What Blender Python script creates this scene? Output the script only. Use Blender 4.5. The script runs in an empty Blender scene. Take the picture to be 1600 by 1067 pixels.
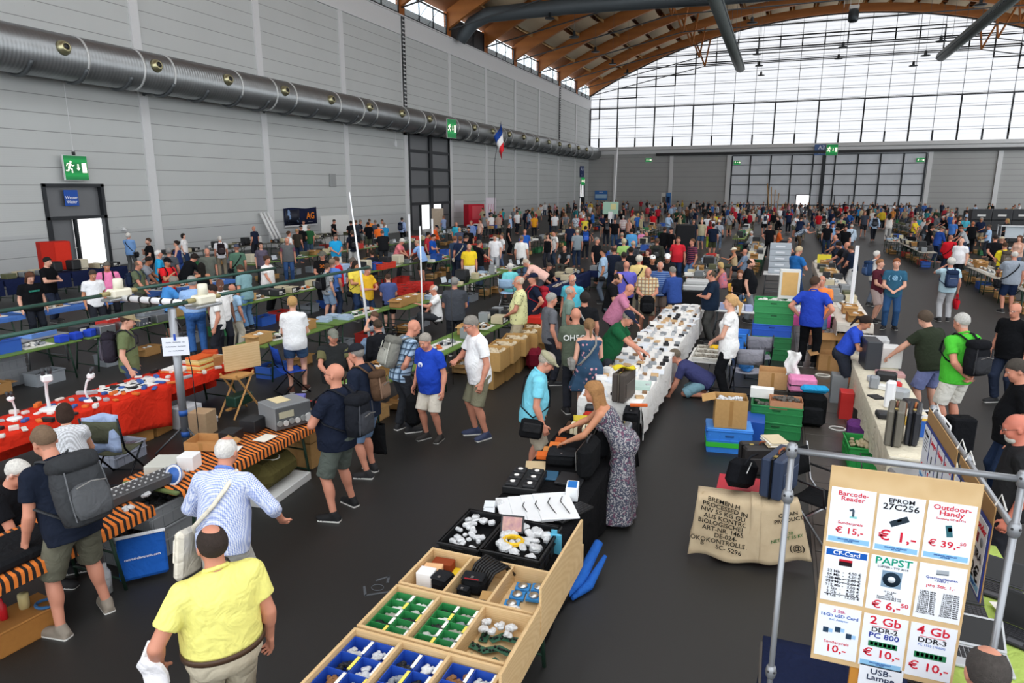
import bpy,math,random
import numpy as np
from mathutils import Vector,Matrix
S=bpy.context.scene
C=S.collection
PI=math.pi
R=math.radians
# ------------------------------------------------------------- camera
CAMZ,FOC,PITCH,YAW=3.7,1600*24/36,R(12.706),R(21.149)
cam=bpy.data.objects.new('camera',bpy.data.cameras.new('camera'))
C.objects.link(cam)
cam.data.lens=24;cam.data.sensor_width=36;cam.data.clip_end=400
cam.location=(0,0,CAMZ)
cam.rotation_euler=(PI/2-PITCH,0,YAW)
S.camera=cam
S.view_settings.view_transform='Standard'
S.view_settings.look='None'
S.view_settings.gamma=1
S.view_settings.use_curve_mapping=False
S.view_settings.exposure=0.0
S.cycles.max_bounces=6
S.cycles.diffuse_bounces=4
S.cycles.glossy_bounces=3
S.cycles.transmission_bounces=4
S.cycles.use_denoising=True
S.cycles.caustics_reflective=False
S.cycles.caustics_refractive=False
# ------------------------------------------------------------- sky
W=bpy.data.worlds.new('overcast_sky');S.world=W;W.use_nodes=True
W.node_tree.nodes['Background'].inputs[0].default_value=(0.93,0.97,1.0,1)
W.node_tree.nodes['Background'].inputs[1].default_value=2.5
# ------------------------------------------------------------- colours, materials
def lin(c):
 if isinstance(c,str):
  c=[int(c[i:i+2],16)/255 for i in(0,2,4)]
  return tuple(x/12.92 if x<=.04045 else((x+.055)/1.055)**2.4 for x in c)
 return tuple(c)
class NT:
 def __init__(s,name):
  s.m=bpy.data.materials.new(name);s.m.use_nodes=True
  s.t=s.m.node_tree;s.b=s.t.nodes['Principled BSDF']
 def n(s,typ,**kw):
  x=s.t.nodes.new('ShaderNode'+typ)
  for k,v in kw.items():setattr(x,k,v)
  return x
 def l(s,a,b):s.t.links.new(a,b)
 def val(s,x,i,v):x.inputs[i].default_value=v
 def math(s,op,a,b=None):
  x=s.n('Math',operation=op)
  for i,v in enumerate((a,b)):
   if v is None:continue
   if isinstance(v,(int,float)):x.inputs[i].default_value=v
   else:s.l(v,x.inputs[i])
  return x.outputs[0]
 def mix(s,f,a,b,typ='MIX'):
  x=s.n('MixRGB',blend_type=typ)
  for i,v in enumerate((f,a,b)):
   if isinstance(v,(int,float)):x.inputs[i].default_value=v
   elif isinstance(v,tuple):x.inputs[i].default_value=(*v[:3],1)
   else:s.l(v,x.inputs[i])
  return x.outputs[0]
 def noise(s,scale,detail=3,vec=None,rough=.5):
  x=s.n('TexNoise');x.inputs['Scale'].default_value=scale
  x.inputs['Detail'].default_value=detail;x.inputs['Roughness'].default_value=rough
  s.l(vec if vec is not None else s.n('TexCoord').outputs['Object'],x.inputs['Vector'])
  return x.outputs['Fac']
 def bump(s,h,strength=.3,dist=.01):
  x=s.n('Bump');x.inputs['Strength'].default_value=strength;x.inputs['Distance'].default_value=dist
  s.l(h,x.inputs['Height']);s.l(x.outputs[0],s.b.inputs['Normal'])
 def ocol(s):return s.n('ObjectInfo').outputs['Color']
 def xyz(s):
  x=s.n('SeparateXYZ');s.l(s.n('TexCoord').outputs['Object'],x.inputs[0]);return x.outputs
 def base(s,c):
  if isinstance(c,tuple):s.b.inputs['Base Color'].default_value=(*c[:3],1)
  else:s.l(c,s.b.inputs['Base Color'])
MATS={}
def mat(name,col=None,rough=.6,metal=0.,spec=.4,var=.12,scale=12.,bump=0.,emit=0.):
 """a procedural surface: the object's own colour (or col) with a little noise"""
 if name in MATS:return MATS[name]
 t=NT(name)
 c=t.ocol()if col is None else lin(col)
 if var:
  f=t.noise(scale,4)
  f=t.math('MULTIPLY_ADD',f,var*2);f.node.inputs[2].default_value=1-var
  g=t.n('CombineXYZ')
  for i in range(3):t.l(f,g.inputs[i])
  c=t.mix(1.,c,g.outputs[0],'MULTIPLY')
 t.base(c)
 t.b.inputs['Roughness'].default_value=rough
 t.b.inputs['Metallic'].default_value=metal
 t.b.inputs['Specular IOR Level'].default_value=spec
 if bump:t.bump(t.noise(scale*4,3),bump)
 if emit:
  t.base((0.,0.,0.));t.b.inputs['Specular IOR Level'].default_value=0
  t.l(c,t.b.inputs['Emission Color'])if not isinstance(c,tuple)else None
  t.b.inputs['Emission Strength'].default_value=emit
 MATS[name]=t.m
 return t.m
PLASTIC=mat('plastic',None,.45,0,.4,.05)
MATTE=mat('matte_paint',None,.8,0,.2,.06)
METAL=mat('metal',None,.35,.9,.5,.06)
PAPER=mat('paper',None,.85,0,.15,.03)
CARD=mat('cardboard',None,.9,0,.1,.12,25,.15)
WOOD=mat('wood',None,.6,0,.3,.14,9)
CLOTH=mat('cloth',None,.95,0,.1,.10,40)
def folds(m):
 t=NT.__new__(NT);t.m=m;t.t=m.node_tree;t.b=t.t.nodes['Principled BSDF']
 x=t.n('TexNoise');x.inputs['Scale'].default_value=7;x.inputs['Detail'].default_value=2;x.inputs['Distortion'].default_value=1.2
 t.l(t.n('TexCoord').outputs['Object'],x.inputs['Vector'])
 t.bump(t.math('ADD',x.outputs['Fac'],t.math('MULTIPLY',t.noise(170,2),.05)),.55,.05)
folds(CLOTH)
LEATHER=mat('leather',None,.5,0,.4,.08,30,.2)
HAIR=mat('hair',None,.75,0,.25,.4,55,.9)
INK=mat('ink',None,.8,0,.1,0)
# ------------------------------------------------------------- meshes
class MB:
 """collects shapes; build() links them as one mesh object"""
 def __init__(s):s.v=[];s.f=[];s.mi=[];s.sm=[]
 def add(s,vs,fs,m=0,smooth=False):
  o=len(s.v);s.v+=[tuple(v)for v in vs]
  for f in fs:
   s.f.append(tuple(i+o for i in f));s.mi.append(m);s.sm.append(smooth)
  return s
 def box(s,c,d,m=0,rz=0.,b=0.,M=None):
  """box of size d centred at c, edges chamfered by b"""
  hx,hy,hz=d[0]/2,d[1]/2,d[2]/2
  b=min(b,.45*min(d))
  vs=[];fs=[]
  if b<=0:
   for z in(-hz,hz):
    for x,y in((-hx,-hy),(hx,-hy),(hx,hy),(-hx,hy)):vs.append((x,y,z))
   fs=[(0,3,2,1),(4,5,6,7),(0,1,5,4),(1,2,6,5),(2,3,7,6),(3,0,4,7)]
  else:
   def ring(z,i):
    return[(-hx+i,-hy,z),(hx-i,-hy,z),(hx,-hy+i,z),(hx,hy-i,z),(hx-i,hy,z),(-hx+i,hy,z),(-hx,hy-i,z),(-hx,-hy+i,z)]
   def cap(z,i):
    return[(-hx+i,-hy+i,z),(hx-i,-hy+i,z),(hx-i,-hy+i,z),(hx-i,hy-i,z),(hx-i,hy-i,z),(-hx+i,hy-i,z),(-hx+i,hy-i,z),(-hx+i,-hy+i,z)]
   vs=ring(-hz+b,b)+ring(hz-b,b)
   vs+=[(-hx+b,-hy+b,-hz),(hx-b,-hy+b,-hz),(hx-b,hy-b,-hz),(-hx+b,hy-b,-hz)]
   vs+=[(-hx+b,-hy+b,hz),(hx-b,-hy+b,hz),(hx-b,hy-b,hz),(-hx+b,hy-b,hz)]
   for i in range(8):fs.append((i,(i+1)%8,8+(i+1)%8,8+i))
   fs+=[(19,18,17,16),(20,21,22,23)]
   e=[(0,1,17,16),(2,3,18,17),(4,5,19,18),(6,7,16,19)]
   for a,bb,c1,d1 in e:fs.append((bb,a,d1,c1));fs.append((a+8,bb+8,c1+4,d1+4))
   t=[(7,0,16),(1,2,17),(3,4,18),(5,6,19)]
   for a,bb,c1 in t:fs.append((bb,a,c1));fs.append((a+8,bb+8,c1+4))
  if M is not None:vs=[M@Vector(v)for v in vs]
  else:
   ca,sa=math.cos(rz),math.sin(rz)
   vs=[(x*ca-y*sa,x*sa+y*ca,z)for x,y,z in vs]
  return s.add([(v[0]+c[0],v[1]+c[1],v[2]+c[2])for v in vs],fs,m)
 def cyl(s,p,q,r,r2=None,n=12,m=0,caps=True):
  return s.tube([p,q],[r,r if r2 is None else r2],n,m,caps)
 def tube(s,pts,r,n=8,m=0,caps=True,flat=1.):
  pts=[Vector(p)for p in pts];k=len(pts)
  rs=r if isinstance(r,(list,tuple))else[r]*k
  vs=[];fs=[];prev=None
  for i,p in enumerate(pts):
   d=(pts[min(i+1,k-1)]-pts[max(i-1,0)])
   d=d.normalized()if d.length>1e-9 else Vector((0,0,1))
   if prev is None:
    a=Vector((0,0,1))if abs(d.z)<.9 else Vector((1,0,0))
    u=d.cross(a).normalized()
   else:
    u=prev-d*prev.dot(d)
    u=u.normalized()if u.length>1e-6 else d.orthogonal().normalized()
   prev=u;w=d.cross(u)
   for j in range(n):
    t=2*PI*j/n
    vs.append(p+u*(math.cos(t)*rs[i])+w*(math.sin(t)*rs[i]*flat))
  for i in range(k-1):
   for j in range(n):
    fs.append((i*n+j,i*n+(j+1)%n,(i+1)*n+(j+1)%n,(i+1)*n+j))
  s.add(vs,fs,m,n>5)
  if caps:
   o=len(s.v)-len(vs)
   s.f.append(tuple(o+j for j in range(n))[::-1]);s.mi.append(m);s.sm.append(False)
   s.f.append(tuple(o+(k-1)*n+j for j in range(n)));s.mi.append(m);s.sm.append(False)
  return s
 def lathe(s,prof,c=(0,0,0),n=16,m=0,M=None):
  vs=[];fs=[];k=len(prof)
  for r,z in prof:
   for j in range(n):
    t=2*PI*j/n;v=Vector((r*math.cos(t),r*math.sin(t),z))
    vs.append((M@v if M is not None else v)+Vector(c))
  for i in range(k-1):
   for j in range(n):fs.append((i*n+j,i*n+(j+1)%n,(i+1)*n+(j+1)%n,(i+1)*n+j))
  fs.append(tuple(range(n))[::-1]);fs.append(tuple((k-1)*n+j for j in range(n)))
  return s.add(vs,fs,m,True)
 def prism(s,poly,z0,z1,m=0,M=None):
  n=len(poly)
  vs=[Vector((x,y,z0))for x,y in poly]+[Vector((x,y,z1))for x,y in poly]
  if M is not None:vs=[M@v for v in vs]
  fs=[tuple(range(n))[::-1],tuple(range(n,2*n))]+[(i,(i+1)%n,n+(i+1)%n,n+i)for i in range(n)]
  return s.add(vs,fs,m)
 def grid(s,fn,nu,nv,m=0,smooth=True,th=0.):
  """sheet fn(u,v) over the unit square; th gives it thickness"""
  vs=[Vector(fn(i/nu,j/nv))for j in range(nv+1)for i in range(nu+1)]
  fs=[(j*(nu+1)+i,j*(nu+1)+i+1,(j+1)*(nu+1)+i+1,(j+1)*(nu+1)+i)for j in range(nv)for i in range(nu)]
  s.add(vs,fs,m,smooth)
  if th:
   N=[Vector((0,0,0))for _ in vs]
   for f in fs:
    nn=(vs[f[1]]-vs[f[0]]).cross(vs[f[3]]-vs[f[0]])
    if nn.length>1e-12:
     for i in f:N[i]+=nn.normalized()
   o=len(s.v)-len(vs)
   v2=[v-(n.normalized()*th if n.length else n)for v,n in zip(vs,N)]
   s.add(v2,[f[::-1]for f in fs],m,smooth);o2=len(s.v)-len(v2)
   ed=[j*(nu+1)for j in range(nv,-1,-1)]+list(range(1,nu+1))+[j*(nu+1)+nu for j in range(1,nv+1)]+[nv*(nu+1)+i for i in range(nu-1,0,-1)]
   for a,b in zip(ed,ed[1:]+ed[:1]):
    s.f.append((o+b,o+a,o2+a,o2+b));s.mi.append(m);s.sm.append(False)
  return s
 def mesh(s,name,mats):
  me=bpy.data.meshes.new(name)
  me.from_pydata(s.v,[],s.f)
  if isinstance(mats,bpy.types.Material):mats=[mats]
  for m in mats:me.materials.append(m)
  me.polygons.foreach_set('material_index',s.mi)
  me.polygons.foreach_set('use_smooth',s.sm)
  me.update()
  return me
 def build(s,name,mats,parent=None,col=None,loc=None,rz=0.):
  return link(name,s.mesh(name,mats),parent,col,loc,rz)
def link(name,me,parent=None,col=None,loc=None,rz=0.):
 o=bpy.data.objects.new(name,me);C.objects.link(o)
 if parent is not None:o.parent=parent
 if col is not None:o.color=(*lin(col),1)
 if loc is not None:o.location=loc
 if rz:o.rotation_euler=(0,0,rz)
 return o
LABELS={}
def tag(o,label,cat,group=None,kind=None):
 o['label']=label;o['category']=cat
 if group:o['group']=group
 if kind:o['kind']=kind
 LABELS.setdefault(label,[]).append(o)
 return o
def thing(name,label,cat,loc=(0,0,0),rz=0.,group=None):
 o=bpy.data.objects.new(name,None);C.objects.link(o)
 o.location=loc;o.rotation_euler=(0,0,rz);o.empty_display_size=.1
 return tag(o,label,cat,group)
def struct(name,mb,mats,parent=None,col=None):
 o=mb.build(name,mats,parent,col)
 if parent is None:o['kind']='structure'
 return o
def clone(o,loc,rz=0.,label=None,cat=None,group=None,parent=None,cols=None):
 """a copy of a thing with copies of its parts and sub-parts"""
 c=o.copy();C.objects.link(c)
 if parent is not None:c.parent=parent
 if loc is not None:c.location=loc;c.rotation_euler=(0,0,rz)
 if label:tag(c,label,cat or o.get('category'),group or o.get('group'))
 if cols and o.name.split('.')[0]in cols:c.color=(*lin(cols[o.name.split('.')[0]]),1)
 for ch in list(o.children):clone(ch,None,parent=c,cols=cols)
 return c
def text_mesh(name,body,size,mat_,parent,M,col,align='CENTER',th=.0004,font_scale=(1,1),space=1.,bold=.012):
 """flat lettering turned into a mesh, standing in the frame M"""
 cu=bpy.data.curves.new(name,'FONT');cu.body=body;cu.size=size
 cu.align_x=align;cu.align_y='CENTER';cu.extrude=th;cu.space_line=space
 cu.resolution_u=2;cu.offset=bold*size
 ob=bpy.data.objects.new(name,cu)
 C.objects.link(ob)
 dg=bpy.context.evaluated_depsgraph_get()
 me=bpy.data.meshes.new_from_object(ob.evaluated_get(dg))
 bpy.data.objects.remove(ob)
 me.transform(Matrix.Diagonal((font_scale[0],font_scale[1],1,1)))
 me.transform(M)
 me.materials.clear();me.materials.append(mat_)
 return link(name,me,parent,col)
def frame(o,x,y,z=None):
 """matrix with origin o and axes x, y (z = x cross y)"""
 x=Vector(x).normalized();y=Vector(y).normalized();z=x.cross(y)if z is None else Vector(z)
 m=Matrix.Identity(4)
 for i,a in enumerate((x,y,z)):
  for j in range(3):m[j][i]=a[j]
 m.translation=Vector(o)
 return m
# ------------------------------------------------------------- survey: photo pixel -> place
_f=Vector((-math.sin(YAW)*math.cos(PITCH),math.cos(YAW)*math.cos(PITCH),-math.sin(PITCH)))
_r=Vector((math.cos(YAW),math.sin(YAW),0));_u=_r.cross(_f)
def at(px,py,z=0.):
 d=_f+_r*((px-800)/FOC)-_u*((py-533.5)/FOC)
 t=(z-CAMZ)/d.z
 return Vector((d.x*t,d.y*t,z))
def on_y(px,py,Y):
 d=_f+_r*((px-800)/FOC)-_u*((py-533.5)/FOC);t=Y/d.y
 return Vector((d.x*t,Y,CAMZ+d.z*t))
def on_x(px,py,X):
 d=_f+_r*((px-800)/FOC)-_u*((py-533.5)/FOC);t=X/d.x
 return Vector((X,d.y*t,CAMZ+d.z*t))
# ============================================================= THE HALL
XL,XR,YB,YF=-30.,40.6,112.5,-12.
XC,RA,ZA=5.3,71.2,27.3
def arch(x,dr=0.):return ZA-RA+math.sqrt((RA+dr)**2-(x-XC)**2)
PY=[26.68+8.62*n for n in range(-4,10)]
t=NT('carpet')
g=t.noise(210,3);g2=t.noise(.35,3);g3=t.noise(60,3)
c=t.mix(g,lin('090909'),lin('2d2c2b'))
c=t.mix(t.math('MULTIPLY',g2,.5),c,lin('2c2b29'))
c=t.mix(t.math('MULTIPLY',t.math('GREATER_THAN',g3,.70),.35),c,lin('4a4845'))
t.base(c);t.b.inputs['Roughness'].default_value=.48;t.b.inputs['Specular IOR Level'].default_value=.5
t.bump(g,.4,.004)
struct('floor',MB().box(((XL+XR)/2,50,-.1),(XR-XL+1,127,.2)),t.m)
def cladding(name,col,low,z0,pitch,lowz):
 t=NT(name);x=t.xyz()
 z=t.math('DIVIDE',t.math('SUBTRACT',x[2],z0),pitch)
 fr=t.math('FRACT',z)
 j=t.math('LESS_THAN',t.math('ABSOLUTE',t.math('SUBTRACT',fr,.5)),.022)
 n=t.noise(.5,3);n2=t.noise(7,4)
 c=t.mix(n,lin(col),tuple(v*1.1 for v in lin(col)))
 c=t.mix(t.math('LESS_THAN',x[2],lowz),c,lin(low))
 c=t.mix(t.math('MULTIPLY',t.math('GREATER_THAN',n2,.72),.15),c,(.25,.25,.25))
 c=t.mix(j,c,tuple(v*.55 for v in lin(col)))
 t.base(c);t.b.inputs['Roughness'].default_value=.55
 rib=t.math('SINE',t.math('MULTIPLY',fr,2*PI*8))
 t.bump(t.math('SUBTRACT',t.math('MULTIPLY',rib,.12),j),.5,.01)
 return t.m
CLAD=cladding('cladding_left','bfc2c1','bbbebf',.02+.38,.757,1.7)
CLADB=cladding('cladding_back','a5a6a5','a0a1a0',.4,.757,1.)
wl=MB()
DOORS=[(20.95,23.9,3.86),(53.1,61.0,8.4),(107.3,110.2,4.3)]
y=YF
for a,b,h in DOORS:
 wl.box((XL-.15,(y+a)/2,9),(.3,a-y,18));wl.box((XL-.15,(a+b)/2,(h+18)/2),(.3,b-a,18-h));y=b
wl.box((XL-.15,(y+YB)/2,9),(.3,YB-y,18))
struct('wall_left',wl,CLAD)
LIGHTGREY=mat('pale_grey_steel','dadbdc',.5,0,.4,.03)
DARKSTEEL=mat('dark_steel','2a2b2d',.5,.2,.4,.05)
GREYSTEEL=mat('grey_steel','5d6164',.45,.5,.4,.05)
k=0
def trim(mb,m=LIGHTGREY,parent=None):
 global k
 k+=1
 return struct('trim_%d'%k,mb,m,parent)
for n,yy in enumerate(PY):
 if n==7 or n==12:
  trim(MB().box((XL+.05,yy,4.1),(.1,.5,8.2)).box((XL+.05,yy,12.5),(.1,.5,9),0))
 else:trim(MB().box((XL+.05,yy,8.6),(.1,.5,17.2)))
trim(MB().box((XL+.06,(YF+YB)/2,16.53),(.12,YB-YF,1.42)))
trim(MB().box((XL+.1,(YF+YB)/2,17.27),(.25,YB-YF,.09)))
for yy,nm in((PY[7],'dark cable ladder running up the column next to the tall dark gate'),(PY[12],'dark cable ladder near the far left corner of the hall')):
 m=MB().box((XL+.15,yy-.2,13.4),(.1,.05,7.6)).box((XL+.15,yy+.2,13.4),(.1,.05,7.6)).box((XL+.13,yy,13.4),(.04,.3,7.6),1)
 for i in range(24):m.box((XL+.17,yy,9.8+i*.31),(.06,.4,.1),2)
 tag(m.build('cable_ladder',[DARKSTEEL,GREYSTEEL,LIGHTGREY]),nm,'ladder')
FRAME=mat('window_frame_dark','2c2f33',.5,.3,.4,.04)
t=NT('clear_glass');t.base((.9,.95,1.));t.b.inputs['Roughness'].default_value=.02
tr=t.n('BsdfTransparent');tr.inputs[0].default_value=(.93,.97,1,1)
mx=t.n('MixShader');mx.inputs[0].default_value=.12
t.l(tr.outputs[0],mx.inputs[1]);t.l(t.b.outputs[0],mx.inputs[2]);t.l(mx.outputs[0],t.t.nodes['Material Output'].inputs[0])
GLASS=t.m
wn=0
for n in range(len(PY)):
 y0=PY[n]+.45;y1=(PY[n+1]-.45)if n+1<len(PY)else YB-.5
 wn+=1
 m=MB()
 dark=n==8
 for z in(17.4,19.1):m.box((XL+.05,(y0+y1)/2,z),(.12,y1-y0,.12))
 N=3
 for i in range(N+1):m.box((XL+.05,y0+(y1-y0)*i/N,18.25),(.1,.06,1.7))
 m.tube([(XL+.2,y0+(y1-y0)*.25,17.4),(XL+.2,y0+(y1-y0)*.5,19.)],.025,5)
 m.tube([(XL+.2,y0+(y1-y0)*.5,17.4),(XL+.2,y0+(y1-y0)*.75,19.)],.025,5)
 f=struct('window_%d'%wn,m,FRAME)
 MB().box((XL,(y0+y1)/2,18.25),(.02,y1-y0,1.7)).build('pane',DARKSTEEL if dark else GLASS,f)
 trim(MB().box((XL-.05,PY[n],18.3),(.3,.9,2.1)),WOOD).color=(*lin('9a5a28'),1)
t=NT('roof_deck');f=t.noise(3,4)
t.base(t.mix(f,lin('7a4a28'),lin('8d5932')));t.b.inputs['Roughness'].default_value=.7
DECK=t.m
def arcbox(m,xs,y0,y1,r0,r1,mi=0):
 vs=[]
 for x in xs:
  for yy,rr in((y0,r0),(y1,r0),(y1,r1),(y0,r1)):vs.append((x,yy,arch(x,rr)))
 n=len(xs);fs=[(0,1,2,3),tuple(4*(n-1)+i for i in(3,2,1,0))]
 for i in range(n-1):
  for j in range(4):fs.append((4*i+j,4*(i+1)+j,4*(i+1)+(j+1)%4,4*i+(j+1)%4))
 m.add(vs,fs,mi)
def lsp(a,b,n):return[a+(b-a)*i/n for i in range(n+1)]
m=MB()
arcbox(m,lsp(XL-.3,-8,10),YF,84,1.45,1.7);arcbox(m,lsp(18.6,XR,10),YF,84,1.45,1.7)
arcbox(m,lsp(XL-.3,XR,30),84,YB+.3,1.45,1.7)
struct('ceiling',m,DECK)
t=NT('glulam');x=t.xyz()
g=t.noise(1.2,4);st=t.n('TexWave',wave_type='BANDS',bands_direction='Z');st.inputs['Scale'].default_value=4;st.inputs['Distortion'].default_value=2
t.base(t.mix(t.math('MULTIPLY',st.outputs['Fac'],.35),t.mix(g,lin('a8642e'),lin('bb7838')),lin('8a4f22')))
t.b.inputs['Roughness'].default_value=.55
GLU=t.m
XS=lsp(XL+.02,XR-.02,44)
for n,yy in enumerate(PY+[YB-.75]):
 m=MB();arcbox(m,XS,yy-.2,yy+.2,0,1.45)
 r=trim(m,GLU)
 if n<5:continue
 m=MB()
 for xa in(-12.3,22.9):
  m.tube([(xa,yy,21.4),(xa-1.6 if xa<0 else xa+1.6,yy,arch(xa)+.1)],.13,6)
  m.tube([(xa,yy,21.4),(xa+.6 if xa<0 else xa-.6,yy,arch(xa)+.2)],.13,6)
 m.build('strut',GLU,r)
 MB().tube([(XL+.1,yy,17.9),(-12.3,yy,21.4),(22.9,yy,21.4),(XR-.1,yy,17.9)],.07,6).build('tie_rod',GREYSTEEL,r)
BEIGE=mat('beige_acoustic_felt','b5a288',.9,0,.1,.06,4)
LWOOD=mat('pale_purlin_wood','c09a66',.6,0,.3,.08)
for n in range(5,len(PY)):
 y0=PY[n]+.2;y1=(PY[n+1]if n+1<len(PY)else YB-.75)-.2
 m=MB();q=MB()
 ss=lsp(XL+2.2,XR-2.2,22)
 for i,xa in enumerate(ss):
  q.box((xa,(y0+y1)/2,arch(xa,1.2)),(.16,y1-y0,.34))
  if i<22:
   xb=ss[i+1]
   def fn(u,v,xa=xa,xb=xb):
    xx=xa+.35+(xb-xa-.7)*u
    return(xx,y0+.4+(y1-y0-.8)*v,arch(xx,1.25)-.75*math.sin(PI*v)**.6*(1 if 2<i<20 else.5))
   m.grid(fn,2,10,0,True,.03)
 o=trim(q,LWOOD)
 m.build('acoustic_panel',BEIGE,o)
t=NT('translucent_panel');x=t.xyz()
w=t.math('SINE',t.math('MULTIPLY',x[2],2*PI/.5))
n1=t.noise(.8,2)
c=t.mix(t.math('MULTIPLY_ADD',w,.5),lin('ebeef4'),lin('fdfeff'));c.node.inputs[0].links[0].from_node.inputs[2].default_value=.5
c=t.mix(t.math('MULTIPLY',n1,.5),c,lin('dfe5ee'))
t.base((.25,.25,.25));t.l(c,t.b.inputs['Emission Color']);t.b.inputs['Emission Strength'].default_value=1.0
PANEL=t.m
m=MB();xs=lsp(XL,XR,40);vs=[];fs=[]
for xx in xs:vs+=[(xx,YB,10.),(xx,YB,arch(xx,.3))]
for i in range(40):fs.append((2*i,2*i+2,2*i+3,2*i+1))
m.add(vs,fs)
vs2=[(a,YB+.08,b)for a,_,b in vs];m.add(vs2,[f[::-1]for f in fs])
win=struct('window_%d'%(wn+1),m,PANEL)
m=MB();gl=MB()
gx=[XL+.12]+[-28.4+2.94*i for i in range(23)]
for i,xx in enumerate(gx):
 top=arch(xx)
 gl.box((xx,YB-.06,(10+top)/2),(.07,.1,top-10))
 w=.2 if i%2==0 else.1
 if xx<37:m.box((xx,YB-.1,10.7),(.22,.12,1.4));m.box((xx,YB-.1,13.2),(w,.12,5.3))if i%2==0 else None
for j in range(11):
 z=11.45+1.5*j
 if z>ZA-.3:break
 hw=min(35.2,math.sqrt(max(RA**2-(z-ZA+RA)**2,.1)))
 gl.box((XC,YB-.06,z),(2*hw,.1,.06));gl.box((XC,YB-.06,z+.32),(2*hw,.08,.03))
for z,th in((15.95,.16),(16.1,.05),(21.7,.14),(23.2,.14)):
 hw=min(35.2,math.sqrt(max(RA**2-(z-ZA+RA)**2,.1)));m.box((XC,YB-.12,z),(2*hw,.12,th))
for i in range(len(gx)-1):
 x0,x1=gx[i],gx[i+1]
 z=min(arch(x0),arch(x1))-1.0;z=11.45+1.5*math.floor((z-11.45)/1.5)
 if z<12:continue
 for zz in(z,z-1.5):m.box(((x0+x1)/2,YB-.13,zz),(x1-x0,.14,.17))
 for xx in(x0,x1):m.box((xx,YB-.13,z-.75),(.17,.14,1.5))
m.build('mullion',FRAME,win);gl.build('glazing_bar',mat('pale_glazing_bar','9a9ea4',.5,.3,.4,.03),win)
m=MB();arcbox(m,XS,YB-.5,YB-.2,-.12,.12);trim(m,DARKSTEEL)
wb=MB();wb.box(((XL-7.75)/2,YB+.1,5),(-7.75-XL,.3,10));wb.box(((18.5+XR)/2,YB+.1,5),(XR-18.5,.3,10));wb.box((5.4,YB+.1,9.3),(26.3,.3,1.4))
struct('wall_back',wb,CLADB)
trim(MB().box(((XL+XR)/2,YB-.35,9.75),(XR-XL,.5,.5)).box(((XL+XR)/2,YB-.2,9.15),(XR-XL,.25,.55)))
trim(MB().box((11,YB-.55,8.75),(60,.3,.42)),DARKSTEEL)
for xx in(-25.5,-16.6,-7.95,18.8,27.0,36.):trim(MB().box((xx,YB-.15,4.45),(.55,.2,8.9)))
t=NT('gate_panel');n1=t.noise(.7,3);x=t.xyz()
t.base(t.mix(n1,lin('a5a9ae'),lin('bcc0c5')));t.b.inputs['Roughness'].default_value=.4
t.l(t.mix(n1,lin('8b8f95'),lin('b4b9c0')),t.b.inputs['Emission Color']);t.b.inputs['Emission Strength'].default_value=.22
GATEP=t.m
dk=0
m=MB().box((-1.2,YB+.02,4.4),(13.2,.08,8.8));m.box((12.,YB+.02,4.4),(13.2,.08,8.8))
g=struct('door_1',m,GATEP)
m=MB()
for xx in(-7.5,-4.85,-1.95,.95,3.85,6.8,9.75,12.65,15.55,18.3):m.box((xx,YB-.1,4.2),(.2,.16,8.4))
for z in(.1,1.15,2.62,4.1,5.57,7.05,8.4):m.box((5.4,YB-.1,z),(25.8,.14,.13))
m.box((5.3,YB-.2,4.2),(.5,.3,8.4))
m.box((7.2,YB-.1,1.3),(.1,.14,2.6));m.box((9.1,YB-.1,1.3),(.1,.14,2.6))
m.build('frame',FRAME,g)
DAY=mat('daylight_opening','ffffff',.5,0,0,0,emit=1.1)
t=NT('bright_outdoors');t.base((0,0,0));t.b.inputs['Emission Color'].default_value=(1,1,1,1);t.b.inputs['Emission Strength'].default_value=1.4
DAY=t.m
d=struct('door_2',MB().box((2.9,YB-.12,1.35),(1.75,.05,2.5)),DAY)
MB().box((1.95,YB-.14,1.35),(.12,.1,2.6)).box((3.85,YB-.14,1.35),(.12,.1,2.6)).box((2.9,YB-.14,2.66),(2,.1,.12)).build('frame',FRAME,d)
GREYLEAF=mat('grey_gate_leaf','6d6f72',.4,.1,.4,.06,2)
y0,y1,h=DOORS[1]
m=MB()
for a,b in((y0,(y0+y1)/2),((y0+y1)/2,y1)):
 for i in range(4):m.box((XL-.12,(a+b)/2,2.35+1.5*i+.75),(.06,b-a,1.5))
m.box((XL-.12,y0+.9,1.1),(.06,1.8,2.3));m.box((XL-.12,y1-.85,1.1),(.06,1.7,2.3))
g=struct('door_3',m,GREYLEAF)
m=MB()
for yy,w in((y0+.08,.2),((y0+y1)/2,.55),(y1-.08,.2)):m.box((XL-.02,yy,h/2),(.2,w,h))
for i in range(5):m.box((XL-.03,(y0+y1)/2,2.3+1.5*i),(.16,y1-y0,.24))
m.box((XL-.03,y0+1.85,1.15),(.14,.22,2.3));m.box((XL-.03,y1-1.75,1.15),(.14,.22,2.3));m.box((XL-.03,y1-.85,1.2),(.1,1.6,.06))
m.build('frame',FRAME,g)
MB().box((XL-.2,55.9,1.1),(.05,1.8,2.2)).box((XL-.2,58.4,1.1),(.05,1.7,2.2)).build('opening',DAY,g)
y0,y1,h=DOORS[0]
g=struct('door_4',MB().box((XL-.2,(y0+y1)/2,3.1),(.06,y1-y0,1.5)).box((XL-.2,y0+.72,1.15),(.06,1.2,2.3)),GREYLEAF)
m=MB()
for yy in(y0+.07,y1-.09):m.box((XL-.05,yy,h/2),(.24,.16,h))
m.box((XL-.05,(y0+y1)/2,h-.06),(.24,y1-y0,.14));m.box((XL-.05,(y0+y1)/2,2.36),(.24,y1-y0,.14));m.box((XL-.07,y0+1.38,1.15),(.16,.12,2.3));m.box((XL-.07,y0+.2,1.15),(.16,.1,2.3))
m.build('frame',FRAME,g)
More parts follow.
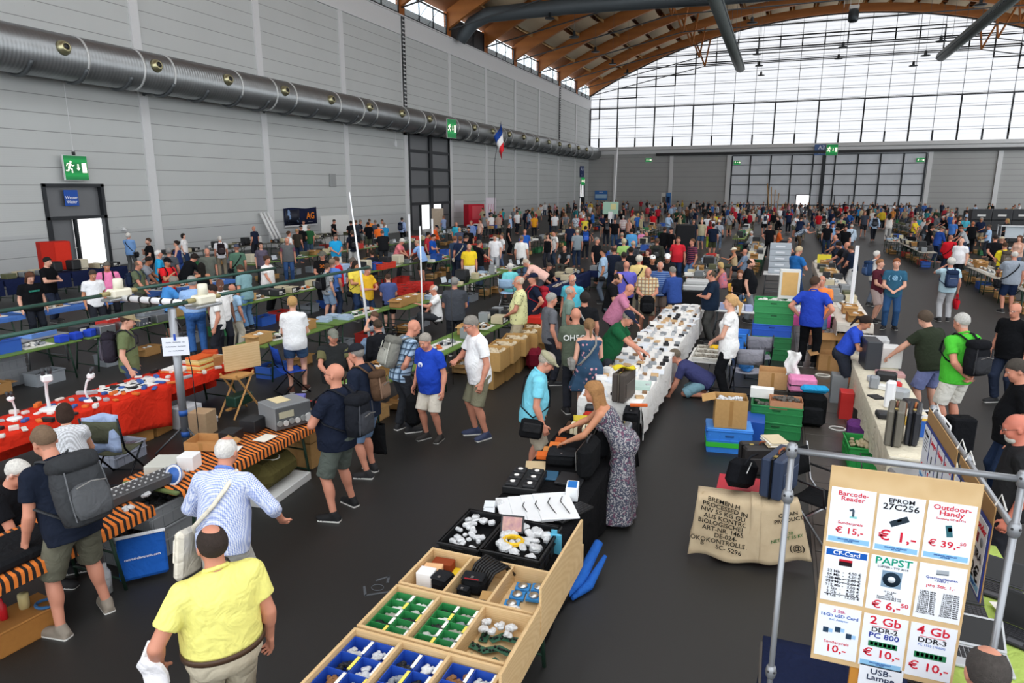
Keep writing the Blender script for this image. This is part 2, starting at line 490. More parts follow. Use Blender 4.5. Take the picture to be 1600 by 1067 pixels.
MB().box((XL-.75,22.62,1.15),(.06,.75,2.25)).box((XL-.45,23.05,1.15),(.6,.05,2.3)).build('opening',DAY,g)
MB().tube([(XL-.1,y0+1.3,1.0),(XL-.02,y0+1.3,1.0),(XL-.02,y0+1.15,1.0)],.015,6).build('door_handle',METAL,g)
y0,y1,h=DOORS[2]
g=struct('door_5',MB().box((XL-.15,(y0+y1)/2,3.2),(.05,y1-y0,2.1)).box((XL-.15,y0+.5,1.),(.05,.9,2.)),DAY)
m=MB()
for yy in(y0,y0+.9,y1-.9,y1):m.box((XL-.03,yy,h/2),(.16,.14,h))
for z in(2.15,h):m.box((XL-.03,(y0+y1)/2,z),(.16,y1-y0,.16))
m.box((XL-.1,y1-.9,1.05),(.06,1.9,2.1))
m.build('frame',FRAME,g)
t=NT('channel_cover');n1=t.noise(5,4)
t.base(t.mix(n1,lin('3a3632'),lin('56504a')));t.b.inputs['Roughness'].default_value=.3;t.bump(n1,.2)
m=MB()
for i in range(30):m.box((.93,5+i*.62,.003),(.62,.6,.01),b=.003)
m.box((.6,14.2,.004),(.03,19,.012)).box((1.26,14.2,.004),(.03,19,.012))
trim(m,t.m)
# ============================================================= THINGS FIXED TO THE HALL
t=NT('spiral_duct');x=t.xyz()
sp=t.math('SINE',t.math('MULTIPLY',x[1],2*PI/.16))
n1=t.noise(1.5,3)
t.base(t.mix(n1,lin('8b8e8f'),lin('a2a5a7')));t.b.inputs['Metallic'].default_value=.8;t.b.inputs['Roughness'].default_value=.38
t.bump(sp,.35,.01)
SPIRAL=t.m
DX,DZ,DR=XL+1.25,9.06,.93
dt=thing('ventilation_duct','long galvanised spiral ventilation duct running along the left wall','duct',(DX,YF,DZ))
m=MB().tube([(0,0,0),(0,YB-YF-.6,0)],DR,32);m.build('duct_pipe',SPIRAL,dt)
GALV=mat('galvanised_ring','e0e2e2',.45,.3,.5,.05)
BRASSY=mat('nozzle_metal','b9b48f',.3,.8,.5,.05)
NOZ=None;RING=None;SAD=None
ang=R(12)
for i in range(-7,19):
 yy=21.18+4.535*i*1.0-YF
 if yy<.5 or yy>YB-YF-1:continue
 if i<-2:continue
 d=Vector((math.cos(ang),0,math.sin(ang)))
 if NOZ is None:
  M=frame(d*(DR-.02),(0,1,0),(-d.z,0,d.x))
  m=MB().lathe([(.30,0),(.28,.12),(.2,.26),(.12,.28),(.11,.18)],n=20,M=M)
  m.v=[tuple(v)for v in m.v]
  o=m.build('nozzle',[BRASSY],dt,loc=(0,yy,0))
  h=MB().lathe([(.115,.262),(.11,.29)],n=16,M=M).build('nozzle_throat',DARKSTEEL,o)
  NOZ=o
  m=MB()
  for dy in(0,):m.tube([(0,-.045,0),(0,.045,0)],DR+.04,32)
  RING=m.build('joint_ring',GALV,dt,loc=(0,yy+1.1,0))
  pts=[(math.cos(a)*(DR+.05),0,math.sin(a)*(DR+.05))for a in lsp(R(-135),R(-28),12)]
  SAD=MB().tube(pts,.09,6).build('saddle',GREYSTEEL,dt,loc=(0,yy+3.2,0))
 else:
  clone(NOZ,(0,yy,0),parent=dt);clone(RING,(0,yy+1.1,0),parent=dt);clone(SAD,(0,yy+3.2,0),parent=dt)
 if i%2==0:clone(RING,(0,yy+3.9,0),parent=dt)
 clone(SAD,(0,yy+1.0,0),parent=dt)
m=MB()
for yy in PY:m.box((-.6,yy-YF,-DR+.1),(1.2,.08,.1));m.box((-1.15,yy-YF,-DR+.4),(.1,.12,.8))
m.build('bracket',GREYSTEEL,dt)
DGREY=mat('dark_grey_duct','5f676c',.5,.3,.4,.06,2)
yy=62.5
pts=[(XL+.62,yy,17.1),(XL+1.0,yy,17.7),(XL+1.9,yy,18.6),(XL+3.4,yy,19.2),(-19,yy,19.25),(-12.4,yy,19.1),(-5.7,yy,18.9),(3,yy,18.8),(12,yy,18.9),(22,yy,19.0),(33,yy,19.)]
MBT=MB().tube(pts,[.5,.6,.62]+[.66]*8,20)
tag(MBT.build('cross_duct',DGREY),'wide dark grey duct arching across under the timber roof','duct')
PERF=NT('perforated_duct');x=PERF.xyz()
pv=PERF.n('TexVoronoi');pv.inputs['Scale'].default_value=4
PERF.l(PERF.n('TexCoord').outputs['Object'],pv.inputs['Vector'])
PERF.base(PERF.mix(PERF.math('LESS_THAN',pv.outputs['Distance'],.18),lin('6f7674'),lin('3c4140')));PERF.b.inputs['Roughness'].default_value=.6
for a,b,lab in(((1138,20),(1157,107),'perforated grey air duct hanging under the roof over the middle of the hall'),((1590,-8),(1470,89),'perforated grey air duct hanging under the roof by the right edge of the gable')):
 q=on_y(b[0],b[1],92);p=on_y(a[0],a[1],58);
 p=Vector((q.x,56,q.z))
 o=thing('air_duct',lab,'duct',p)
 L=q.y-p.y
 MB().tube([(0,0,0),(0,L-.3,0),(0,L-.08,0),(0,L,0)],[.52,.52,.46,.3],20).build('duct_pipe',PERF.m,o)
 m=MB()
 for i in range(90):
  s=i*L/90
  for an in(R(-20),R(-160)):m.box((math.cos(an)*.53,s,math.sin(an)*.53),(.1,.16,.1))
 m.build('outlet_nozzles',DGREY,o)
 m=MB()
 for i in range(6):m.tube([(0,i*L/6+1,.5),(0,i*L/6+1,arch(q.x)-p.z)],.02,5)
 m.build('hanger',GREYSTEEL,o)
lampdark=mat('lamp_housing','3a3f43',.4,.5,.4,.03)
proto=None
ORD=['nearest','second','third','fourth','fifth']
for row,pl,where in((0,[(1183,85,78),(1186,103,87),(1189,118,96)],'in the row left of the hall centre'),(1,[(897,58,62),(930,81,71),(957,100,80),(980,115,88)],'in the row over the left side'),(2,[(1470,65,72),(1446,87,81),(1427,103,90)],'in the row beside the right air duct'),(3,[(1317,74,78),(1310,92,88)],'in the row before the middle of the gable'),(4,[(859,29,62),(1175,36,66),(1532,8,66)],'high under the ribs')):
 for i,(px,py,yy)in enumerate(pl):
  p=on_y(px,py,yy)
  lab='flat pendant lamp, %s %s'%(ORD[i],where)
  if proto is None:
   proto=thing('pendant_lamp',lab,'lamp',p,0,'pendant lamps')
   MB().lathe([(.05,.5),(.12,.45),(.14,.1),(.42,.05),(.45,0),(.4,-.03)],n=16).build('lamp_shade',lampdark,proto)
   MB().tube([(0,0,.45),(0,0,9)],.012,4).build('cable',GREYSTEEL,proto)
  else:clone(proto,p,0,lab)
p=on_y(1334,20,70)
o=thing('spotlight','dark spotlight with pale bracket hanging before the top of the gable','lamp',p)
MB().lathe([(.3,-.75),(.42,-.6),(.42,.1),(.3,.3)],n=16).build('lamp_housing',lampdark,o)
MB().box((0,0,.45),(.8,.35,.35),b=.05).build('bracket',GALV,o)
MB().tube([(-.3,0,.5),(-.4,0,4.5)],.02,5).tube([(.3,0,.5),(.9,0,4.5)],.02,5).tube([(-.8,0,.5),(-.8,0,4)],.02,5).build('hanger',GALV,o)
GREENL=NT('green_lit_sign');x=GREENL.xyz()
bl=GREENL.math('POWER',GREENL.math('ABSOLUTE',GREENL.math('SINE',GREENL.math('MULTIPLY',x[2],5.2))),6)
GREENL.l(GREENL.mix(bl,lin('0b7a3c'),lin('17a84f')),GREENL.b.inputs['Emission Color']);GREENL.b.inputs['Emission Strength'].default_value=.75
GREENL.base((0,.05,.02));GREENL=GREENL.m
CREAM=NT('lit_cream');CREAM.b.inputs['Emission Color'].default_value=(*lin('fbf6da'),1);CREAM.b.inputs['Emission Strength'].default_value=.95;CREAM=CREAM.m
def cylbetween(m,p,q,r):m.tube([p,q],r,6)
def running_man(m,sc,M):
 def P(x,y):return M@Vector((x*sc,y*sc,.004))
 m.lathe([(.055*sc,-.002),(.055*sc,.002)],c=P(.06,.36),n=14,M=M.to_3x3())
 for a,b,w in(((.02,.28),(-.05,.08),.055),((-.05,.08),(.09,.0),.034),((.09,0),(.1,-.16),.03),((-.05,.08),(-.1,-.06),.034),((-.1,-.06),(-.22,-.06),.03),((.03,.27),(.13,.17),.024),((.13,.17),(.22,.2),.022),((.0,.28),(-.13,.27),.024),((-.13,.27),(-.17,.16),.022)):
  m.tube([P(*a),P(*b)],[w*sc,w*sc*.9],8,flat=.1)if False else m.prism([(a[0]*sc+dx*w*sc,a[1]*sc+dy*w*sc)for dx,dy in()]or quad(a,b,w,sc),0,.006,M=M)
def quad(a,b,w,sc):
 a=Vector(a);b=Vector(b);d=(b-a).normalized();n=Vector((-d.y,d.x))
 a=a-d*w*.5;b=b+d*w*.5
 return[tuple((p)*sc)for p in(a-n*w,b-n*w,b+n*w,a+n*w)]
def exit_sign(lab,p,rz,w,h,single=True):
 """green escape-route sign, face towards local -Y"""
 o=thing('exit_sign',lab,'sign',p,rz,'escape route signs')
 MB().box((0,.05,0),(w+.06,.1,h+.06),b=.01).build('housing',LIGHTGREY,o)
 MB().box((0,-.005,0),(w,.02,h)).build('sign_face',GREENL,o)
 M=frame((0,-.016,0),(1,0,0),(0,0,1))
 m=MB();s=min(w,h)
 running_man(m,s*.85,frame((-w*.27,-.016,-.06*s),(1,0,0),(0,0,1)))
 m.prism([(w*.25,-h*.2),(w*.45,-h*.2),(w*.45,h*.2),(w*.25,h*.2)],0,.006,M=M)
 m.prism([(w*.055,h*.16),(w*.115,h*.16),(w*.115,-.02*h),(w*.055,-.02*h)],0,.006,M=M)
 m.prism([(w*0,0),(w*.17,0),(w*.085,-h*.12)][::-1],0,.006,M=M)
 m.build('pictogram',CREAM,o)
 return o
o=exit_sign('large green lit escape sign with running figure above the water door',(XL+.35,22.42,4.56),R(90),1.1,1.05)
MB().tube([(0,.05,.55),(0,.05,.7)],.07,8).build('hanger_clamp',DARKSTEEL,o);MB().tube([(0,.05,.6),(0,.05,3.6)],.015,5).build('hanger',LIGHTGREY,o)
p=on_x(706,201,XL+3.3)
o=exit_sign('green escape sign hanging in front of the duct above the tall gate',p,R(78),1.2,1.5)
exit_sign('green escape sign next to the blue A3 board above the far gate',(6.2,YB-.72,9.0),0,1.5,1.5)
exit_sign('small green escape sign high on the far wall left of the gate',(-20.2,YB-.16,7.95),0,1.,.55)
exit_sign('small green escape sign in the upper left corner of the far gate',(-6.75,YB-.29,7.4),0,1.,.55)
exit_sign('small green escape sign in the upper right corner of the far gate',(17.6,YB-.29,7.45),0,1.,.55)
p=on_x(911,283,XL+.3);exit_sign('small green lit escape sign over the glazed door in the far left corner',p,R(60),.8,1.2)
BLUE=mat('sign_blue',None,.5,0,.4,.03)
def board(name,lab,p,rz,w,h,col,cat='sign',th=.03,group=None,m=None):
 o=thing(name,lab,cat,p,rz,group)
 MB().box((0,th/2,0),(w,th,h),b=min(.006,th/3)).build('panel',m or BLUE,o,col)
 return o
def letters(o,body,x,z,size,col,y=-.003,align='CENTER',fs=(1,1),name='lettering',m=None,space=1.,bold=.012):
 return text_mesh(name,body,size,m or INK,o,frame((x,y,z),(1,0,0),(0,0,1)),col,align,.0008,fs,space,bold)
o=board('water_sign','blue sign lettered Wasser Water on the door panel',(XL+.02,22.25,3.24),R(90),.66,.7,'1450ae')
letters(o,'Wasser\nWater',0,-.08,.19,'f2f5fa')
o=board('hall_sign','blue A3 hall number board hanging above the far gate',(4.6,YB-.64,9.05),0,1.5,1.5,'4d6ea3')
letters(o,'A3',.2,.3,.75,'f4f6fa');letters(o,':: ::',.1,-.42,.5,'d5dded')
p=on_x(909.5,268,XL+.3);o=board('hall_sign','dark blue information board on the wall in the far left corner',p,R(70),1.1,1.7,'2a3a6c')
letters(o,'A3',0,.35,.7,'c3cbdf');letters(o,':: ::',0,-.5,.4,'c3cbdf')
o=board('banner','blue banner with pale picture strip on the far wall near the corner',on_y(939,305,YB-.3),0,2.1,1.5,'2a6cb5')
MB().box((0,-.01,-.15),(1.9,.02,.6)).build('picture',PAPER,o,'a9cbe4')
letters(o,'xxxx',0,.5,.3,'dbe8f4')
for(px,lab,c)in((1037,'white exhibition roll-up stand by the far wall','d9d9d4'),(1044,'blue exhibition roll-up stand by the far wall','3d7cc0')):
 p=on_y(px,313,104)
 o=board('rollup_banner',lab,p,0,.75,2.2,c)
 MB().box((0,0,-1.15),(.8,.25,.1)).build('base',GALV,o);MB().tube([(0,.02,-1.15),(0,.02,-p.z)],.02,6).build('pole',GALV,o)
 MB().box((0,-.012,.1),(.45,.02,.9)).build('picture',PAPER,o,'6a6258' if px==1037 else '1d2f50')
o=thing('banner','dark club banner with orange AG letters hanging on the left wall','banner',(XL+.08,38.2,1.82),R(90))
def fn(u,v):return(-1.7+3.4*u,.03*math.sin(u*9),-.55+1.1*v+.04*math.sin(u*7)*v)
MB().grid(fn,16,6,0,True,.01).build('banner_cloth',CLOTH,o,'20253f')
def fn(u,v):return(-1.62+1.4*u,-.03+.03*math.sin((-1.62+1.4*u+1.7)/3.4*9),-.48+.95*v)
NB=NT('banner_photo');n1=NB.noise(2.2,3)
NB.base(NB.mix(NB.math('GREATER_THAN',n1,.58),lin('141a2c'),lin('7d9bc4')));MB().grid(fn,6,2,0,True,.005).build('banner_picture',NB.m,o)
letters(o,'AG',.95,.0,.62,'f08a2c',y=-.05);letters(o,'--------',.9,-.36,.2,'c9cfdd',y=-.05)
MB().box((0,-.01,-.6),(3.4,.02,.1)).build('banner_edge',CLOTH,o,'d9dbe0')
o=tag(MB().box((XL+.1,24.65,1.72),(.2,.12,.16),b=.02).cyl((XL+.2,24.65,1.7),(XL+.28,24.65,1.66),.05,n=10).build('wall_socket',LIGHTGREY),'small pale wall socket right of the water door','socket')
o=tag(MB().box((XL+.06,42.0,4.2),(.05,.75,.9),b=.01).build('wall_hatch',mat('hatch','9c9f9f',.5)),'small square hatch in the left wall cladding','hatch')
o=tag(MB().tube([(XL+.6,50.0,8.2),(XL+.6,50.0,7.4)],.02,5).lathe([(.06,0),(.1,.1),(.1,.4),(.05,.5)],c=(XL+.6,50,6.9),n=10).build('loudspeaker',LIGHTGREY),'small pale loudspeaker hanging under the duct left of the tall gate','speaker')
o=tag(MB().tube([(XL+.6,95,8.2),(XL+.6,95,7.6)],.02,5).lathe([(.06,0),(.1,.1),(.1,.4),(.05,.5)],c=(XL+.6,95,7.1),n=10).build('loudspeaker',LIGHTGREY),'small pale loudspeaker hanging under the far end of the duct','speaker')
# ============================================================= PEOPLE: one continuous posed skin each
V=np.array
def nrm(v):return v/max(np.linalg.norm(v),1e-9)
class Field:
 """smooth union of limbs on a grid, turned into a closed surface (surface nets)"""
 def __init__(s):s.p=[]
 def cap(s,a,b,ra,rb,k=.03,flat=None,cuts=()):
  s.p.append(('c',V(a,float),V(b,float),ra,rb,k,flat,cuts));return s
 def ell(s,c,r,k=.03,ax=None,cuts=(),sub=False):
  s.p.append(('s' if sub else 'e',V(c,float),np.eye(3)if ax is None else ax,V(r,float),0,k,None,cuts));return s
 def rbox(s,c,r,rr,k=.02,ax=None,cuts=()):
  s.p.append(('b',V(c,float),np.eye(3)if ax is None else ax,V(r,float),rr,k,None,cuts));return s
 def run(s,vox,gcuts=(),wob=0.):
  lo=[];hi=[]
  for q in s.p:
   if q[0]=='c':
    m=max(q[3],q[4]);lo.append(np.minimum(q[1],q[2])-m);hi.append(np.maximum(q[1],q[2])+m)
   else:
    e=np.abs(q[2]).T@q[3]+q[4];lo.append(q[1]-e);hi.append(q[1]+e)
  L=np.min([l for l,q in zip(lo,s.p)if q[0]!='s'],0)-3*vox;H=np.max([h for h,q in zip(hi,s.p)if q[0]!='s'],0)+3*vox
  n=np.ceil((H-L)/vox).astype(int)+1
  D=np.full(n,1.,np.float32)
  g=[np.float32(L[i])+vox*np.arange(n[i],dtype=np.float32)for i in range(3)]
  for q,l,h in zip(s.p,lo,hi):
   pad=q[5]+2.5*vox
   a=np.maximum(((l-pad-L)/vox).astype(int),0);b=np.minimum(((h+pad-L)/vox).astype(int)+2,n)
   if(b<=a).any():continue
   sl=tuple(slice(a[i],b[i])for i in range(3))
   X=g[0][sl[0]][:,None,None];Y=g[1][sl[1]][None,:,None];Z=g[2][sl[2]][None,None,:]
   if q[0]=='c':
    A,B=q[1],q[2];x,y,z=X-A[0],Y-A[1],Z-A[2];d=B-A;dd=max(d@d,1e-9)
    t=np.clip((x*d[0]+y*d[1]+z*d[2])/dd,0,1)
    x,y,z=x-t*d[0],y-t*d[1],z-t*d[2]
    if q[6]is not None:
     nv,f=q[6];w=x*nv[0]+y*nv[1]+z*nv[2];e=(1/f-1)
     dist=np.sqrt((x+nv[0]*w*e)**2+(y+nv[1]*w*e)**2+(z+nv[2]*w*e)**2)-(q[3]+(q[4]-q[3])*t)
     dist=dist*(.5+.5*f)
    else:dist=np.sqrt(x*x+y*y+z*z)-(q[3]+(q[4]-q[3])*t)
   else:
    x,y,z=X-q[1][0],Y-q[1][1],Z-q[1][2];ax=q[2]
    u,v,w=[x*ax[i][0]+y*ax[i][1]+z*ax[i][2]for i in range(3)]
    if q[0]=='b':
     r=q[3];u,v,w=np.abs(u)-r[0],np.abs(v)-r[1],np.abs(w)-r[2]
     dist=np.sqrt(np.maximum(u,0)**2+np.maximum(v,0)**2+np.maximum(w,0)**2)+np.minimum(np.maximum(np.maximum(u,v),w),0)-q[4]
    else:
     r=q[3];k0=np.sqrt((u/r[0])**2+(v/r[1])**2+(w/r[2])**2)
     k1=np.sqrt((u/r[0]**2)**2+(v/r[1]**2)**2+(w/r[2]**2)**2)+1e-6
     dist=np.where(k0<.3,(k0-1)*r.min(),k0*(k0-1)/k1)
   for(pp,nn)in q[7]:
    dist=np.maximum(dist,(X-pp[0])*nn[0]+(Y-pp[1])*nn[1]+(Z-pp[2])*nn[2])
   E=D[sl];k=q[5]
   if q[0]=='s':
    dist=-dist;hh=np.clip(.5-.5*(E-dist)/k,0,1);D[sl]=E*(1-hh)+dist*hh+k*hh*(1-hh)
   else:
    hh=np.clip(.5+.5*(dist-E)/k,0,1);D[sl]=dist*(1-hh)+E*hh-k*hh*(1-hh)
  X,Y,Z=g[0][:,None,None],g[1][None,:,None],g[2][None,None,:]
  for(pp,nn)in gcuts:D=np.maximum(D,((X-pp[0])*nn[0]+(Y-pp[1])*nn[1]+(Z-pp[2])*nn[2]).astype(np.float32))
  if wob:D=D+wob*(np.sin(X*34+Z*19+Y*11)*np.sin(Z*27-X*13+Y*17)+.6*np.sin(Z*58+X*21)*np.sin(Y*33+Z*9)).astype(np.float32)
  D[0],D[-1]=1,1;D[:,0],D[:,-1]=1,1;D[:,:,0],D[:,:,-1]=1,1
  return nets(D,L,vox)
def nets(D,L,vox):
 sg=D<0
 n=np.array(D.shape)-1
 cs=np.zeros(n,np.int8)
 for i in(0,1):
  for j in(0,1):
   for k in(0,1):cs+=sg[i:n[0]+i,j:n[1]+j,k:n[2]+k]
 act=(cs>0)&(cs<8)
 idx=np.full(n,-1,np.int32);c=np.argwhere(act);idx[act]=np.arange(len(c))
 if not len(c):return np.zeros((0,3)),np.zeros((0,4),int)
 acc=np.zeros((len(c),3),np.float32);cnt=np.zeros(len(c),np.float32)
 for ax in range(3):
  o=[a for a in range(3)if a!=ax]
  for i in(0,1):
   for j in(0,1):
    p=c.copy();p[:,o[0]]+=i;p[:,o[1]]+=j;q=p.copy();q[:,ax]+=1
    a=D[p[:,0],p[:,1],p[:,2]];b=D[q[:,0],q[:,1],q[:,2]]
    m=(a<0)!=(b<0);t=np.where(m,a/np.where(m,a-b,1),0)
    loc=np.zeros((len(c),3),np.float32);loc[:,o[0]]=i;loc[:,o[1]]=j;loc[:,ax]=t
    acc+=loc*m[:,None];cnt+=m
 v=(c+acc/cnt[:,None])*vox+L
 F=[]
 for ax in range(3):
  o=[(ax+1)%3,(ax+2)%3]
  s0=[slice(None)]*3;s1=[slice(None)]*3;s0[ax]=slice(0,-1);s1[ax]=slice(1,None)
  e=np.argwhere(sg[tuple(s0)]!=sg[tuple(s1)])
  e=e[(e[:,o[0]]>0)&(e[:,o[1]]>0)&(e[:,o[0]]<n[o[0]])&(e[:,o[1]]<n[o[1]])]
  ins=sg[e[:,0],e[:,1],e[:,2]]
  def at_(d0,d1):
   p=e.copy();p[:,o[0]]+=d0;p[:,o[1]]+=d1
   return idx[p[:,0],p[:,1],p[:,2]]
  q=np.stack([at_(-1,-1),at_(0,-1),at_(0,0),at_(-1,0)],1)
  q[~ins]=q[~ins][:,::-1];F.append(q)
 return v,np.concatenate(F)
def np_mesh(name,v,f,mats,fmi=None,col=None):
 me=bpy.data.meshes.new(name);nv,nf=len(v),len(f)
 me.vertices.add(nv);me.vertices.foreach_set('co',v.astype(np.float32).ravel())
 me.loops.add(nf*4);me.loops.foreach_set('vertex_index',f.astype(np.int32).ravel())
 me.polygons.add(nf);me.polygons.foreach_set('loop_start',np.arange(0,nf*4,4,dtype=np.int32))
 me.polygons.foreach_set('use_smooth',np.ones(nf,bool))
 if fmi is not None:me.polygons.foreach_set('material_index',fmi.astype(np.int32))
 for m in(mats if isinstance(mats,(list,tuple))else[mats]):me.materials.append(m)
 if col is not None:
  a=me.color_attributes.new('Col','FLOAT_COLOR','POINT')
  a.data.foreach_set('color',np.concatenate([col,np.ones((nv,1))],1).astype(np.float32).ravel())
 me.update(calc_edges=True)
 return me
t=NT('skin')
at_n=t.n('Attribute');at_n.attribute_name='Col'
n1=t.noise(25,3)
t.base(t.mix(t.math('MULTIPLY',n1,.25),at_n.outputs['Color'],lin('b5715c')));t.b.inputs['Roughness'].default_value=.5
t.b.inputs['Subsurface Weight'].default_value=.0
t.b.inputs['Specular IOR Level'].default_value=.35
SKIN=t.m
SHOE=[mat('shoe_upper',None,.75,0,.3,.08,40,.2),mat('shoe_sole','e6e4df',.7,0,.3,.04)]
SHOED=[SHOE[0],mat('shoe_sole_dark','3b3733',.7,0,.3,.04)]
def pat(name,kind,c2,c3='20242a',sc=1.):
 t=NT(name);a=t.ocol();x=t.xyz();b=lin(c2)
 def fr(i,s,o=0.):return t.math('FRACT',t.math('MULTIPLY_ADD',x[i],s,)if o==0.else t.math('ADD',t.math('MULTIPLY',x[i],s),o))
 def lt(v,w):return t.math('LESS_THAN',v,w)
 if kind=='stripe':c=t.mix(lt(fr(2,14*sc),.4),a,b)
 elif kind=='check':c=t.mix(t.math('MULTIPLY',t.math('ADD',lt(fr(2,80*sc),.5),t.math('ADD',lt(fr(0,80*sc),.5),lt(fr(1,80*sc),.5))),.34),a,b)
 elif kind=='plaid':
  c=t.mix(t.math('MULTIPLY',lt(fr(2,11*sc),.4),.6),a,b);c=t.mix(t.math('MULTIPLY',lt(fr(0,11*sc),.4),.6),c,b)
  c=t.mix(lt(fr(2,11*sc,.3),.12),c,lin(c3));c=t.mix(lt(fr(0,11*sc,.3),.12),c,lin(c3))
 elif kind=='floral':
  v=t.n('TexVoronoi');v.inputs['Scale'].default_value=11*sc;t.l(t.n('TexCoord').outputs['Object'],v.inputs['Vector'])
  n1=t.noise(30*sc,3);d=t.math('ADD',v.outputs['Distance'],t.math('MULTIPLY',n1,.35))
  c=t.mix(lt(d,.42),a,b);c=t.mix(lt(d,.27),c,lin(c3))
 elif kind=='speckle':
  n1=t.noise(70*sc,3);n2=t.noise(28*sc,3)
  c=t.mix(t.math('GREATER_THAN',n1,.53),a,b);c=t.mix(t.math('GREATER_THAN',n2,.6),c,lin(c3))
 t.base(c);t.b.inputs['Roughness'].default_value=.95;t.b.inputs['Specular IOR Level'].default_value=.1
 t.bump(t.noise(160,3),.2)
 return t.m
PATS={'':CLOTH,'stripe':pat('striped_cloth','stripe','8f4a5a'),'bstripe':pat('blue_striped_cloth','stripe','7d93b8',sc=1.3),'check':pat('checked_cloth','check','f2f5fb'),'plaid':pat('plaid_cloth','plaid','3a4560','c98a3a'),'gplaid':pat('blue_plaid_cloth','plaid','47607c','2c3a4c'),'floral':pat('rose_print_cloth','floral','d79aa5','f0d5d2'),'speckle':pat('speckled_cloth','speckle','a8a5a6','6d4a5e',.8),'leaf':pat('palm_print_cloth','floral','6b6a4c','e9e6b4',1.6),'camo':pat('mottled_cloth','speckle','8c8f90','4b4e52',.5),'pink':pat('pink_print_cloth','floral','6f86b0','e8a2b0',.8)}
SKINS={'l':'d9a184','p':'e0ab93','t':'c68a68','r':'cf8f76','d':'9a6648','b':'5d3d2b'}
def ik(a,b,l1,l2,pole):
 d=b-a;L=np.linalg.norm(d);L2=min(L,(l1+l2)*.995)
 if L>L2:b=a+d/L*L2;d=b-a;L=L2
 u=d/L;x=(l1*l1-l2*l2+L*L)/(2*L);hgt=math.sqrt(max(l1*l1-x*x,0))
 p=pole-u*(pole@u);p=nrm(p)
 return a+u*x+p*hgt,b
ARMS={'down':((.06,.05,-.53),(.3,-1,0)),'swing':((.06,.2,-.48),(.3,-1,-.2)),'back':((.08,-.14,-.5),(.5,-1,0)),'front':((-.13,.23,-.40),(1,-.5,-.3)),'phone':((-.10,.27,-.26),(.9,-.3,-.6)),'reach':((.0,.38,-.36),(.8,-.6,-.2)),'behind':((-.14,-.17,-.44),(1,-.4,0)),'hip':((.03,.0,-.40),(1,-.7,0)),'cross':((-.26,.2,-.26),(.9,-.1,-.6)),'point':((-.02,.47,-.1),(.6,-.3,-.7)),'face':((-.10,.24,.10),(.8,.1,-.8)),'chest':((-.16,.22,-.1),(.8,-.2,-.7)),'carry':((.07,.03,-.53),(.3,-1,0)),'table':((.03,.34,-.50),(.7,-.8,0)),'strap':((-.08,.14,-.08),(.7,.1,-.9)),'lap':((-.06,.28,-.42),(.8,-.5,0)),'floor':((.02,.22,-.52),(.5,-.3,.2)),'lean':((.12,.36,-.42),(.9,-.4,0))}
def rot(axis,a):
 x,y,z=nrm(V(axis,float));c,s=math.cos(a),math.sin(a);o=1-c
 return V([[c+x*x*o,x*y*o-z*s,x*z*o+y*s],[y*x*o+z*s,c+y*y*o,y*z*o-x*s],[z*x*o-y*s,z*y*o+x*s,c+z*z*o]])
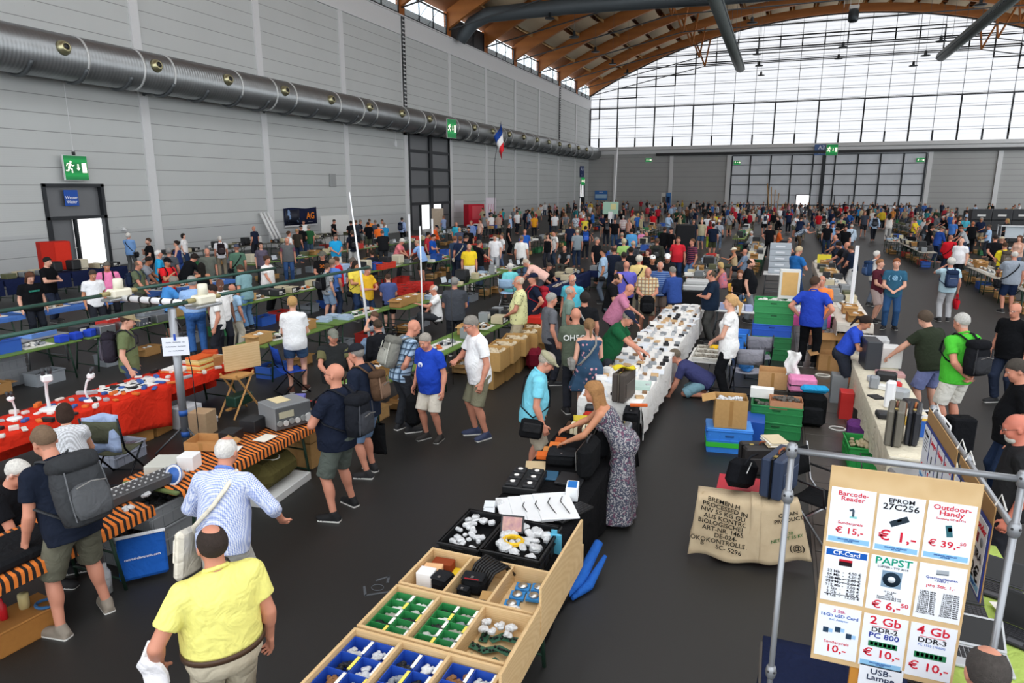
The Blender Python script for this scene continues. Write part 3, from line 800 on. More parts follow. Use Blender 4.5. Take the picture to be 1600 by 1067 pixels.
class Body:
 """joints of a figure facing +Y, feet at the origin"""
 def __init__(s,h=1.76,pose='stand',lean=0.,nod=0.,turn=0.,arms=('down','down'),w=1.,belly=0.,fem=False,twist=0.,tilt=0.):
  k=h/1.76;s.k=k;s.w=w;s.belly=belly;s.fem=fem;s.h=h
  X,Y,Z=np.eye(3);s.X=X
  pz={'sit':.50,'kneel':.33,'squat':.42}.get(pose,.935)*k
  py={'sit':-.2,'kneel':-.2}.get(pose,0.)*k
  ln=R(lean);s.up=V([0,math.sin(ln),math.cos(ln)]);s.fw=V([0,math.cos(ln),-math.sin(ln)])
  if pose not in('sit','kneel')and lean>12:py-=.12*k*math.sin(ln)
  s.P=V([0,py,pz])
  s.C=s.P+s.up*.30*k;s.N=s.P+s.up*.515*k
  tw=R(twist);s.sx=V([math.cos(tw),math.sin(tw),0]);
  s.S={};s.E={};s.Wr={}
  for sd in(-1,1):
   s.S[sd]=s.N-s.up*.065*k+s.sx*sd*(.165 if fem else.185)*k*(.6+.4*w)
   (o,f,u),(po,pf,pu)=ARMS[arms[0 if sd<0 else 1]]if isinstance(arms[0 if sd<0 else 1],str)else(arms[0 if sd<0 else 1],(.8,-.6,-.2))
   ww=.05*max(w-1,0)+.5*belly*.1 if o>0 else 0
   fy=V([-math.sin(tw),math.cos(tw),0])
   T=s.S[sd]+(s.sx*sd*(o+ww)+fy*f+Z*u)*k
   s.E[sd],s.Wr[sd]=ik(s.S[sd],T,.30*k,.255*k,s.sx*sd*po+fy*pf+Z*pu)
  hd=R(nod+lean*.55);hu=V([0,math.sin(hd),math.cos(hd)])
  tn=rot(hu,R(turn));s.hf=tn@V([0,math.cos(hd),-math.sin(hd)]);s.hx=tn@X;s.hu=hu
  if tilt:
   q=rot(s.hf,R(tilt));s.hu=q@s.hu;s.hx=q@s.hx
  s.Hc=s.N+(s.up*.045+s.hu*.135)*k+s.hf*.012*k
  s.HA=V([s.hx,s.hf,s.hu])
  s.K={};s.A={};s.T={};s.hip={}
  for sd in(-1,1):
   hp=s.P+X*sd*(.092 if not fem else.098)*k-Z*.03*k;s.hip[sd]=hp
   if pose=='walk':ft=V([sd*.085,.27 if sd>0 else-.30,.085 if sd>0 else.13])
   elif pose=='walk2':ft=V([sd*.085,.27 if sd<0 else-.30,.085 if sd<0 else.13])
   elif pose=='sit':ft=V([sd*.12,.26,.085])
   elif pose=='kneel':ft=V([sd*.1,-.34,.07])
   elif pose=='wide':ft=V([sd*.2,.02*sd,.085])
   elif pose=='step':ft=V([sd*.13,.14*sd,.085])
   else:ft=V([sd*.115,.03*sd,.085])
   if pose=='kneel':
    s.K[sd]=V([sd*.13,.14,.07])*k;s.A[sd]=ft*k
   else:s.K[sd],s.A[sd]=ik(hp,ft*k,.43*k,.425*k,V([sd*.12,1,0]))
   td=nrm(V([sd*.28,1,0]))
   if pose in('walk','walk2')and s.A[sd][2]>.1*k:td=nrm(td-Z*.45)
   if pose=='kneel':td=nrm(V([0,-.35,-1]))
   s.T[sd]=s.A[sd]+td*.15*k-Z*(.05*k if pose!='kneel' else 0)
 def torso(s,F,o=0.,k=.05,belly=1.,cuts=()):
  K,w=s.k,s.w;ax=V([s.X,s.fw,s.up]);axc=V([s.sx,nrm(np.cross(s.up,s.sx)),s.up])
  F.ell(s.P+s.up*.0*K,V([.165*w+(.015 if s.fem else 0),.118*w,.15])*K+o,k,ax,cuts)
  if s.fem:F.ell(s.P-s.fw*.05*K-s.up*.02*K,V([.15*w,.10*w,.12])*K+o,k,ax,cuts)
  F.ell(s.P+s.up*.17*K+s.fw*.01*K,V([(.135 if s.fem else.15)*w,.105*w,.16])*K+o,k,ax,cuts)
  if s.belly:F.ell(s.P+s.up*.13*K+s.fw*(.05+.05*s.belly)*K,V([.14*w,.10+.07*s.belly,.16])*K+o,k,ax,cuts)
  F.ell(s.P+s.up*.36*K,V([(.148 if s.fem else.168)*w,.112*w,.17])*K+o,k,axc,cuts)
  if s.fem:
   for sd in(-1,1):F.ell(s.P+s.up*.335*K+s.sx*sd*.075*K+s.fw*.085*K,V([.066,.062,.066])*K+o,k*.6,ax,cuts)
  sh=.062*K+o
  F.cap(s.S[-1]*.92+s.S[1]*.08,s.S[1]*.92+s.S[-1]*.08,sh,sh,k,None,cuts)
  F.cap(s.N-s.up*.03*K,s.N+s.up*.03*K,.075*K+o,.05*K+o*.3,k,None,cuts)
 def hand(s,F,sd,fine):
  K=s.k;W=s.Wr[sd];d=nrm(W-s.E[sd]);
  side=nrm(np.cross(d,V([0,0,1.]))if abs(d[2])<.85 else V([0,1.,0]))
  if abs(d[2])>=.85:side=nrm(V([0,1,0])-d*d[1])
  nrmv=np.cross(d,side)
  inn=-s.sx*sd
  if nrmv@(inn if abs(d[2])>.6 else V([0,0,-1.]))<0:nrmv=-nrmv
  F.rbox(W+d*.05*K,V([.028,.004,.036])*K,.011*K,.015,V([side,nrmv,d]))
  if not fine:
   F.cap(W+d*.09*K,W+d*.135*K+nrmv*.02*K,.024*K,.017*K,.02,(nrmv,.6));F.cap(W+d*.03*K+side*.03*K,W+d*.09*K+side*.055*K+nrmv*.02*K,.014*K,.010*K,.01)
   return
  for i,(off,ln)in enumerate(((-.033,.062),(-.011,.075),(.011,.08),(.033,.07))):
   a=W+d*.088*K+side*off*K;c1=.5+.12*i
   b=a+(d*math.cos(c1*.6)+nrmv*math.sin(c1*.6))*ln*.55*K;e=b+(d*math.cos(c1*1.8)+nrmv*math.sin(c1*1.8))*ln*.5*K
   F.cap(a,b,.0098*K,.009*K,.006);F.cap(b,e,.009*K,.0075*K,.005)
  a=W+d*.02*K+side*.03*K;b=a+nrm(d*.7+side*.7+nrmv*.3)*.045*K;e=b+nrm(d+side*.1+nrmv*.35)*.035*K
  F.cap(a,b,.014*K,.011*K,.01);F.cap(b,e,.011*K,.009*K,.006)
 def head(s,F,fine):
  K=s.k;H=s.Hc;ax=s.HA
  def p(x,y,z):return H+(s.hx*x+s.hf*y+s.hu*z)*K
  F.cap(s.N-s.up*.02*K,p(0,-.012,-.03),(.05 if s.fem else.058)*K,(.047 if s.fem else.054)*K,.03)
  F.ell(p(0,-.012,.025),V([.077,.098,.094])*K,.02,ax)
  F.ell(p(0,.028,-.03),V([.062,.07,.085])*K,.025,ax)
  F.ell(p(0,.045,-.075),V([.045,.045,.036])*K,.03,ax)
  for sd in(-1,1):F.ell(p(sd*.079,-.008,-.012),V([.012,.022,.034])*K,.008,ax)
  F.cap(p(0,.092,.012),p(0,.118,-.026),.010*K,.0155*K,.014)
  if fine:
   F.cap(p(-.035,.083,.034),p(.035,.083,.034),.013*K,.013*K,.02)
   for sd in(-1,1):
    F.ell(p(sd*.033,.105,.011),V([.018,.016,.013])*K,.01,ax,sub=True)
    F.ell(p(sd*.033,.079,.011),V([.0135,.0135,.0135])*K,.004,ax)
    F.ell(p(sd*.04,.065,-.035),V([.025,.025,.03])*K,.03,ax)
   F.cap(p(-.02,.089,-.063),p(.02,.089,-.063),.0085*K,.0085*K,.006)
   F.ell(p(0,.083,-.097),V([.02,.016,.015])*K,.02,ax)
 def flesh(s,vox,fine,skin,sleeve=0,socks=None,brow=None,beard=None,hairc=None):
  F=Field();K=s.k;w=.75+.25*s.w
  s.torso(F,-.004)
  fl=.88 if s.fem else 1.
  for sd in(-1,1):
   F.cap(s.S[sd],s.E[sd],.052*K*w*fl,.041*K*w*fl,.03);F.cap(s.E[sd],s.Wr[sd],.041*K*w*fl,.028*K*fl,.012)
   F.cap(s.E[sd]*.85+s.Wr[sd]*.15,s.E[sd]*.6+s.Wr[sd]*.4,.042*K*fl*w,.038*K*fl*w,.02)
   s.hand(F,sd,fine)
   F.cap(s.hip[sd],s.K[sd],.088*K*w,.056*K*w,.04);F.cap(s.K[sd],s.A[sd],.053*K*w,.036*K,.015)
   d=nrm(s.A[sd]-s.K[sd]);bk=-s.fw if d[2]<-.6 else V([0,0,1.])
   F.ell(s.K[sd]*.68+s.A[sd]*.32+bk*.018*K,V([.05,.052,.11])*K*w,.03,V([s.X,np.cross(d,s.X),d]))
   F.cap(s.A[sd]-V([0,0,.03])*K,s.T[sd]-V([0,0,.0])*K,.036*K,.03*K,.02)
  s.head(F,fine)
  v,f=F.run(vox)
  c=np.tile(lin(SKINS.get(skin,skin)),(len(v),1))
  q=(v-s.Hc)@s.HA.T/K
  def paint(m,col,a=1.):c[m]=c[m]*(1-a)+V(lin(col))*a
  hd=(np.abs(q[:,2])<.2)&(np.abs(q[:,0])<.12)&(np.abs(q[:,1])<.15)
  ax_,y_,z_=np.abs(q[:,0]),q[:,1],q[:,2]
  paint(hd&(y_>.07)&(np.abs(z_+.063)<.011)&(ax_<.027),'b5685e',.5)
  paint(hd&(y_>.05)&(np.abs(z_+.03)<.04)&(ax_>.03),'d0806c',.18)
  if brow:paint(hd&(y_>.06)&(np.abs(z_-.038)<.006)&(ax_<.053)&(ax_>.014),brow,.5)
  e=hd&(y_>.07)&(((ax_-.033)/.017)**2+((z_-.011)/.0085)**2<1)
  paint(e,'e9e4de',.9);paint(e&(((ax_-.033)/.0075)**2+((z_-.011)/.0085)**2<1),'2b201b')
  if beard:paint(hd&(z_<-.045-.3*(.06-y_).clip(0))&(y_>-.02)&~((np.abs(z_+.063)<.009)&(ax_<.024)),beard,.85)
  if hairc:paint(hd&(z_>.06-.9*np.maximum(.06-y_,0))&(z_>-.1)|hd&(y_<-.03)&(z_>-.08),hairc,.55)
  if socks:
   hgt,sc=socks
   paint((v[:,2]<hgt*K)&(q[:,2]<-.8),sc)
  return np_mesh('body',v,f,SKIN,col=c)
 def shirt(s,vox,sleeve=.55,hem=-.12,o=.016,m=CLOTH,wob=.0018,strap=False,open_=False):
  F=Field();K=s.k;w=.75+.25*s.w;fl=.9 if s.fem else 1.
  hc=[(s.P+s.up*hem*K,-s.up)]
  top=[(s.N-s.up*.10*K+s.fw*.0,s.up)]if strap else[]
  s.torso(F,o,cuts=tuple(hc+top))
  wv=.166*s.w+(.020 if s.fem else.006);a0=s.P+s.up*.2*K+s.fw*(.01+.035*s.belly)*K;a1=s.P+s.up*(hem-.25)*K+s.fw*(.012+.03*s.belly)*K-V([0,0,.0])
  F.cap(a0,a1,wv*K+o,wv*K+o,.05,(s.fw,(.122*s.w+.006+.045*s.belly)/wv),hc)
  if strap:
   for sd in(-1,1):F.cap(s.S[sd]*.55+s.S[-sd]*.45+s.up*.035*K,s.P+s.up*.36*K+s.sx*sd*.08*K,.05*K,.09*K,.03,(s.fw,1.3))
  sl=sleeve
  for sd in(-1,1):
   if sl<=0:continue
   if sl<=1:
    e=s.S[sd]+(s.E[sd]-s.S[sd])*sl;d=nrm(s.E[sd]-s.S[sd])
    F.cap(s.S[sd],s.E[sd],(.060*w*fl)*K+o*.8,(.052*w*fl)*K+o*1.3,.03,None,[(e,d)])
   else:
    F.cap(s.S[sd],s.E[sd],(.058*w)*K+o*.8,(.046*w)*K+o,.03)
    e=s.E[sd]+(s.Wr[sd]-s.E[sd])*(sl-1);d=nrm(s.Wr[sd]-s.E[sd])
    F.cap(s.E[sd],s.Wr[sd],.045*w*K+o,.036*K+o*.8,.012,None,[(e,d)])
  g=[]if strap else[(s.N+s.up*.022*K+s.fw*.03,nrm(s.up+s.fw*.35))]
  v,f=F.run(vox,g,wob)
  return np_mesh('shirt',v,f,m)
 def collar(s,vox):
  F=Field();K=s.k
  for i in range(12):
   a=2*PI*i/12;b=2*PI*(i+1)/12
   def pt(a):return s.N+s.up*(.035-.03*math.cos(a))*K+s.X*math.sin(a)*.066*K+s.fw*(math.cos(a)*.062+.006)*K
   F.cap(pt(a),pt(b),.013*K,.013*K,.006)
  v,f=F.run(vox*.7);return np_mesh('collar',v,f,CLOTH)
 def trousers(s,vox,length=2.,o=.014,m=CLOTH,wob=.0018):
  F=Field();K=s.k;w=.75+.25*s.w;X=s.X
  wc=[(s.P+s.up*.09*K,s.up)]
  F.ell(s.P,V([.167*s.w+(.015 if s.fem else 0),.122*s.w+.02*s.belly,.15])*K+o,.05,V([X,s.fw,s.up]),wc)
  if s.fem:F.ell(s.P-s.fw*.05*K-s.up*.02*K,V([.15*s.w,.10*s.w,.12])*K+o,.05,V([X,s.fw,s.up]),wc)
  for sd in(-1,1):
   if length<=1:
    e=s.hip[sd]+(s.K[sd]-s.hip[sd])*length;d=nrm(s.K[sd]-s.hip[sd])
    F.cap(s.hip[sd],s.K[sd],.092*K*w+o,.074*K*w+o*1.6,.035,None,[(e,d)])
   else:
    F.cap(s.hip[sd],s.K[sd],.090*K*w+o,.060*K*w+o*1.4,.035)
    e=s.K[sd]+(s.A[sd]-s.K[sd])*(length-1);d=nrm(s.A[sd]-s.K[sd])
    F.cap(s.K[sd],s.A[sd],.058*K*w+o*1.5,.047*K*w+o*1.5,.02,None,[(e,d)])
  v,f=F.run(vox,(),wob)
  return np_mesh('trousers',v,f,m)
 def skirt(s,vox,z,flare=.1,m=CLOTH,top=.45,o=.014,drag=(0,0)):
  """dress or skirt down to height z"""
  F=Field();K=s.k;fl=[]
  if top>.2:
   s.torso(F,o,cuts=[(s.P+s.up*top*K,s.up)])
  F.ell(s.P,V([.18*s.w,.14*s.w,.15])*K+o,.05,V([s.X,s.fw,s.up]),[(s.P+s.up*min(top,.12)*K,s.up)])
  b=V([s.P[0]+drag[0],s.P[1]*.6+drag[1],z+.02])
  F.cap(s.P-s.X*.06,b-s.X*(.06+flare*.5),.125*s.w*K,.13*s.w*K+flare*.5,.06,(V([0,1.,0]),.85));F.cap(s.P+s.X*.06,b+s.X*(.06+flare*.5),.125*s.w*K,.13*s.w*K+flare*.5,.06,(V([0,1.,0]),.85))
  v,f=F.run(vox,[(V([0,0,z]),V([0,0,-1.]))],.003)
  k=((s.P[2]-v[:,2])/max(s.P[2]-z,.1)).clip(0,1)
  a=np.arctan2(v[:,1]-b[1],v[:,0]-b[0]);v[:,:2]+=(np.stack([np.cos(a),np.sin(a)],1)*(np.sin(a*9+1)*.022*k)[:,None])
  return np_mesh('dress',v,f,m)
 def shoe(s,sd,vox,sandal=False):
  F=Field();K=s.k;A,T=s.A[sd],s.T[sd];d=nrm(T-A+V([0,0,.05*K]))if T[2]>0 else nrm(T-A)
  up=V([0,0,1.]);up=nrm(up-d*(up@d));sx=np.cross(d,up);ax=V([sx,d,up])
  b=A-up*.045*K
  F.ell(b+d*.03*K+up*.005*K,V([.045,.10,.045])*K,.02,ax);F.ell(b+d*.12*K-up*.005*K,V([.049,.09,.036])*K,.03,ax)
  F.cap(b-d*.04*K,b+up*.045*K,.04*K,.047*K,.02)
  F.rbox(b+d*.055*K-up*.03*K,V([.03,.115,.006])*K,.016*K,.012,ax)
  v,f=F.run(vox)
  q=(v-b)@up/K;fm=(q[f].mean(1)<-.024).astype(int)
  return np_mesh('shoe',v,f,SHOE,fm)
 def hp(s,x,y,z):return s.Hc+(s.hx*x+s.hf*y+s.hu*z)*s.k
 def hair(s,vox,style):
  F=Field();K=s.k;ax=s.HA;p=s.hp
  n1=nrm(s.hf*.72-s.hu*.69)
  def cutp(y,z,n):return(p(0,y,z),n)
  if style in('short','pony','long','bob','full','mid','bun'):
   o=.007 if style=='short' else.014
   z0=-.075 if style!='short' else-.062
   side=nrm(s.hf*.96-s.hu*.28)
   F.ell(p(0,-.016,.03),(V([.077,.097,.092])+o)*K,.015,ax,[cutp(.088,.09,n1),cutp(.016,.0,side),cutp(-.085,z0,nrm(s.hf*.75-s.hu))])
   F.ell(p(0,.0,.045),(V([.072,.088,.074])+o)*K,.02,ax,[cutp(.09,.074,nrm(s.hf*.6-s.hu*.8))])
  if style in('ring','thin'):
   F.ell(p(0,-.018,.02),V([.085,.104,.10 if style=='thin' else.09])*K,.015,ax,[cutp(.05,.03,nrm(s.hf*.9-s.hu*.25)),cutp(-.085,-.07,nrm(s.hf*.6-s.hu))]+([]if style=='thin' else[cutp(-.02,.07,nrm(s.hu*.9+s.hf*.5))]))
   if style=='thin':F.ell(p(0,-.045,.125),V([.055,.06,.035])*K,.02,ax,sub=True);F.ell(p(0,.06,.115),V([.05,.05,.03])*K,.02,ax,sub=True)
  if style in('long','mid'):
   L=.30 if style=='long' else.17
   F.cap(p(0,-.075,.03),p(0,-.095,-L),.075*K,.06*K,.03,(s.hf,.6))
   for sd in(-1,1):F.cap(p(sd*.07,-.01,.03),p(sd*.075,-.03,-L*.75),.035*K,.03*K,.03)
  if style=='bob':
   F.ell(p(0,-.035,-.03),V([.10,.08,.10])*K,.02,ax,[cutp(.03,.0,s.hf)])
  if style=='pony':
   F.cap(p(0,-.10,.02),p(0,-.15,-.02),.035*K,.034*K,.015);F.cap(p(0,-.15,-.02),p(0,-.145,-.2),.034*K,.016*K,.015)
  if style=='bun':F.ell(p(0,-.12,.06),V([.045,.04,.045])*K,.01,ax)
  if style=='full':F.ell(p(0,-.02,.03),V([.1,.112,.108])*K,.02,ax,[cutp(.065,.05,n1),cutp(0,-.09,-s.hu)])
  v,f=F.run(vox,(),.003);return np_mesh('hair',v,f,HAIR)
 def beard(s,vox):
  F=Field();K=s.k;p=s.hp
  F.ell(p(0,.052,-.085),V([.055,.056,.052])*K,.02,s.HA,[(p(0,0,-.05),s.hu),(p(0,.0,0),-s.hf)])
  F.cap(p(-.028,.096,-.05),p(.028,.096,-.05),.009*K,.009*K,.008)
  v,f=F.run(vox,(),.0015);return np_mesh('beard',v,f,HAIR)
 def hat(s,vox,style):
  F=Field();K=s.k;ax=s.HA;p=s.hp
  if style in('cap','backcap'):
   sg=1 if style=='cap' else-1
   F.ell(p(0,-.012,.035),V([.094,.115,.10])*K,.01,ax,[(p(0,0,.038),-s.hu)])
   F.ell(p(0,.115*sg,.044),V([.078,.085,.009])*K,.012,ax)
  elif style=='flat':
   F.ell(p(0,-.01,.06),V([.105,.128,.055])*K,.015,V([s.hx,nrm(s.hf-s.hu*.18),nrm(s.hu+s.hf*.18)]));F.ell(p(0,.118,.038),V([.075,.05,.012])*K,.015,ax)
  elif style in('brim','straw'):
   F.ell(p(0,-.01,.06),V([.092,.11,.085])*K,.01,ax,[(p(0,0,.035),-s.hu)])
   F.ell(p(0,-.005,.044),V([.165,.18,.012])*K,.02,ax)
  v,f=F.run(vox*.8);return np_mesh('cap' if 'cap' in style or style=='flat' else 'hat',v,f,CLOTH)
# ============================================================= STALL FURNITURE AND GOODS
rg=random.Random(3)
ORDN=['first','second','third','fourth','fifth','sixth','seventh','eighth','ninth','tenth','eleventh','twelfth','thirteenth','fourteenth','fifteenth','sixteenth']
GREENT=mat('green_table_paint','5f8a34',.5,0,.4,.08,6)
DKGREEN=mat('dark_green_steel','1f3a2c',.5,.2,.4,.05)
FOIL=NT('clear_plastic_bag');FOIL.base(FOIL.mix(FOIL.noise(14,3),(.85,.86,.87),(.42,.44,.46)));FOIL.b.inputs['Roughness'].default_value=.25;FOIL.b.inputs['Specular IOR Level'].default_value=.8;FOIL.bump(FOIL.noise(35,4),.8,.02);FOIL=FOIL.m
TABLES={}
def bench_table(x,y,lab,L=2.2,w=.7,z=.76,top=None,col='6b9438',legs=DKGREEN,rz=0.,group='trestle tables'):
 """folding trestle table, long side along local Y"""
 key=(L,w,z,col)
 if key in TABLES:return clone(TABLES[key],(x,y,0),rz,lab,group=group)
 o=thing('trestle_table',lab,'table',(x,y,0),rz,group)
 MB().box((0,0,z-.015),(w,L,.03),b=.006).build('tabletop',top or WOOD,o,col)
 for s in(-1,1):
  for q in(-1,1):MB().tube([(q*w*.42,s*L*.38,z-.03),(q*w*.44,s*L*.42,0)],.018,6).build('leg',legs,o)
  MB().tube([(-w*.43,s*L*.41,.12),(w*.43,s*L*.41,.12)],.012,5).tube([(-w*.43,s*L*.4,.4),(w*.43,s*L*.4,.4)],.012,5).tube([(0,s*L*.4,.4),(0,s*L*.12,z-.04)],.012,5).build('brace',legs,o)
 TABLES[key]=o
 return o
def cloth(lab,x0,x1,y0,y1,z,col,drops,m=CLOTH,name='tablecloth',wav=.02,sub=26):
 """cloth lying on a table and hanging over its sides by drops = (x0,x1,y0,y1)"""
 a,b,c,d=drops
 us=[x0-1e-3]*0;m_=MB()
 def prof(lo,hi,dl,dh,n):
  pts=[]
  if dl:pts+=[(lo-.012,-dl),(lo-.008,-dl*.5),(lo-.004,-.01)]
  pts+=[(lo+(hi-lo)*i/n,0)for i in range(n+1)]
  if dh:pts+=[(hi+.004,-.01),(hi+.008,-dh*.5),(hi+.012,-dh)]
  return pts
 px,py=prof(x0,x1,a,b,4),prof(y0,y1,c,d,sub)
 vs=[]
 for j,(yy,dy)in enumerate(py):
  for i,(xx,dx)in enumerate(px):
   dz=min(dx,dy);w=wav*math.sin(yy*13+xx*3)*(dx<-.02)+wav*math.sin(xx*15)*(dy<-.02)
   k_=min(1,-dz*3)
   vs.append((xx+(w*k_ if dx<dy else 0),yy+(w*k_ if dy<dx else 0),z+.006+dz+.25*w*k_))
 n=len(px)
 m_.add(vs,[(j*n+i,j*n+i+1,(j+1)*n+i+1,(j+1)*n+i)for j in range(len(py)-1)for i in range(n-1)],0,True)
 m_.add([(v[0],v[1],v[2]-.004)for v in vs],[(j*n+i,(j+1)*n+i,(j+1)*n+i+1,j*n+i+1)for j in range(len(py)-1)for i in range(n-1)],0,True)
 return tag(m_.build(name,m,None,col),lab,'tablecloth')
def box(name,lab,cat,p,d,col,rz=0.,m=PLASTIC,b=.006,group=None):
 return tag(MB().box((0,0,d[2]/2),d,b=b).build(name,m,None,col,p,rz),lab,cat,group)
def carton(lab,p,d,rz=0.,col='b8905f',flaps=(1,1,1,1),fill=None,tape=True,group=None):
 """open cardboard box with flaps"""
 o=thing('cardboard_box',lab,'box',p,rz,group);w,l,h=d;t=.006
 m=MB().box((0,0,t/2),(w,l,t))
 for s in(-1,1):m.box((s*(w/2-t/2),0,h/2),(t,l,h));m.box((0,s*(l/2-t/2),h/2),(w-2*t,t,h))
 m.build('box_walls',CARD,o,col)
 for i,f in enumerate(flaps):
  if not f:continue
  s=(-1,1)[i%2];q=i<2;fw,fl=(l,w*.45)if q else(w,l*.45);a=R(25+17*i)*f
  c_,s_=math.cos(a),math.sin(a)
  if q:pts=[(s*w/2,-fw/2,h),(s*w/2,fw/2,h),(s*(w/2+fl*c_),fw/2,h-fl*s_*.6),(s*(w/2+fl*c_),-fw/2,h-fl*s_*.6)]
  else:pts=[(-fw/2,s*l/2,h),(fw/2,s*l/2,h),(fw/2,s*(l/2+fl*c_),h-fl*s_*.6),(-fw/2,s*(l/2+fl*c_),h-fl*s_*.6)]
  MB().add(pts+[(a_,b_,c2+.005)for a_,b_,c2 in pts],[(0,1,2,3),(7,6,5,4),(0,4,5,1),(1,5,6,2),(2,6,7,3),(3,7,4,0)]).build('flap',CARD,o,tuple(v*1.1 for v in lin(col)))
 if tape:MB().box((0,-l/2-.001,h*.5),(.05,.002,h*.9)).build('tape',PLASTIC,o,'a67c48')
 if fill:tag_fill(o,w-.02,l-.02,h*.85,fill)
 return o
def lumps(m,w,l,z,n,r,seed=0):
 q=random.Random(seed)
 for i in range(n):
  x,y=q.uniform(-w/2+r*.8,w/2-r*.8),q.uniform(-l/2+r*.8,l/2-r*.8)
  a,b,c=[r*q.uniform(.6,1.2)for _ in range(3)]
  M=Matrix.Rotation(q.uniform(0,3),3,'Z')@Matrix.Rotation(q.uniform(-.5,.5),3,'X')
  m.box((x,y,z+q.uniform(0,r*.5)),(a*1.6,b*1.6,c),M=M,b=r*.3)
 return m
def tag_fill(o,w,l,z,col):
 f=lumps(MB(),w,l,z,30,min(w,l)*.12,int(w*999)).build('contents',FOIL if col=='bag' else PLASTIC,o,'dcdcdc' if col=='bag' else col)
 f['kind']='stuff'
 return f
CR={}
def crate(lab,p,d,col,rz=0.,fill=None,group=None,lid=None,m=PLASTIC):
 """stacking crate: hollow, rimmed, ribbed, with hand holes"""
 o=thing('plastic_crate',lab,'crate',p,rz,group);w,l,h=d;t=.012
 mb=MB().box((0,0,t/2),(w-.03,l-.03,t))
 for s in(-1,1):
  mb.box((s*(w/2-t),0,h/2),(t,l-.02,h));mb.box((0,s*(l/2-t),h/2),(w-.02,t,h))
  for i in range(5):
   k_=(i-2)/4.6
   mb.box((s*(w/2-t*.3),k_*l,h*.42),(t,.015,h*.7));mb.box((k_*w,s*(l/2-t*.3),h*.42),(.015,t,h*.7))
 mb.build('crate_walls',m,o,col)
 q=MB()
 for s in(-1,1):q.box((s*(w/2-.006),0,h-.012),(.03,l+.01,.024),b=.004);q.box((0,s*(l/2-.006),h-.012),(w+.01,.03,.024),b=.004);q.box((s*(w/2-.004),0,h*.55),(.02,l,.014));q.box((0,s*(l/2-.004),h*.55),(w,.02,.014))
 q.build('rim',m,o,tuple(v*1.12 for v in lin(col)))
 g=MB()
 for s in(-1,1):g.box((0,s*(l/2+.001),h*.75),(min(.12,w*.3),.012,.03),b=.005)
 g.build('hand_hole',m,o,tuple(v*.4 for v in lin(col)))
 if fill:tag_fill(o,w-.04,l-.04,h*.75,fill)
 if lid:MB().box((0,0,h+.012),(w+.01,l+.01,.026),b=.006).build('lid',m,o,lid)
 return o
def radio(lab,p,d,col,rz=0.,face=None,knobs=5,group=None,cat='radio'):
 """boxed instrument: front on local -X ... with display, knobs, feet"""
 o=thing('radio_set',lab,cat,p,rz,group);w,l,h=d
 MB().box((0,0,h/2+.008),d,b=.008).build('case',PLASTIC,o,col)
 f=MB().box((0,-l/2-.004,h/2+.008),(w*.97,.012,h*.92),b=.003).build('front_panel',PLASTIC,o,face or '26282b')
 MB().box((-w*.2,-l/2-.012,h*.66),(w*.4,.006,h*.28)).build('display',PLASTIC,f,'b8b49a')
 for i in range(knobs):
  x=-w*.4+w*.8*i/max(knobs-1,1);zz=h*(.3 if i%2 else.34)
  MB().cyl((x,-l/2-.01,zz),(x,-l/2-.035,zz),h*(.12 if i!=knobs-1 else.2),n=14).build('knob',PLASTIC,f,'c9c9c6' if i%2 else '8f9290')
 m=MB()
 for x in(-.4,.4):
  for y in(-.4,.4):m.cyl((x*w,y*l,0),(x*w,y*l,.01),.012,n=8)
 m.build('feet',PLASTIC,o,'1c1c1e')
 return o
def coil(lab,p,r,col,n=4,th=.006,name='cable_coil',cat='cable',group=None,flat=.35):
 m=MB();q=random.Random(int(r*1e4)+n)
 pts=[]
 for i in range(n*14):
  a=2*PI*i/14;rr=r*(1-.06*q.random());pts.append((rr*math.cos(a),rr*math.sin(a)*.85,th+.004*i/14+q.random()*.012*flat))
 return tag(m.tube(pts,th,5).build(name,PLASTIC,None,col,p),lab,cat,group)
def laptop(lab,p,rz,col='1e1f22',ang=100,group='laptops'):
 o=thing('laptop',lab,'laptop',p,rz,group)
 MB().box((0,0,.012),(.34,.24,.022),b=.006).build('base',PLASTIC,o,col)
 kb=MB()
 for i in range(12):
  for j in range(5):kb.box((-.145+.0265*i,.08-.026*j,.0245),(.022,.02,.004))
 kb.build('keyboard',PLASTIC,o,'2c2d31' if col!='1e1f22' else '38393d');MB().box((0,-.085,.0235),(.09,.05,.003)).build('touchpad',PLASTIC,o,'4a4b50')
 a=R(ang);M=frame((0,.12,.022),(1,0,0),(0,-math.cos(a),math.sin(a)))
 s=MB().box(M@Vector((0,.115,0)),(.34,.23,.01),M=M.to_3x3(),b=.004).build('screen_lid',PLASTIC,o,col)
 MB().box(M@Vector((0,.115,.006)),(.31,.195,.002),M=M.to_3x3()).build('screen',PLASTIC,s,'0c0d10')
 return o
def paper(lab,p,w,l,col='f0efea',rz=0.,name='paper_sheet',cat='paper',group=None,h=.003):
 return tag(MB().box((0,0,h/2),(w,l,h)).build(name,PAPER,None,col,p,rz),lab,cat,group)
def stack(lab,p,w,l,n,rz=0.,name='book_stack',cat='books',th=.02,cols=('c9b48c','8a6a4a','e6e0d0','3a5a86','a03a34')):
 q=random.Random(n*7+int(w*100));o=thing(name,lab,cat,p,rz)
 for i in range(n):MB().box((q.uniform(-.01,.01),q.uniform(-.01,.01),th*(i+.5)),(w,l,th*.94),rz=q.uniform(-.08,.08),b=.002).build('book',PAPER,o,cols[q.randrange(len(cols))])
 return o
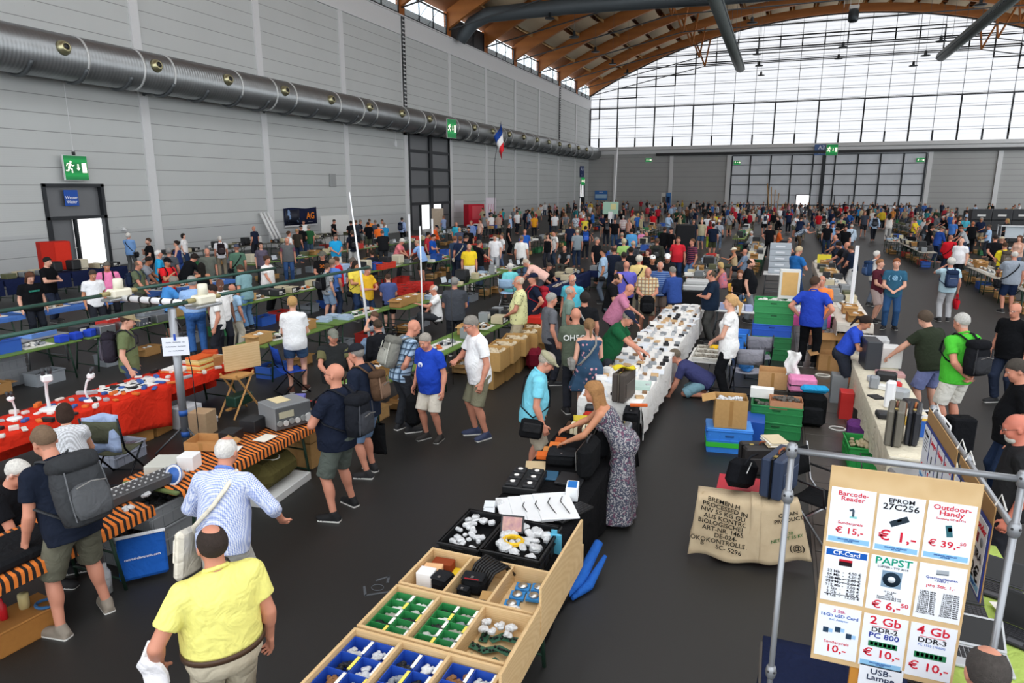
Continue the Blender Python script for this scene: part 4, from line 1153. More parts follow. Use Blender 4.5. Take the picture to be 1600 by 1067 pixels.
def toolcase(lab,p,d,col,rz=0.,M=None,trim_='2a2a2c',handle='6a3a22',m=LEATHER,cat='briefcase'):
 """briefcase standing on its long edge: width X, thickness Y, height Z"""
 o=thing('briefcase',lab,cat,p,rz);w,t,h=d
 MB().box((0,-t*.26,h/2),(w,t*.48,h),b=.02).box((0,t*.26,h/2),(w,t*.46,h*.99),b=.02).build('shell',m,o,col)
 MB().box((0,0,h/2),(w+.008,.02,h+.006),b=.006).build('edge_strip',METAL,o,trim_)
 MB().tube([(-.07,0,h),(-.06,0,h+.035),(.06,0,h+.035),(.07,0,h)],.011,6).build('handle',LEATHER,o,handle)
 for s in(-1,1):MB().box((s*w*.3,-.0,h+.002),(.05,.035,.014),b=.003).build('latch',METAL,o,'c9b26a')
 MB().box((0,-t/2-.004,h*.4),(w*.8,.012,h*.5),b=.006).build('outer_pocket',m,o,tuple(v*1.2+.004 for v in lin(col)))
 return o
# ---------------------------------------------------------- middle stall, near end: wooden sorting trays
bench_table(-1.9,3.6,'plain trestle table under the wooden sorting trays',2.1,1.0,.66,col='8a7a5a')
PINE=NT('pine_board');n1=PINE.noise(6,4);w_=PINE.n('TexWave',wave_type='RINGS');w_.inputs['Scale'].default_value=3;w_.inputs['Distortion'].default_value=6
PINE.base(PINE.mix(PINE.math('MULTIPLY',w_.outputs['Fac'],.3),PINE.mix(n1,lin('e0c396'),lin('d2b07e')),lin('b98f58')));PINE.b.inputs['Roughness'].default_value=.55;PINE=PINE.m
XT=(-2.45,-2.08,-1.73,-1.36)
def tray(lab,y0,y1,x0=XT[0],x1=XT[3],z0=.67,h=.15,div=XT[1:3]):
 o=thing('sorting_tray',lab,'tray',((x0+x1)/2,(y0+y1)/2,z0));w,l=x1-x0,y1-y0
 MB().box((0,0,.006),(w,l,.012)).build('bottom',PINE,o)
 for s in(-1,1):MB().box((s*(w/2-.011),0,h/2),(.022,l,h),b=.002).build('side_board',PINE,o);MB().box((0,s*(l/2-.011),h/2),(w-.044,.022,h),b=.002).build('end_board',PINE,o)
 for x in div:MB().box((x-(x0+x1)/2,0,h/2),(.022,l-.044,h),b=.002).build('divider',PINE,o)
 return o
tray('pine sorting tray with blue bins at the near end of the middle stall',2.55,3.40)
tray('pine sorting tray with green bins and loose circuit boards',3.42,3.95)
tray('pine sorting tray with camera bags and packaged parts',3.97,4.52)
o=thing('display_board','tall pine board standing along the aisle side of the sorting trays','board',(-1.325,3.9,.6))
MB().box((0,-.1,.1),(.025,2.5,.2),b=.002).build('rail_board',PINE,o);MB().box((.012,.55,.28),(.02,1.05,.36),b=.002).build('upright_board',PINE,o)
MB().box((.012,-.35,.22),(.02,.7,.22),b=.002).build('lower_board',PINE,o)
m=MB()
for y in(-1.,-.5,.1,.6,1.):m.cyl((.012,y,.12),(.018,y,.12),.007,n=8)
m.build('screw',METAL,o,'6a6a68')
HUE={'blue':'2650b4','green':'2f8a4c','red':'c8302c'}
CONT=[('cables','2a2a2c'),('small plugs','c9c9c4'),('white clips','e6e6e2'),('bagged parts','aab4bc'),('grey adapters','8f9499'),('brown parts','8a6038'),('screws','a9a79c'),('black plugs','1f2022')]
def bins(cx,cy,nx,ny,w,l,hue,where,red=None):
 bw,bl=w/nx,l/ny
 for i in range(nx):
  for j in range(ny):
   cn,cc=rg.choice(CONT);hu='red' if(i,j)==red else hue
   row=['front','second','third','fourth','back'][j]if ny>1 else 'single'
   o=thing('parts_bin','%s parts bin of %s, %s row, %s side, %s'%(hu,cn,row,'left' if i==0 else 'right',where),'bin',(cx-w/2+bw*(i+.5),cy-l/2+bl*(j+.5),.683),0,'small parts bins')
   t=.005;hb=.1;m=MB().box((0,0,.003),(bw-.01,bl-.008,.006))
   for s in(-1,1):m.box((s*(bw/2-.006),0,hb/2),(t,bl-.008,hb));m.box((0,s*(bl/2-.006),hb/2 if s>0 else hb*.4),(bw-.016,t,hb if s>0 else hb*.8))
   m.build('bin_walls',PLASTIC,o,HUE[hu])
   f=lumps(MB(),bw-.02,bl-.02,.045,14,.026,i*7+j).build('contents',FOIL if cn=='bagged parts' else PLASTIC,o,cc);f['kind']='stuff'
   if i==0 or True:MB().box((bw/2-.012,0,hb+.002),(.022,bl*.8,.003)).build('price_strip',PAPER,o,'f4f2ea' if(i+j)%3 else 'efdf6a')
for c,(xa,xb)in enumerate(((XT[0],XT[1]),(XT[1],XT[2]),(XT[2],XT[3]))):
 cn=['left','middle','right'][c]
 bins((xa+xb)/2,2.975,2,5,xb-xa-.05,.78,'blue',cn+' compartment',(1,1)if c==0 else None)
 if c<2:bins((xa+xb)/2,3.685,2,5,xb-xa-.05,.46,'green',cn+' compartment')
for i in range(9):
 x,y=-1.66+.1*(i%3),3.52+.13*(i//3)
 o=thing('circuit_board','green circuit board, %s in the loose pile in the right tray compartment'%ORDN[i],'circuit board',(x,y,.70+.012*(i%3)),rg.uniform(0,3),'loose circuit boards')
 MB().box((0,0,0),(.13,.06,.003)).build('board',PLASTIC,o,'2f5a44');m=MB()
 for k_ in range(6):m.box((-.05+.02*k_,rg.uniform(-.02,.02),.006),(.014,.014,.01))
 m.build('chips',PLASTIC,o,'1d1e20')
for i in range(6):tag(lumps(MB(),.09,.07,0,5,.03,i).build('parts_bag',FOIL,None,None,(-1.68+.09*(i%3),3.78+.08*(i//3),.74)),'clear bag of silver parts, %s in the right tray compartment'%ORDN[i],'bag','bagged parts')
for n,c,x,y,d,rz in(('brown and orange packaged radio box','8a3f22',-2.3,4.42,(.17,.1,.1),.1),('orange toned round gadget box','e8b98a',-2.34,4.32,(.15,.1,.1),.2),('white camera lens box','e9e9e9',-2.33,4.19,(.13,.11,.14),.05),('yellow booklet','e8c531',-2.16,4.4,(.12,.16,.03),.1),('small white carton, outermost','f2f2f0',-2.38,4.05,(.08,.07,.05),.1),('small white carton, inner one','f2f2f0',-2.29,4.04,(.08,.07,.05),-.1),('orange and black spool box','d9662c',-2.19,4.05,(.1,.07,.05),0)):
 box('package',n+' in the upper left tray compartment','package',(x,y,.683),d,c,rz,PAPER)
def softbag(lab,p,d,col='17181a',rz=0.,red=False):
 o=thing('camera_bag',lab,'bag',p,rz,'small black pouches');w,l,h=d
 MB().box((0,0,h/2),d,b=min(d)*.3).build('pouch',CLOTH,o,col)
 MB().box((0,-l*.1,h*.98),(w*.9,l*.7,.02),b=.008).build('flap',CLOTH,o,'242528');MB().box((0,-l*.3,h+.008),(.02,.02,.008)).build('badge',METAL,o,'c9c9c9')
 if red:MB().box((0,-l*.42,h*1.0),(w*.6,.006,.012)).build('piping',CLOTH,o,'b02a34')
softbag('big square black camera pouch in the upper left tray compartment',(-2.19,4.2,.683),(.15,.19,.13),rz=-.1)
softbag('black camera bag with red piping in the upper middle compartment',(-1.95,4.25,.683),(.19,.16,.15),rz=.1,red=True)
for i in range(4):softbag('little black pouch, %s in the row along the upper middle compartment'%ORDN[i],(-2.02+.075*i,4.05,.683),(.07,.09,.08))
softbag('medium black pouch under the red-piped camera bag',(-1.99,4.14,.683),(.1,.09,.1))
m=MB()
for i in range(9):m.tube([(-.1+.024*i,-.12,.03),(-.1+.026*i,-.04,.14),(-.11+.03*i,.08,.16),(-.1+.03*i,.15,.06)],.011,6)
tag(m.build('cable_bundle',PLASTIC,None,'141416',(-1.9,4.4,.69),-.4),'thick bundle of black cables at the top of the middle compartment','cable')
for i in range(4):box('notepad','kraft paper pad, %s from the bottom of its little stack'%ORDN[i],'notepad',(-1.80,4.12,.683+.02*i),(.09,.15,.018),'b8925e',.1*i-.1,PAPER,.002,'kraft pads')
for i in range(5):
 o=thing('blister_pack','blue blister pack with round part, %s in the upper right compartment'%ORDN[i],'package',(-1.62+.13*(i%2),4.42-.12*(i//2),.69+.02*(i%2)),.15,'blue blister packs')
 MB().box((0,0,.01),(.11,.1,.02)).build('card',PAPER,o,'3f86c4');MB().lathe([(.04,.02),(.035,.035)],n=14).build('part',METAL,o,'cfcfcb')
o=thing('smoke_detector','white round smoke detector in the upper right compartment','detector',(-1.58,4.1,.69));MB().lathe([(.062,0),(.06,.03),(.03,.045)],n=20).build('housing',PLASTIC,o,'f0f0f0');MB().cyl((.02,0,.04),(.02,0,.047),.01,n=8).build('grille',PLASTIC,o,'3a3a3c')
bench_table(-1.98,6.6,'trestle table under the black cloth of the middle stall',3.9,.75,.66,col='3a3a3a')
cloth('black cloth hanging to the floor around the middle stall table',-2.42,-1.55,4.6,8.6,.66,'121214',(.3,.62,0,.62),name='tablecloth',wav=.03)
crate('large black crate of bagged white chargers on the middle stall',(-2.26,4.92,.67),(.37,.64,.16),'1a1b1d',fill='bag')
crate('black crate with framed print and yellow hose beside the charger crate',(-1.81,4.92,.67),(.5,.6,.16),'191a1c',fill='bag')
o=thing('framed_print','small framed colourful print standing in the black crate','picture',(-1.95,5.05,.8),.2);MB().box((0,0,.06),(.2,.02,.15),M=Matrix.Rotation(-.6,3,'X')).build('frame',PLASTIC,o,'26262a')
NPR=NT('nebula_print');n1=NPR.noise(22,4);n2=NPR.noise(9,2);NPR.base(NPR.mix(n1,NPR.mix(n2,lin('3a3450'),lin('b06a9a')),lin('d9b090')));MB().box((0,-.011,.066),(.17,.006,.12),M=Matrix.Rotation(-.6,3,'X')).build('print',NPR.m,o)
coil('yellow flat hose coil in the black crate',(-1.87,4.86,.79),.085,'e3b71c',4,.016,'hose_coil','hose')
o=tag(MB().box((0,0,.09),(.13,.02,.19),b=.008).box((0,.0,.2),(.05,.01,.04)).build('blister_bag',PLASTIC,None,'5cb8dc',(-1.57,5.05,.66),.1),'light blue packet hanging on the edge of the black crate','package')
for i in range(4):
 o=thing('flat_panel','large white flat lamp panel, %s in the leaning pile on the black cloth'%ORDN[i],'panel',(-2.12+.11*i,5.62+.05*i,.68+.012*i),.5,'white flat panels')
 MB().box((0,0,.014),(.36,.55,.018),b=.004).build('panel',PLASTIC,o,'eef0f2');MB().tube([(.1,-.2,.03),(.05,0,.06),(.1,.15,.035)],.005,5).build('lead',PLASTIC,o,'18181a')
o=thing('black_keyboard','black keyboard leaning at the aisle edge of the black cloth','keyboard',(-1.62,5.75,.69),1.15);MB().box((0,0,.012),(.46,.17,.022),b=.005).build('body',PLASTIC,o,'161719')
m=MB()
for i in range(15):
 for j in range(5):m.box((-.2+.0285*i,-.06+.03*j,.026),(.023,.024,.006))
m.build('keys',PLASTIC,o,'26272a')
for i,(x,y)in enumerate(((-2.38,5.55),(-2.33,5.42))):box('white_box','small white and blue boxed %s at the aisle corner of the black cloth'%('drive' if i else 'adapter'),'box',(x,y,.675),(.1,.16,.07),'e3e9ee',.3,PAPER)
tag(lumps(MB(),.1,.12,0,6,.04,5).build('parts_bag',FOIL,None,None,(-2.34,5.68,.69)),'clear plastic box of tiny parts behind the white boxes','box')
o=thing('fan_tray','black tray of computer fans on the black cloth','tray',(-2.26,6.22,.672),.1);MB().box((0,0,.04),(.36,.5,.08),b=.01).build('tray',PLASTIC,o,'18191b')
for i in range(6):
 x,y=-.09+.18*(i%2),-.16+.16*(i//2);f=MB().box((x,y,.09),(.13,.13,.03),b=.008).lathe([(.05,.107),(.05,.1)],(x,y,0),16).build('fan',PLASTIC,o,'1f2023');MB().cyl((x,y,.105),(x,y,.112),.026,n=14).build('hub_label',PAPER,f,'eceae6')
box('router_box','white box with blue label standing on the black cloth','box',(-1.72,6.12,.672),(.12,.2,.14),'eff2f5',.2,PAPER);box('router_label','blue printed card on the tall white box','card',(-1.72,6.12,.8135),(.09,.15,.003),'2f74c0',.2,PAPER,0)
box('dvd_case','blue disc case beside the black slab on the middle stall','case',(-2.1,6.52,.672),(.2,.22,.02),'2f5a78',.2)
box('slab','thin black slab of electronics on the middle stall','electronics',(-1.85,6.5,.672),(.28,.3,.03),'232427',.05)
paper('folded map with green rings at the aisle edge of the middle stall',(-2.32,6.72,.672),.22,.3,'cbb48e',.3)
for i in range(4):box('orange_box','orange striped box, %s in the row along the aisle edge of the middle stall'%ORDN[i],'box',(-2.33+.02*i,7.0+.17*i,.672),(.13,.14,.05),['d9692c','c9864a','e07a3a','b8592a'][i],.2,PAPER,.004,'orange boxes')
softbag('soft black carry bag lying on the middle stall',(-2.08,6.95,.672),(.34,.36,.14),rz=.2,red=True)
for i,(x,y,d)in enumerate(((-1.72,6.75,(.16,.5,.38)),(-1.7,7.35,(.15,.42,.34)),(-1.88,7.6,(.14,.4,.34)))):
 o=thing('black_bag','black padded case standing upright, %s from the near end of the stall'%ORDN[i],'bag',(x,y,.672),.1*i,'upright black cases')
 MB().box((0,0,d[2]/2),d,b=.06).build('case_body',CLOTH,o,'161719');MB().tube([(0,-.1,d[2]),(0,-.08,d[2]+.04),(0,.08,d[2]+.04),(0,.1,d[2])],.012,6).build('handle',LEATHER,o,'242528');MB().tube([(-.085,-.2,.1),(-.095,-.2,.3),(-.09,.2,.3)],.007,5).build('zip',METAL,o,'8a8a88');MB().box((-.09,-.12,.22),(.02,.03,.05),b=.005).build('buckle',METAL,o,'b5b5b2')
for i in range(8):box('cassette','cream cassette with dark label, %s in the row of cassettes'%ORDN[i],'cassette',(-2.3+.055*i,7.95-.01*i,.672),(.045,.18,.11),'e6d9b8' if i%3 else '4a3428',.1,PAPER,.004,'cassettes')
o=toolcase('silver flight case standing at the woman\'s side of the middle stall',(-1.62,7.95,.42),(.34,.2,.42),'b9bfc6',R(90),m=METAL,handle='2a2a2c',trim_='8a8f94')
box('yellow_tape','yellow tape reel and red pouch pile before the leaning arms','tape',(-2.24,8.35,.672),(.22,.2,.06),'d9c23a',.3)
box('tool_pouch','red tool pouch on the middle stall','pouch',(-2.12,8.55,.672),(.3,.12,.08),'b8372c',.1,CLOTH,.03)
box('camera','black camera body lying by the red pouch','camera',(-2.2,8.75,.672),(.2,.16,.12),'26282b',.2,PLASTIC,.03)
o=tag(MB().tube([(0,0,.06),(.03,.3,.08),(.06,.7,.28)],[.03,.06,.045],10).tube([(.06,.05,.04),(.12,.3,.05),(.16,.62,.2)],[.02,.05,.02],8).build('umbrella',CLOTH,None,'2a62b8',(-1.56,5.35,0),-.12),'rolled blue tarpaulin leaning against the black cloth','tarpaulin')
m=MB();a=at(590,918);
for p_,q_ in(((-.12,.05),(-.12,-.1)),((-.12,-.1),(.14,-.1)),((.0,.12),(.12,.16)),((.12,.16),(.1,.06))):m.prism(quad(p_,q_,.012,1),.0,.002,M=frame((a.x,a.y,.001),(.8,.6,0),(-.6,.8,0)))
m.tube([(a.x+.06*math.cos(t_),a.y+.05*math.sin(t_),.002)for t_ in lsp(0,6.2,12)],.005,4)
tag(m.build('chalk_mark',PAPER,None,'55585c'),'faint chalk mark on the carpet left of the green bins','mark')
# ---------------------------------------------------------- white-clothed stall
for i in range(4):bench_table(-2.05,10.3+2.2*i,'%s trestle table under the white cloth'%ORDN[i],2.18,.72,.73,col='d9d6cc')
cloth('white cloth covering the long middle stall, hanging down on the right',-2.52,-1.62,9.2,18.0,.735,'eceae6',(.08,.55,.3,.2),wav=.03,sub=50)
q=random.Random(5);KN=[('black relay','1d1e20',(.07,.05,.04)),('white carton','f0efec',(.13,.1,.05)),('brown part','8a6a4c',(.06,.05,.03)),('grey module','8d9296',(.08,.06,.04)),('pale leaflet','dfe4ea',(.16,.2,.01)),('silver can','b9bcc0',(.05,.05,.06)),('tan coil','c9a77c',(.09,.08,.03))]
for j in range(34):
 y=9.45+.25*j
 for i in range(5):
  n_,c_,d_=q.choice(KN);x=-2.43+.19*i+q.uniform(-.02,.02)
  third='near' if y<12.2 else 'middle' if y<15 else 'far'
  col=['left edge','left half','middle','right half','right edge'][i]
  box('small_part','%s on the white cloth, %s of the %s third'%(n_,col,third),'part',(x,y,.742),tuple(v*q.uniform(.95,1.55)for v in d_),c_,q.uniform(-.4,.4),PLASTIC if n_!='pale leaflet' else PAPER,.004,'small parts on the white cloth')
o=toolcase('brown and black case with yellow cloth standing on the near end of the white cloth',(-1.9,9.35,.742),(.5,.2,.42),'4c4540',R(84),trim_='8f8a80')
tag(MB().grid(lambda u,v:(-.18+.36*u,-.1+.2*v,.03*math.sin(6*u)+.02*math.cos(9*v)),8,6,0,True,.004).build('cloth_rag',CLOTH,None,'d9c433',(-1.9,9.35,1.2),.8),'yellow rag lying over the brown case','cloth')
softbag('black suitcase standing behind the brown case',(-1.72,9.1,.1),(.22,.5,.6),rz=.1)
box('glass_slab','pale green stack of glass plates at the near end of the white cloth','glass',(-1.75,10.0,.742),(.25,.35,.06),'c3ddd4',.1)
box('orange_tool','orange handled tool by the brown case','tool',(-1.62,9.05,.742),(.24,.05,.04),'d9642a',.3)
o=bench_table(-1.0,13.0,'low white side table with trays right of the white cloth',1.1,.75,.62,col='e6e4de',legs=GREYSTEEL)
for i in range(3):crate('shallow pale tray, %s on the low side table'%ORDN[i],(-1.05,12.6+.36*i,.62),(.5,.32,.08),'d9d6cc',fill='8a8478',group='pale trays')
box('yellow_bag','yellow bag at the end of the low side table','bag',(-.95,13.35,.62),(.25,.16,.12),'e3b52a',.2,CLOTH,.04)
bench_table(-.55,17.6,'white folding table with file boxes behind the blonde person',1.9,.6,.74,col='dcdcda',legs=GREYSTEEL,rz=R(90))
for i in range(9):box('file_box','%s file box, %s from the left on the white folding table'%(['white','pale blue','grey'][i%3],ORDN[i]),'box',(-1.35+.2*i,17.55+.1*(i%2),.742),(.17,.25,.14 if i<7 else.26),['eceae6','a9b4d8','b5b8bc'][i%3],.05*i,PAPER,.004,'file boxes')
box('speaker_cabinet','big black chest behind the white stall carrying the grey printer','chest',(-2.1,20.4,0),(1.0,.9,.8),'17181a',0,MATTE,.02)
for z_,d_,n_ in((.8,(.8,.7,.16),'lower half'),(.96,(.66,.55,.13),'upper half')):box('printer','grey laser printer on the black chest, %s'%n_,'printer',(-2.1,20.4,z_),d_,'c3c4c3',.1,PLASTIC,.03)
# ============================================================= PRICE BOARD AND ITS PIPE FRAME
PIPE=mat('grey_pipe','9b9ea3',.4,.6,.5,.04)
fr=thing('pipe_frame','grey pipe scaffold frame around the price boards','frame',(.15,3.55,0))
def pipe(a,b,n='pipe',r=.016):return MB().tube([Vector(a),Vector(b)],r,10).build(n,PIPE,fr)
JT=[(0,0,2.4),(0,0,2.15),(0,0,1.11),(.98,0,2.4),(.98,0,2.15),(.98,0,1.11),(.98,.87,2.15),(.98,1.86,2.15)]
for x in(0,.98):pipe((x,0,0),(x,0,2.4),'post')
for y in(.87,1.86):pipe((.98,y,0),(.98,y,2.15),'post')
pipe((0,0,2.4),(.98,0,2.4),'rail');pipe((.98,0,2.15),(.98,1.86,2.15),'rail');pipe((.98,0,2.4),(1.9,0.03,2.4),'rail')
for p_ in JT:
 o=MB().lathe([(.018,-.038),(.025,-.028),(.03,0),(.025,.028),(.018,.038)],p_,14).build('joint',PIPE,fr)
 m=MB()
 for a in(-.6,.6,PI-.6,PI+.6):m.cyl((p_[0]+.022*math.cos(a-PI/2),p_[1]+.022*math.sin(a-PI/2),p_[2]+.006),(p_[0]+.031*math.cos(a-PI/2),p_[1]+.031*math.sin(a-PI/2),p_[2]+.012),.006,n=8)
 m.build('set_screw',PLASTIC,o,'2a2a2c')
ply=thing('price_board','pale plywood price board with nine posters hanging from the pipe frame','board',(.662,3.55,1.8))
MB().box((0,0,0),(.65,.008,1.10),b=.002).build('plywood',PINE,ply,None)
for x in(-.2,.22):MB().tube([(x,0,.52),(x+.01,0,.56),(x,0,.61),(x,.02,.625)],.0035,6).build('hook',METAL,ply,'4a4a4a')
RED,BLK,BLU,TEA='d0283c','1c1c22','2a3c96','12987a'
PW,PH=.2,.30
def poster(cx,cz,name,lines,extra=(),bar=True,parent=None,w=PW,h=PH,y0=-.006):
 pr=MB().box((cx,y0,cz),(w,.002,h)).build('poster',PAPER,parent or ply,'eef2fa');pr['label']='white poster: '+name
 for tx,dx,dz,sz,c in lines:
  letters(pr,tx,cx+dx*w,cz+dz*h,sz*w*(1.22 if tx.count('\n')<2 and len(tx)<13 else.98),c,y0-.002,fs=(1.12,1),space=.8 if tx.count('\n')<2 else.95,bold=.012 if sz>.11 else.004)
 if bar:
  MB().box((cx,y0-.0015,cz-h*.43),(w*.93,.001,h*.09)).build('blue_bar',PAPER,pr,'8fc3e8')
  letters(pr,'SPRUNGER SPEZIALIST\naus Berlin',cx,cz-h*.43,.05*w,'3a62a8',y0-.003,space=.8)
 for i,(nm,col,shp)in enumerate(extra):
  m=MB()
  for s in shp:
   if s[0]=='b':m.box((cx+s[1]*w,y0-.0015,cz+s[2]*h),(s[3]*w,.0015,s[4]*h),M=Matrix.Rotation(-s[5]if len(s)>5 else 0,3,'Y'))
   else:m.lathe([(s[3]*w,0),(s[3]*w,.001)],(cx+s[1]*w,y0-.001-.0004*i,cz+s[2]*h),24,0,Matrix.Rotation(PI/2,3,'X'))
  m.build(nm,INK,pr,col)
 return pr
CX=(-.212,0,.212);CZ=(.29,-.035,-.36)
poster(CX[0],CZ[0],'barcode reader',[('Barcode-\nReader',0,.36,.17,RED),('Sonderpreis',0,-.12,.085,RED),('€ 15,-',0,-.26,.19,RED)],[('picture','4a5a66',[('b',0,.13,.1,.03,.5),('b',.04,.07,.05,.12)]),('picture','8fd0d0',[('b',.05,0,.16,.04)])])
poster(CX[1],CZ[0]-.004,'EPROM chip',[('EPROM',0,.41,.13,BLK),('27C256',0,.30,.18,BLK),('€ 1,-',0,-.22,.31,RED)],[('picture','2f3a44',[('b',0,.06,.42,.1,.5)]),('picture','9aa5ac',[('b',0,.08,.1,.035,.5)])])
poster(CX[2],CZ[0]-.002,'outdoor phone',[('Outdoor-\nHandy',0,.36,.18,RED),('Samsung GT-B2710',0,.22,.07,RED),('€ 39,-',-.06,-.22,.2,RED),('50',.32,-.17,.1,RED)],[('picture','3a6a74',[('b',0,.02,.13,.2,.2)]),('picture','6ab0e0',[('b',.015,.05,.09,.07,.2)])])
poster(CX[0],CZ[1]-.004,'CF card prices',[('CF-Card',0,.415,.13,'f4f8ff'),('32 Mb  -\n64 Mb  -\n128 Mb -\n256 Mb -\n512 Mb -\n1 Gb  -\n2 Gb  -\n4 Gb  -',-.2,-.16,.105,BLK),('4,50 €\n4,50 €\n2,80 €\n2,60 €\n3,00 €\n4,50 €\n8,00 €\n12,00 €',.24,-.16,.105,BLK)],[('header','1f5cb4',[('b',0,.415,.93,.11)]),('picture','c02838',[('b',0,.285,.3,.05)]),('picture','2a2024',[('b',0,.23,.3,.08)]),('strike','1c1c22',[('b',-.02,-.06,.8,.008,.03),('b',-.02,-.125,.8,.008,-.03),('b',-.02,-.36,.8,.01,.03)])],False)
poster(CX[1],CZ[1]-.006,'fan',[('PAPST',0,.41,.22,TEA),('LÜFTER - TYP 3314',0,.31,.075,BLK),('12 V - 2,5w\n37dB\nAbm.: 9\nBauvolumen: 92,5 mm\nLochabstand: 82,5 mm',0,-.2,.055,BLK),('€ 6,-',-.04,-.40,.24,RED),('50',.36,-.345,.13,RED)],[('picture','7f99b0',[('b',0,.1,.44,.3)]),('picture','20303e',[('c',0,.1,.2)]),('picture','cfdbe6',[('b',-.13*math.cos(a),.1+.09*math.sin(a),.05,.07,a)for a in lsp(.3,5.6,5)]),('picture','dfe8f0',[('c',0,.1,.085)])],False)
poster(CX[2],CZ[1]-.004,'quartz oscillators',[('Quarzoszillatoren\n- NEU -',0,.24,.085,BLU),('pro Stk. 1,-',0,.12,.1,RED)]+[('\n'.join('%d,%05d MHz'%(1+k_*3+c_,24576+k_*7131+c_*913)for k_ in range(12)),-.25+.5*c_,-.2,.058,BLK)for c_ in(0,1)],[('picture','a5acb4',[('b',0,.38,.26,.07,.08)]),('picture','6f767e',[('b',0,.34,.26,.02,.08)])],False)
poster(CX[0],CZ[2]-.006,'memory cards',[('3 Stk.',0,.41,.1,'c03a78'),('16Gb uSD Card',0,.32,.125,'2a5ab0'),('incl. Adapter',0,.24,.08,'7a9cd0'),('Sonderpreis',0,-.2,.09,RED),('10,-',0,-.33,.24,RED)],[('picture','2c4258',[('b',-.28,.02,.13,.1),('b',0,.06,.13,.1),('b',.27,-.03,.13,.1)]),('picture','9cc4ea',[('b',-.17,.02,.1,.07),('b',.11,.06,.1,.07),('b',.38,-.03,.1,.07)])],False)
poster(CX[1],CZ[2]-.01,'DDR-2 memory',[('2 Gb',0,.39,.26,RED),('DDR-2',0,.22,.15,BLK),('PC 800',0,.11,.17,BLU),('€ 10,-',0,-.23,.25,RED)],[('picture','2f7a52',[('b',0,-.05,.66,.1)]),('picture','1c2420',[('b',-.25+.1*k_,-.045,.07,.06)for k_ in range(6)]),('rule',RED,[('b',0,.285,.6,.008)])])
poster(CX[2],CZ[2]-.008,'DDR-3 memory',[('4 Gb',0,.38,.26,RED),('DDR-3',0,.2,.16,BLK),('PC 1333 (10600)',0,.11,.08,'6a86c8'),('€ 10,-',0,-.3,.26,RED)],[('picture','2f7a52',[('b',0,-.08,.7,.11)]),('picture','1c2420',[('b',-.27+.1*k_,-.075,.07,.07)for k_ in range(6)]),('rule',RED,[('b',0,.27,.56,.008)])],False)
poster(.01,-.655,'USB lamp',[('USB-\nLampe',0,.3,.18,'22304e')],[('picture','3a4a66',[('b',.02,.02,.2,.012,.5)])],False)
MB().box((-.1,.02,-.62),(.06,.03,.3)).build('lath',WOOD,ply,'c98a3a')
def sideboard(lab,y0,y1,posters,z=1.93,h=.42):
 o=thing('price_board',lab,'board',(1.085,(y0+y1)/2,z),R(-90));L=y1-y0
 MB().box((0,0,.0),(L,.006,h+.1),b=.002).build('hardboard',WOOD,o,'b08a5a');MB().box((0,-.007,-.045),(L,.005,h),b=.002).build('blue_panel',PLASTIC,o,'24388a')
 n=len(posters);w=L/n
 for i,(nm,ls,ex)in enumerate(posters):poster(-L/2+w*(i+.5),-.045,nm,ls,ex,True,o,w*.86,h*.9,-.012)
 m=MB()
 for x in(-L*.42,L*.42):m.tube([(x,.01,h/2+.04),(x,.03,h/2+.1),(x,.06,h/2+.02)],.005,5)
 m.build('cable_tie',PLASTIC,o,'e8e8e4')
PH4=[('picture','4a545e',[('b',0,0,.16,.3,.1)])]
sideboard('blue price board with four posters on the far side rail',4.47,5.33,[('price list',[('Preise',0,.38,.2,BLK),('€ 5,-',0,-.26,.24,RED)],[('picture','8a8f94',[('b',0,.1+.06*k_,.6,.02)for k_ in range(4)])]),('lamp',[('Lampe',0,.38,.24,RED),('€ 3,-',0,-.26,.24,RED)],PH4),('phone',[('Handy',0,.38,.24,RED),('€ 9,-',0,-.26,.24,RED)],PH4),('headset',[('Headset',0,.38,.2,RED),('€ 4,-',0,-.26,.24,RED)],PH4)])
sideboard('blue price board lettered 2 euro on the near side rail',3.68,4.4,[('radio',[('Funk',0,.38,.24,RED),('€ 15,-',0,-.26,.22,RED)],PH4),('phone set',[('Handy',0,.38,.24,RED),('€ 20,-',0,-.26,.22,RED)],[('picture','2c4a3a',[('b',-.08,0,.14,.3),('b',.12,.02,.1,.2)])]),('spring tools',[('Sonder',0,.38,.22,RED),('TIRA',0,-.02,.26,BLK),('2€',0,-.28,.46,BLK)],[('picture','8a2a3a',[('b',-.15,.2,.16,.14)]),('picture','8a8f96',[('c',.2,.2,.12)])])])
bench_table(.5,4.05,'small table with navy cloth below the price board',.6,.8,.74,col='55504a');cloth('navy cloth on the small table below the price board',.12,.95,3.72,4.4,.745,'1c2440',(.4,.4,.4,.2),sub=8)
bench_table(1.55,5.2,'trestle table under the lime green cloth with laptops',2.3,.75,.72,col='8a7a5a');cloth('lime green cloth under the laptops',1.17,1.93,4.05,6.4,.725,'a9bf62',(.1,.1,.1,.1),sub=12)
for i,(x,y,c,rz,lb)in enumerate(((1.42,5.75,'1e1f22',.3,'black laptop at the far end of the lime green cloth'),(1.72,5.6,'232428',-.1,'black laptop on the aisle side of the lime green cloth'),(1.42,5.2,'1e1f22',.25,'black laptop in the middle of the lime green cloth'),(1.72,5.0,'1b1c20',-.2,'black laptop behind the middle one on the lime green cloth'),(1.42,4.65,'b9bcc0',.25,'silver laptop with black keys at the near end'))):
 laptop(lb,(x,y,.733),rz-.3,c,150 if i!=3 else 110)
for i,(x,y)in enumerate(((1.36,5.46),(1.4,4.9),(1.75,5.35))):paper('white printed price sheet, %s among the laptops'%ORDN[i],(x,y,.765),.21,.1,'efece6',.2,group='price sheets')
tag(lumps(MB(),.3,.25,0,10,.08,4).build('parts_bag',FOIL,None,None,(1.62,6.1,.74)),'heap of clear plastic bags at the far end of the lime green cloth','bag')
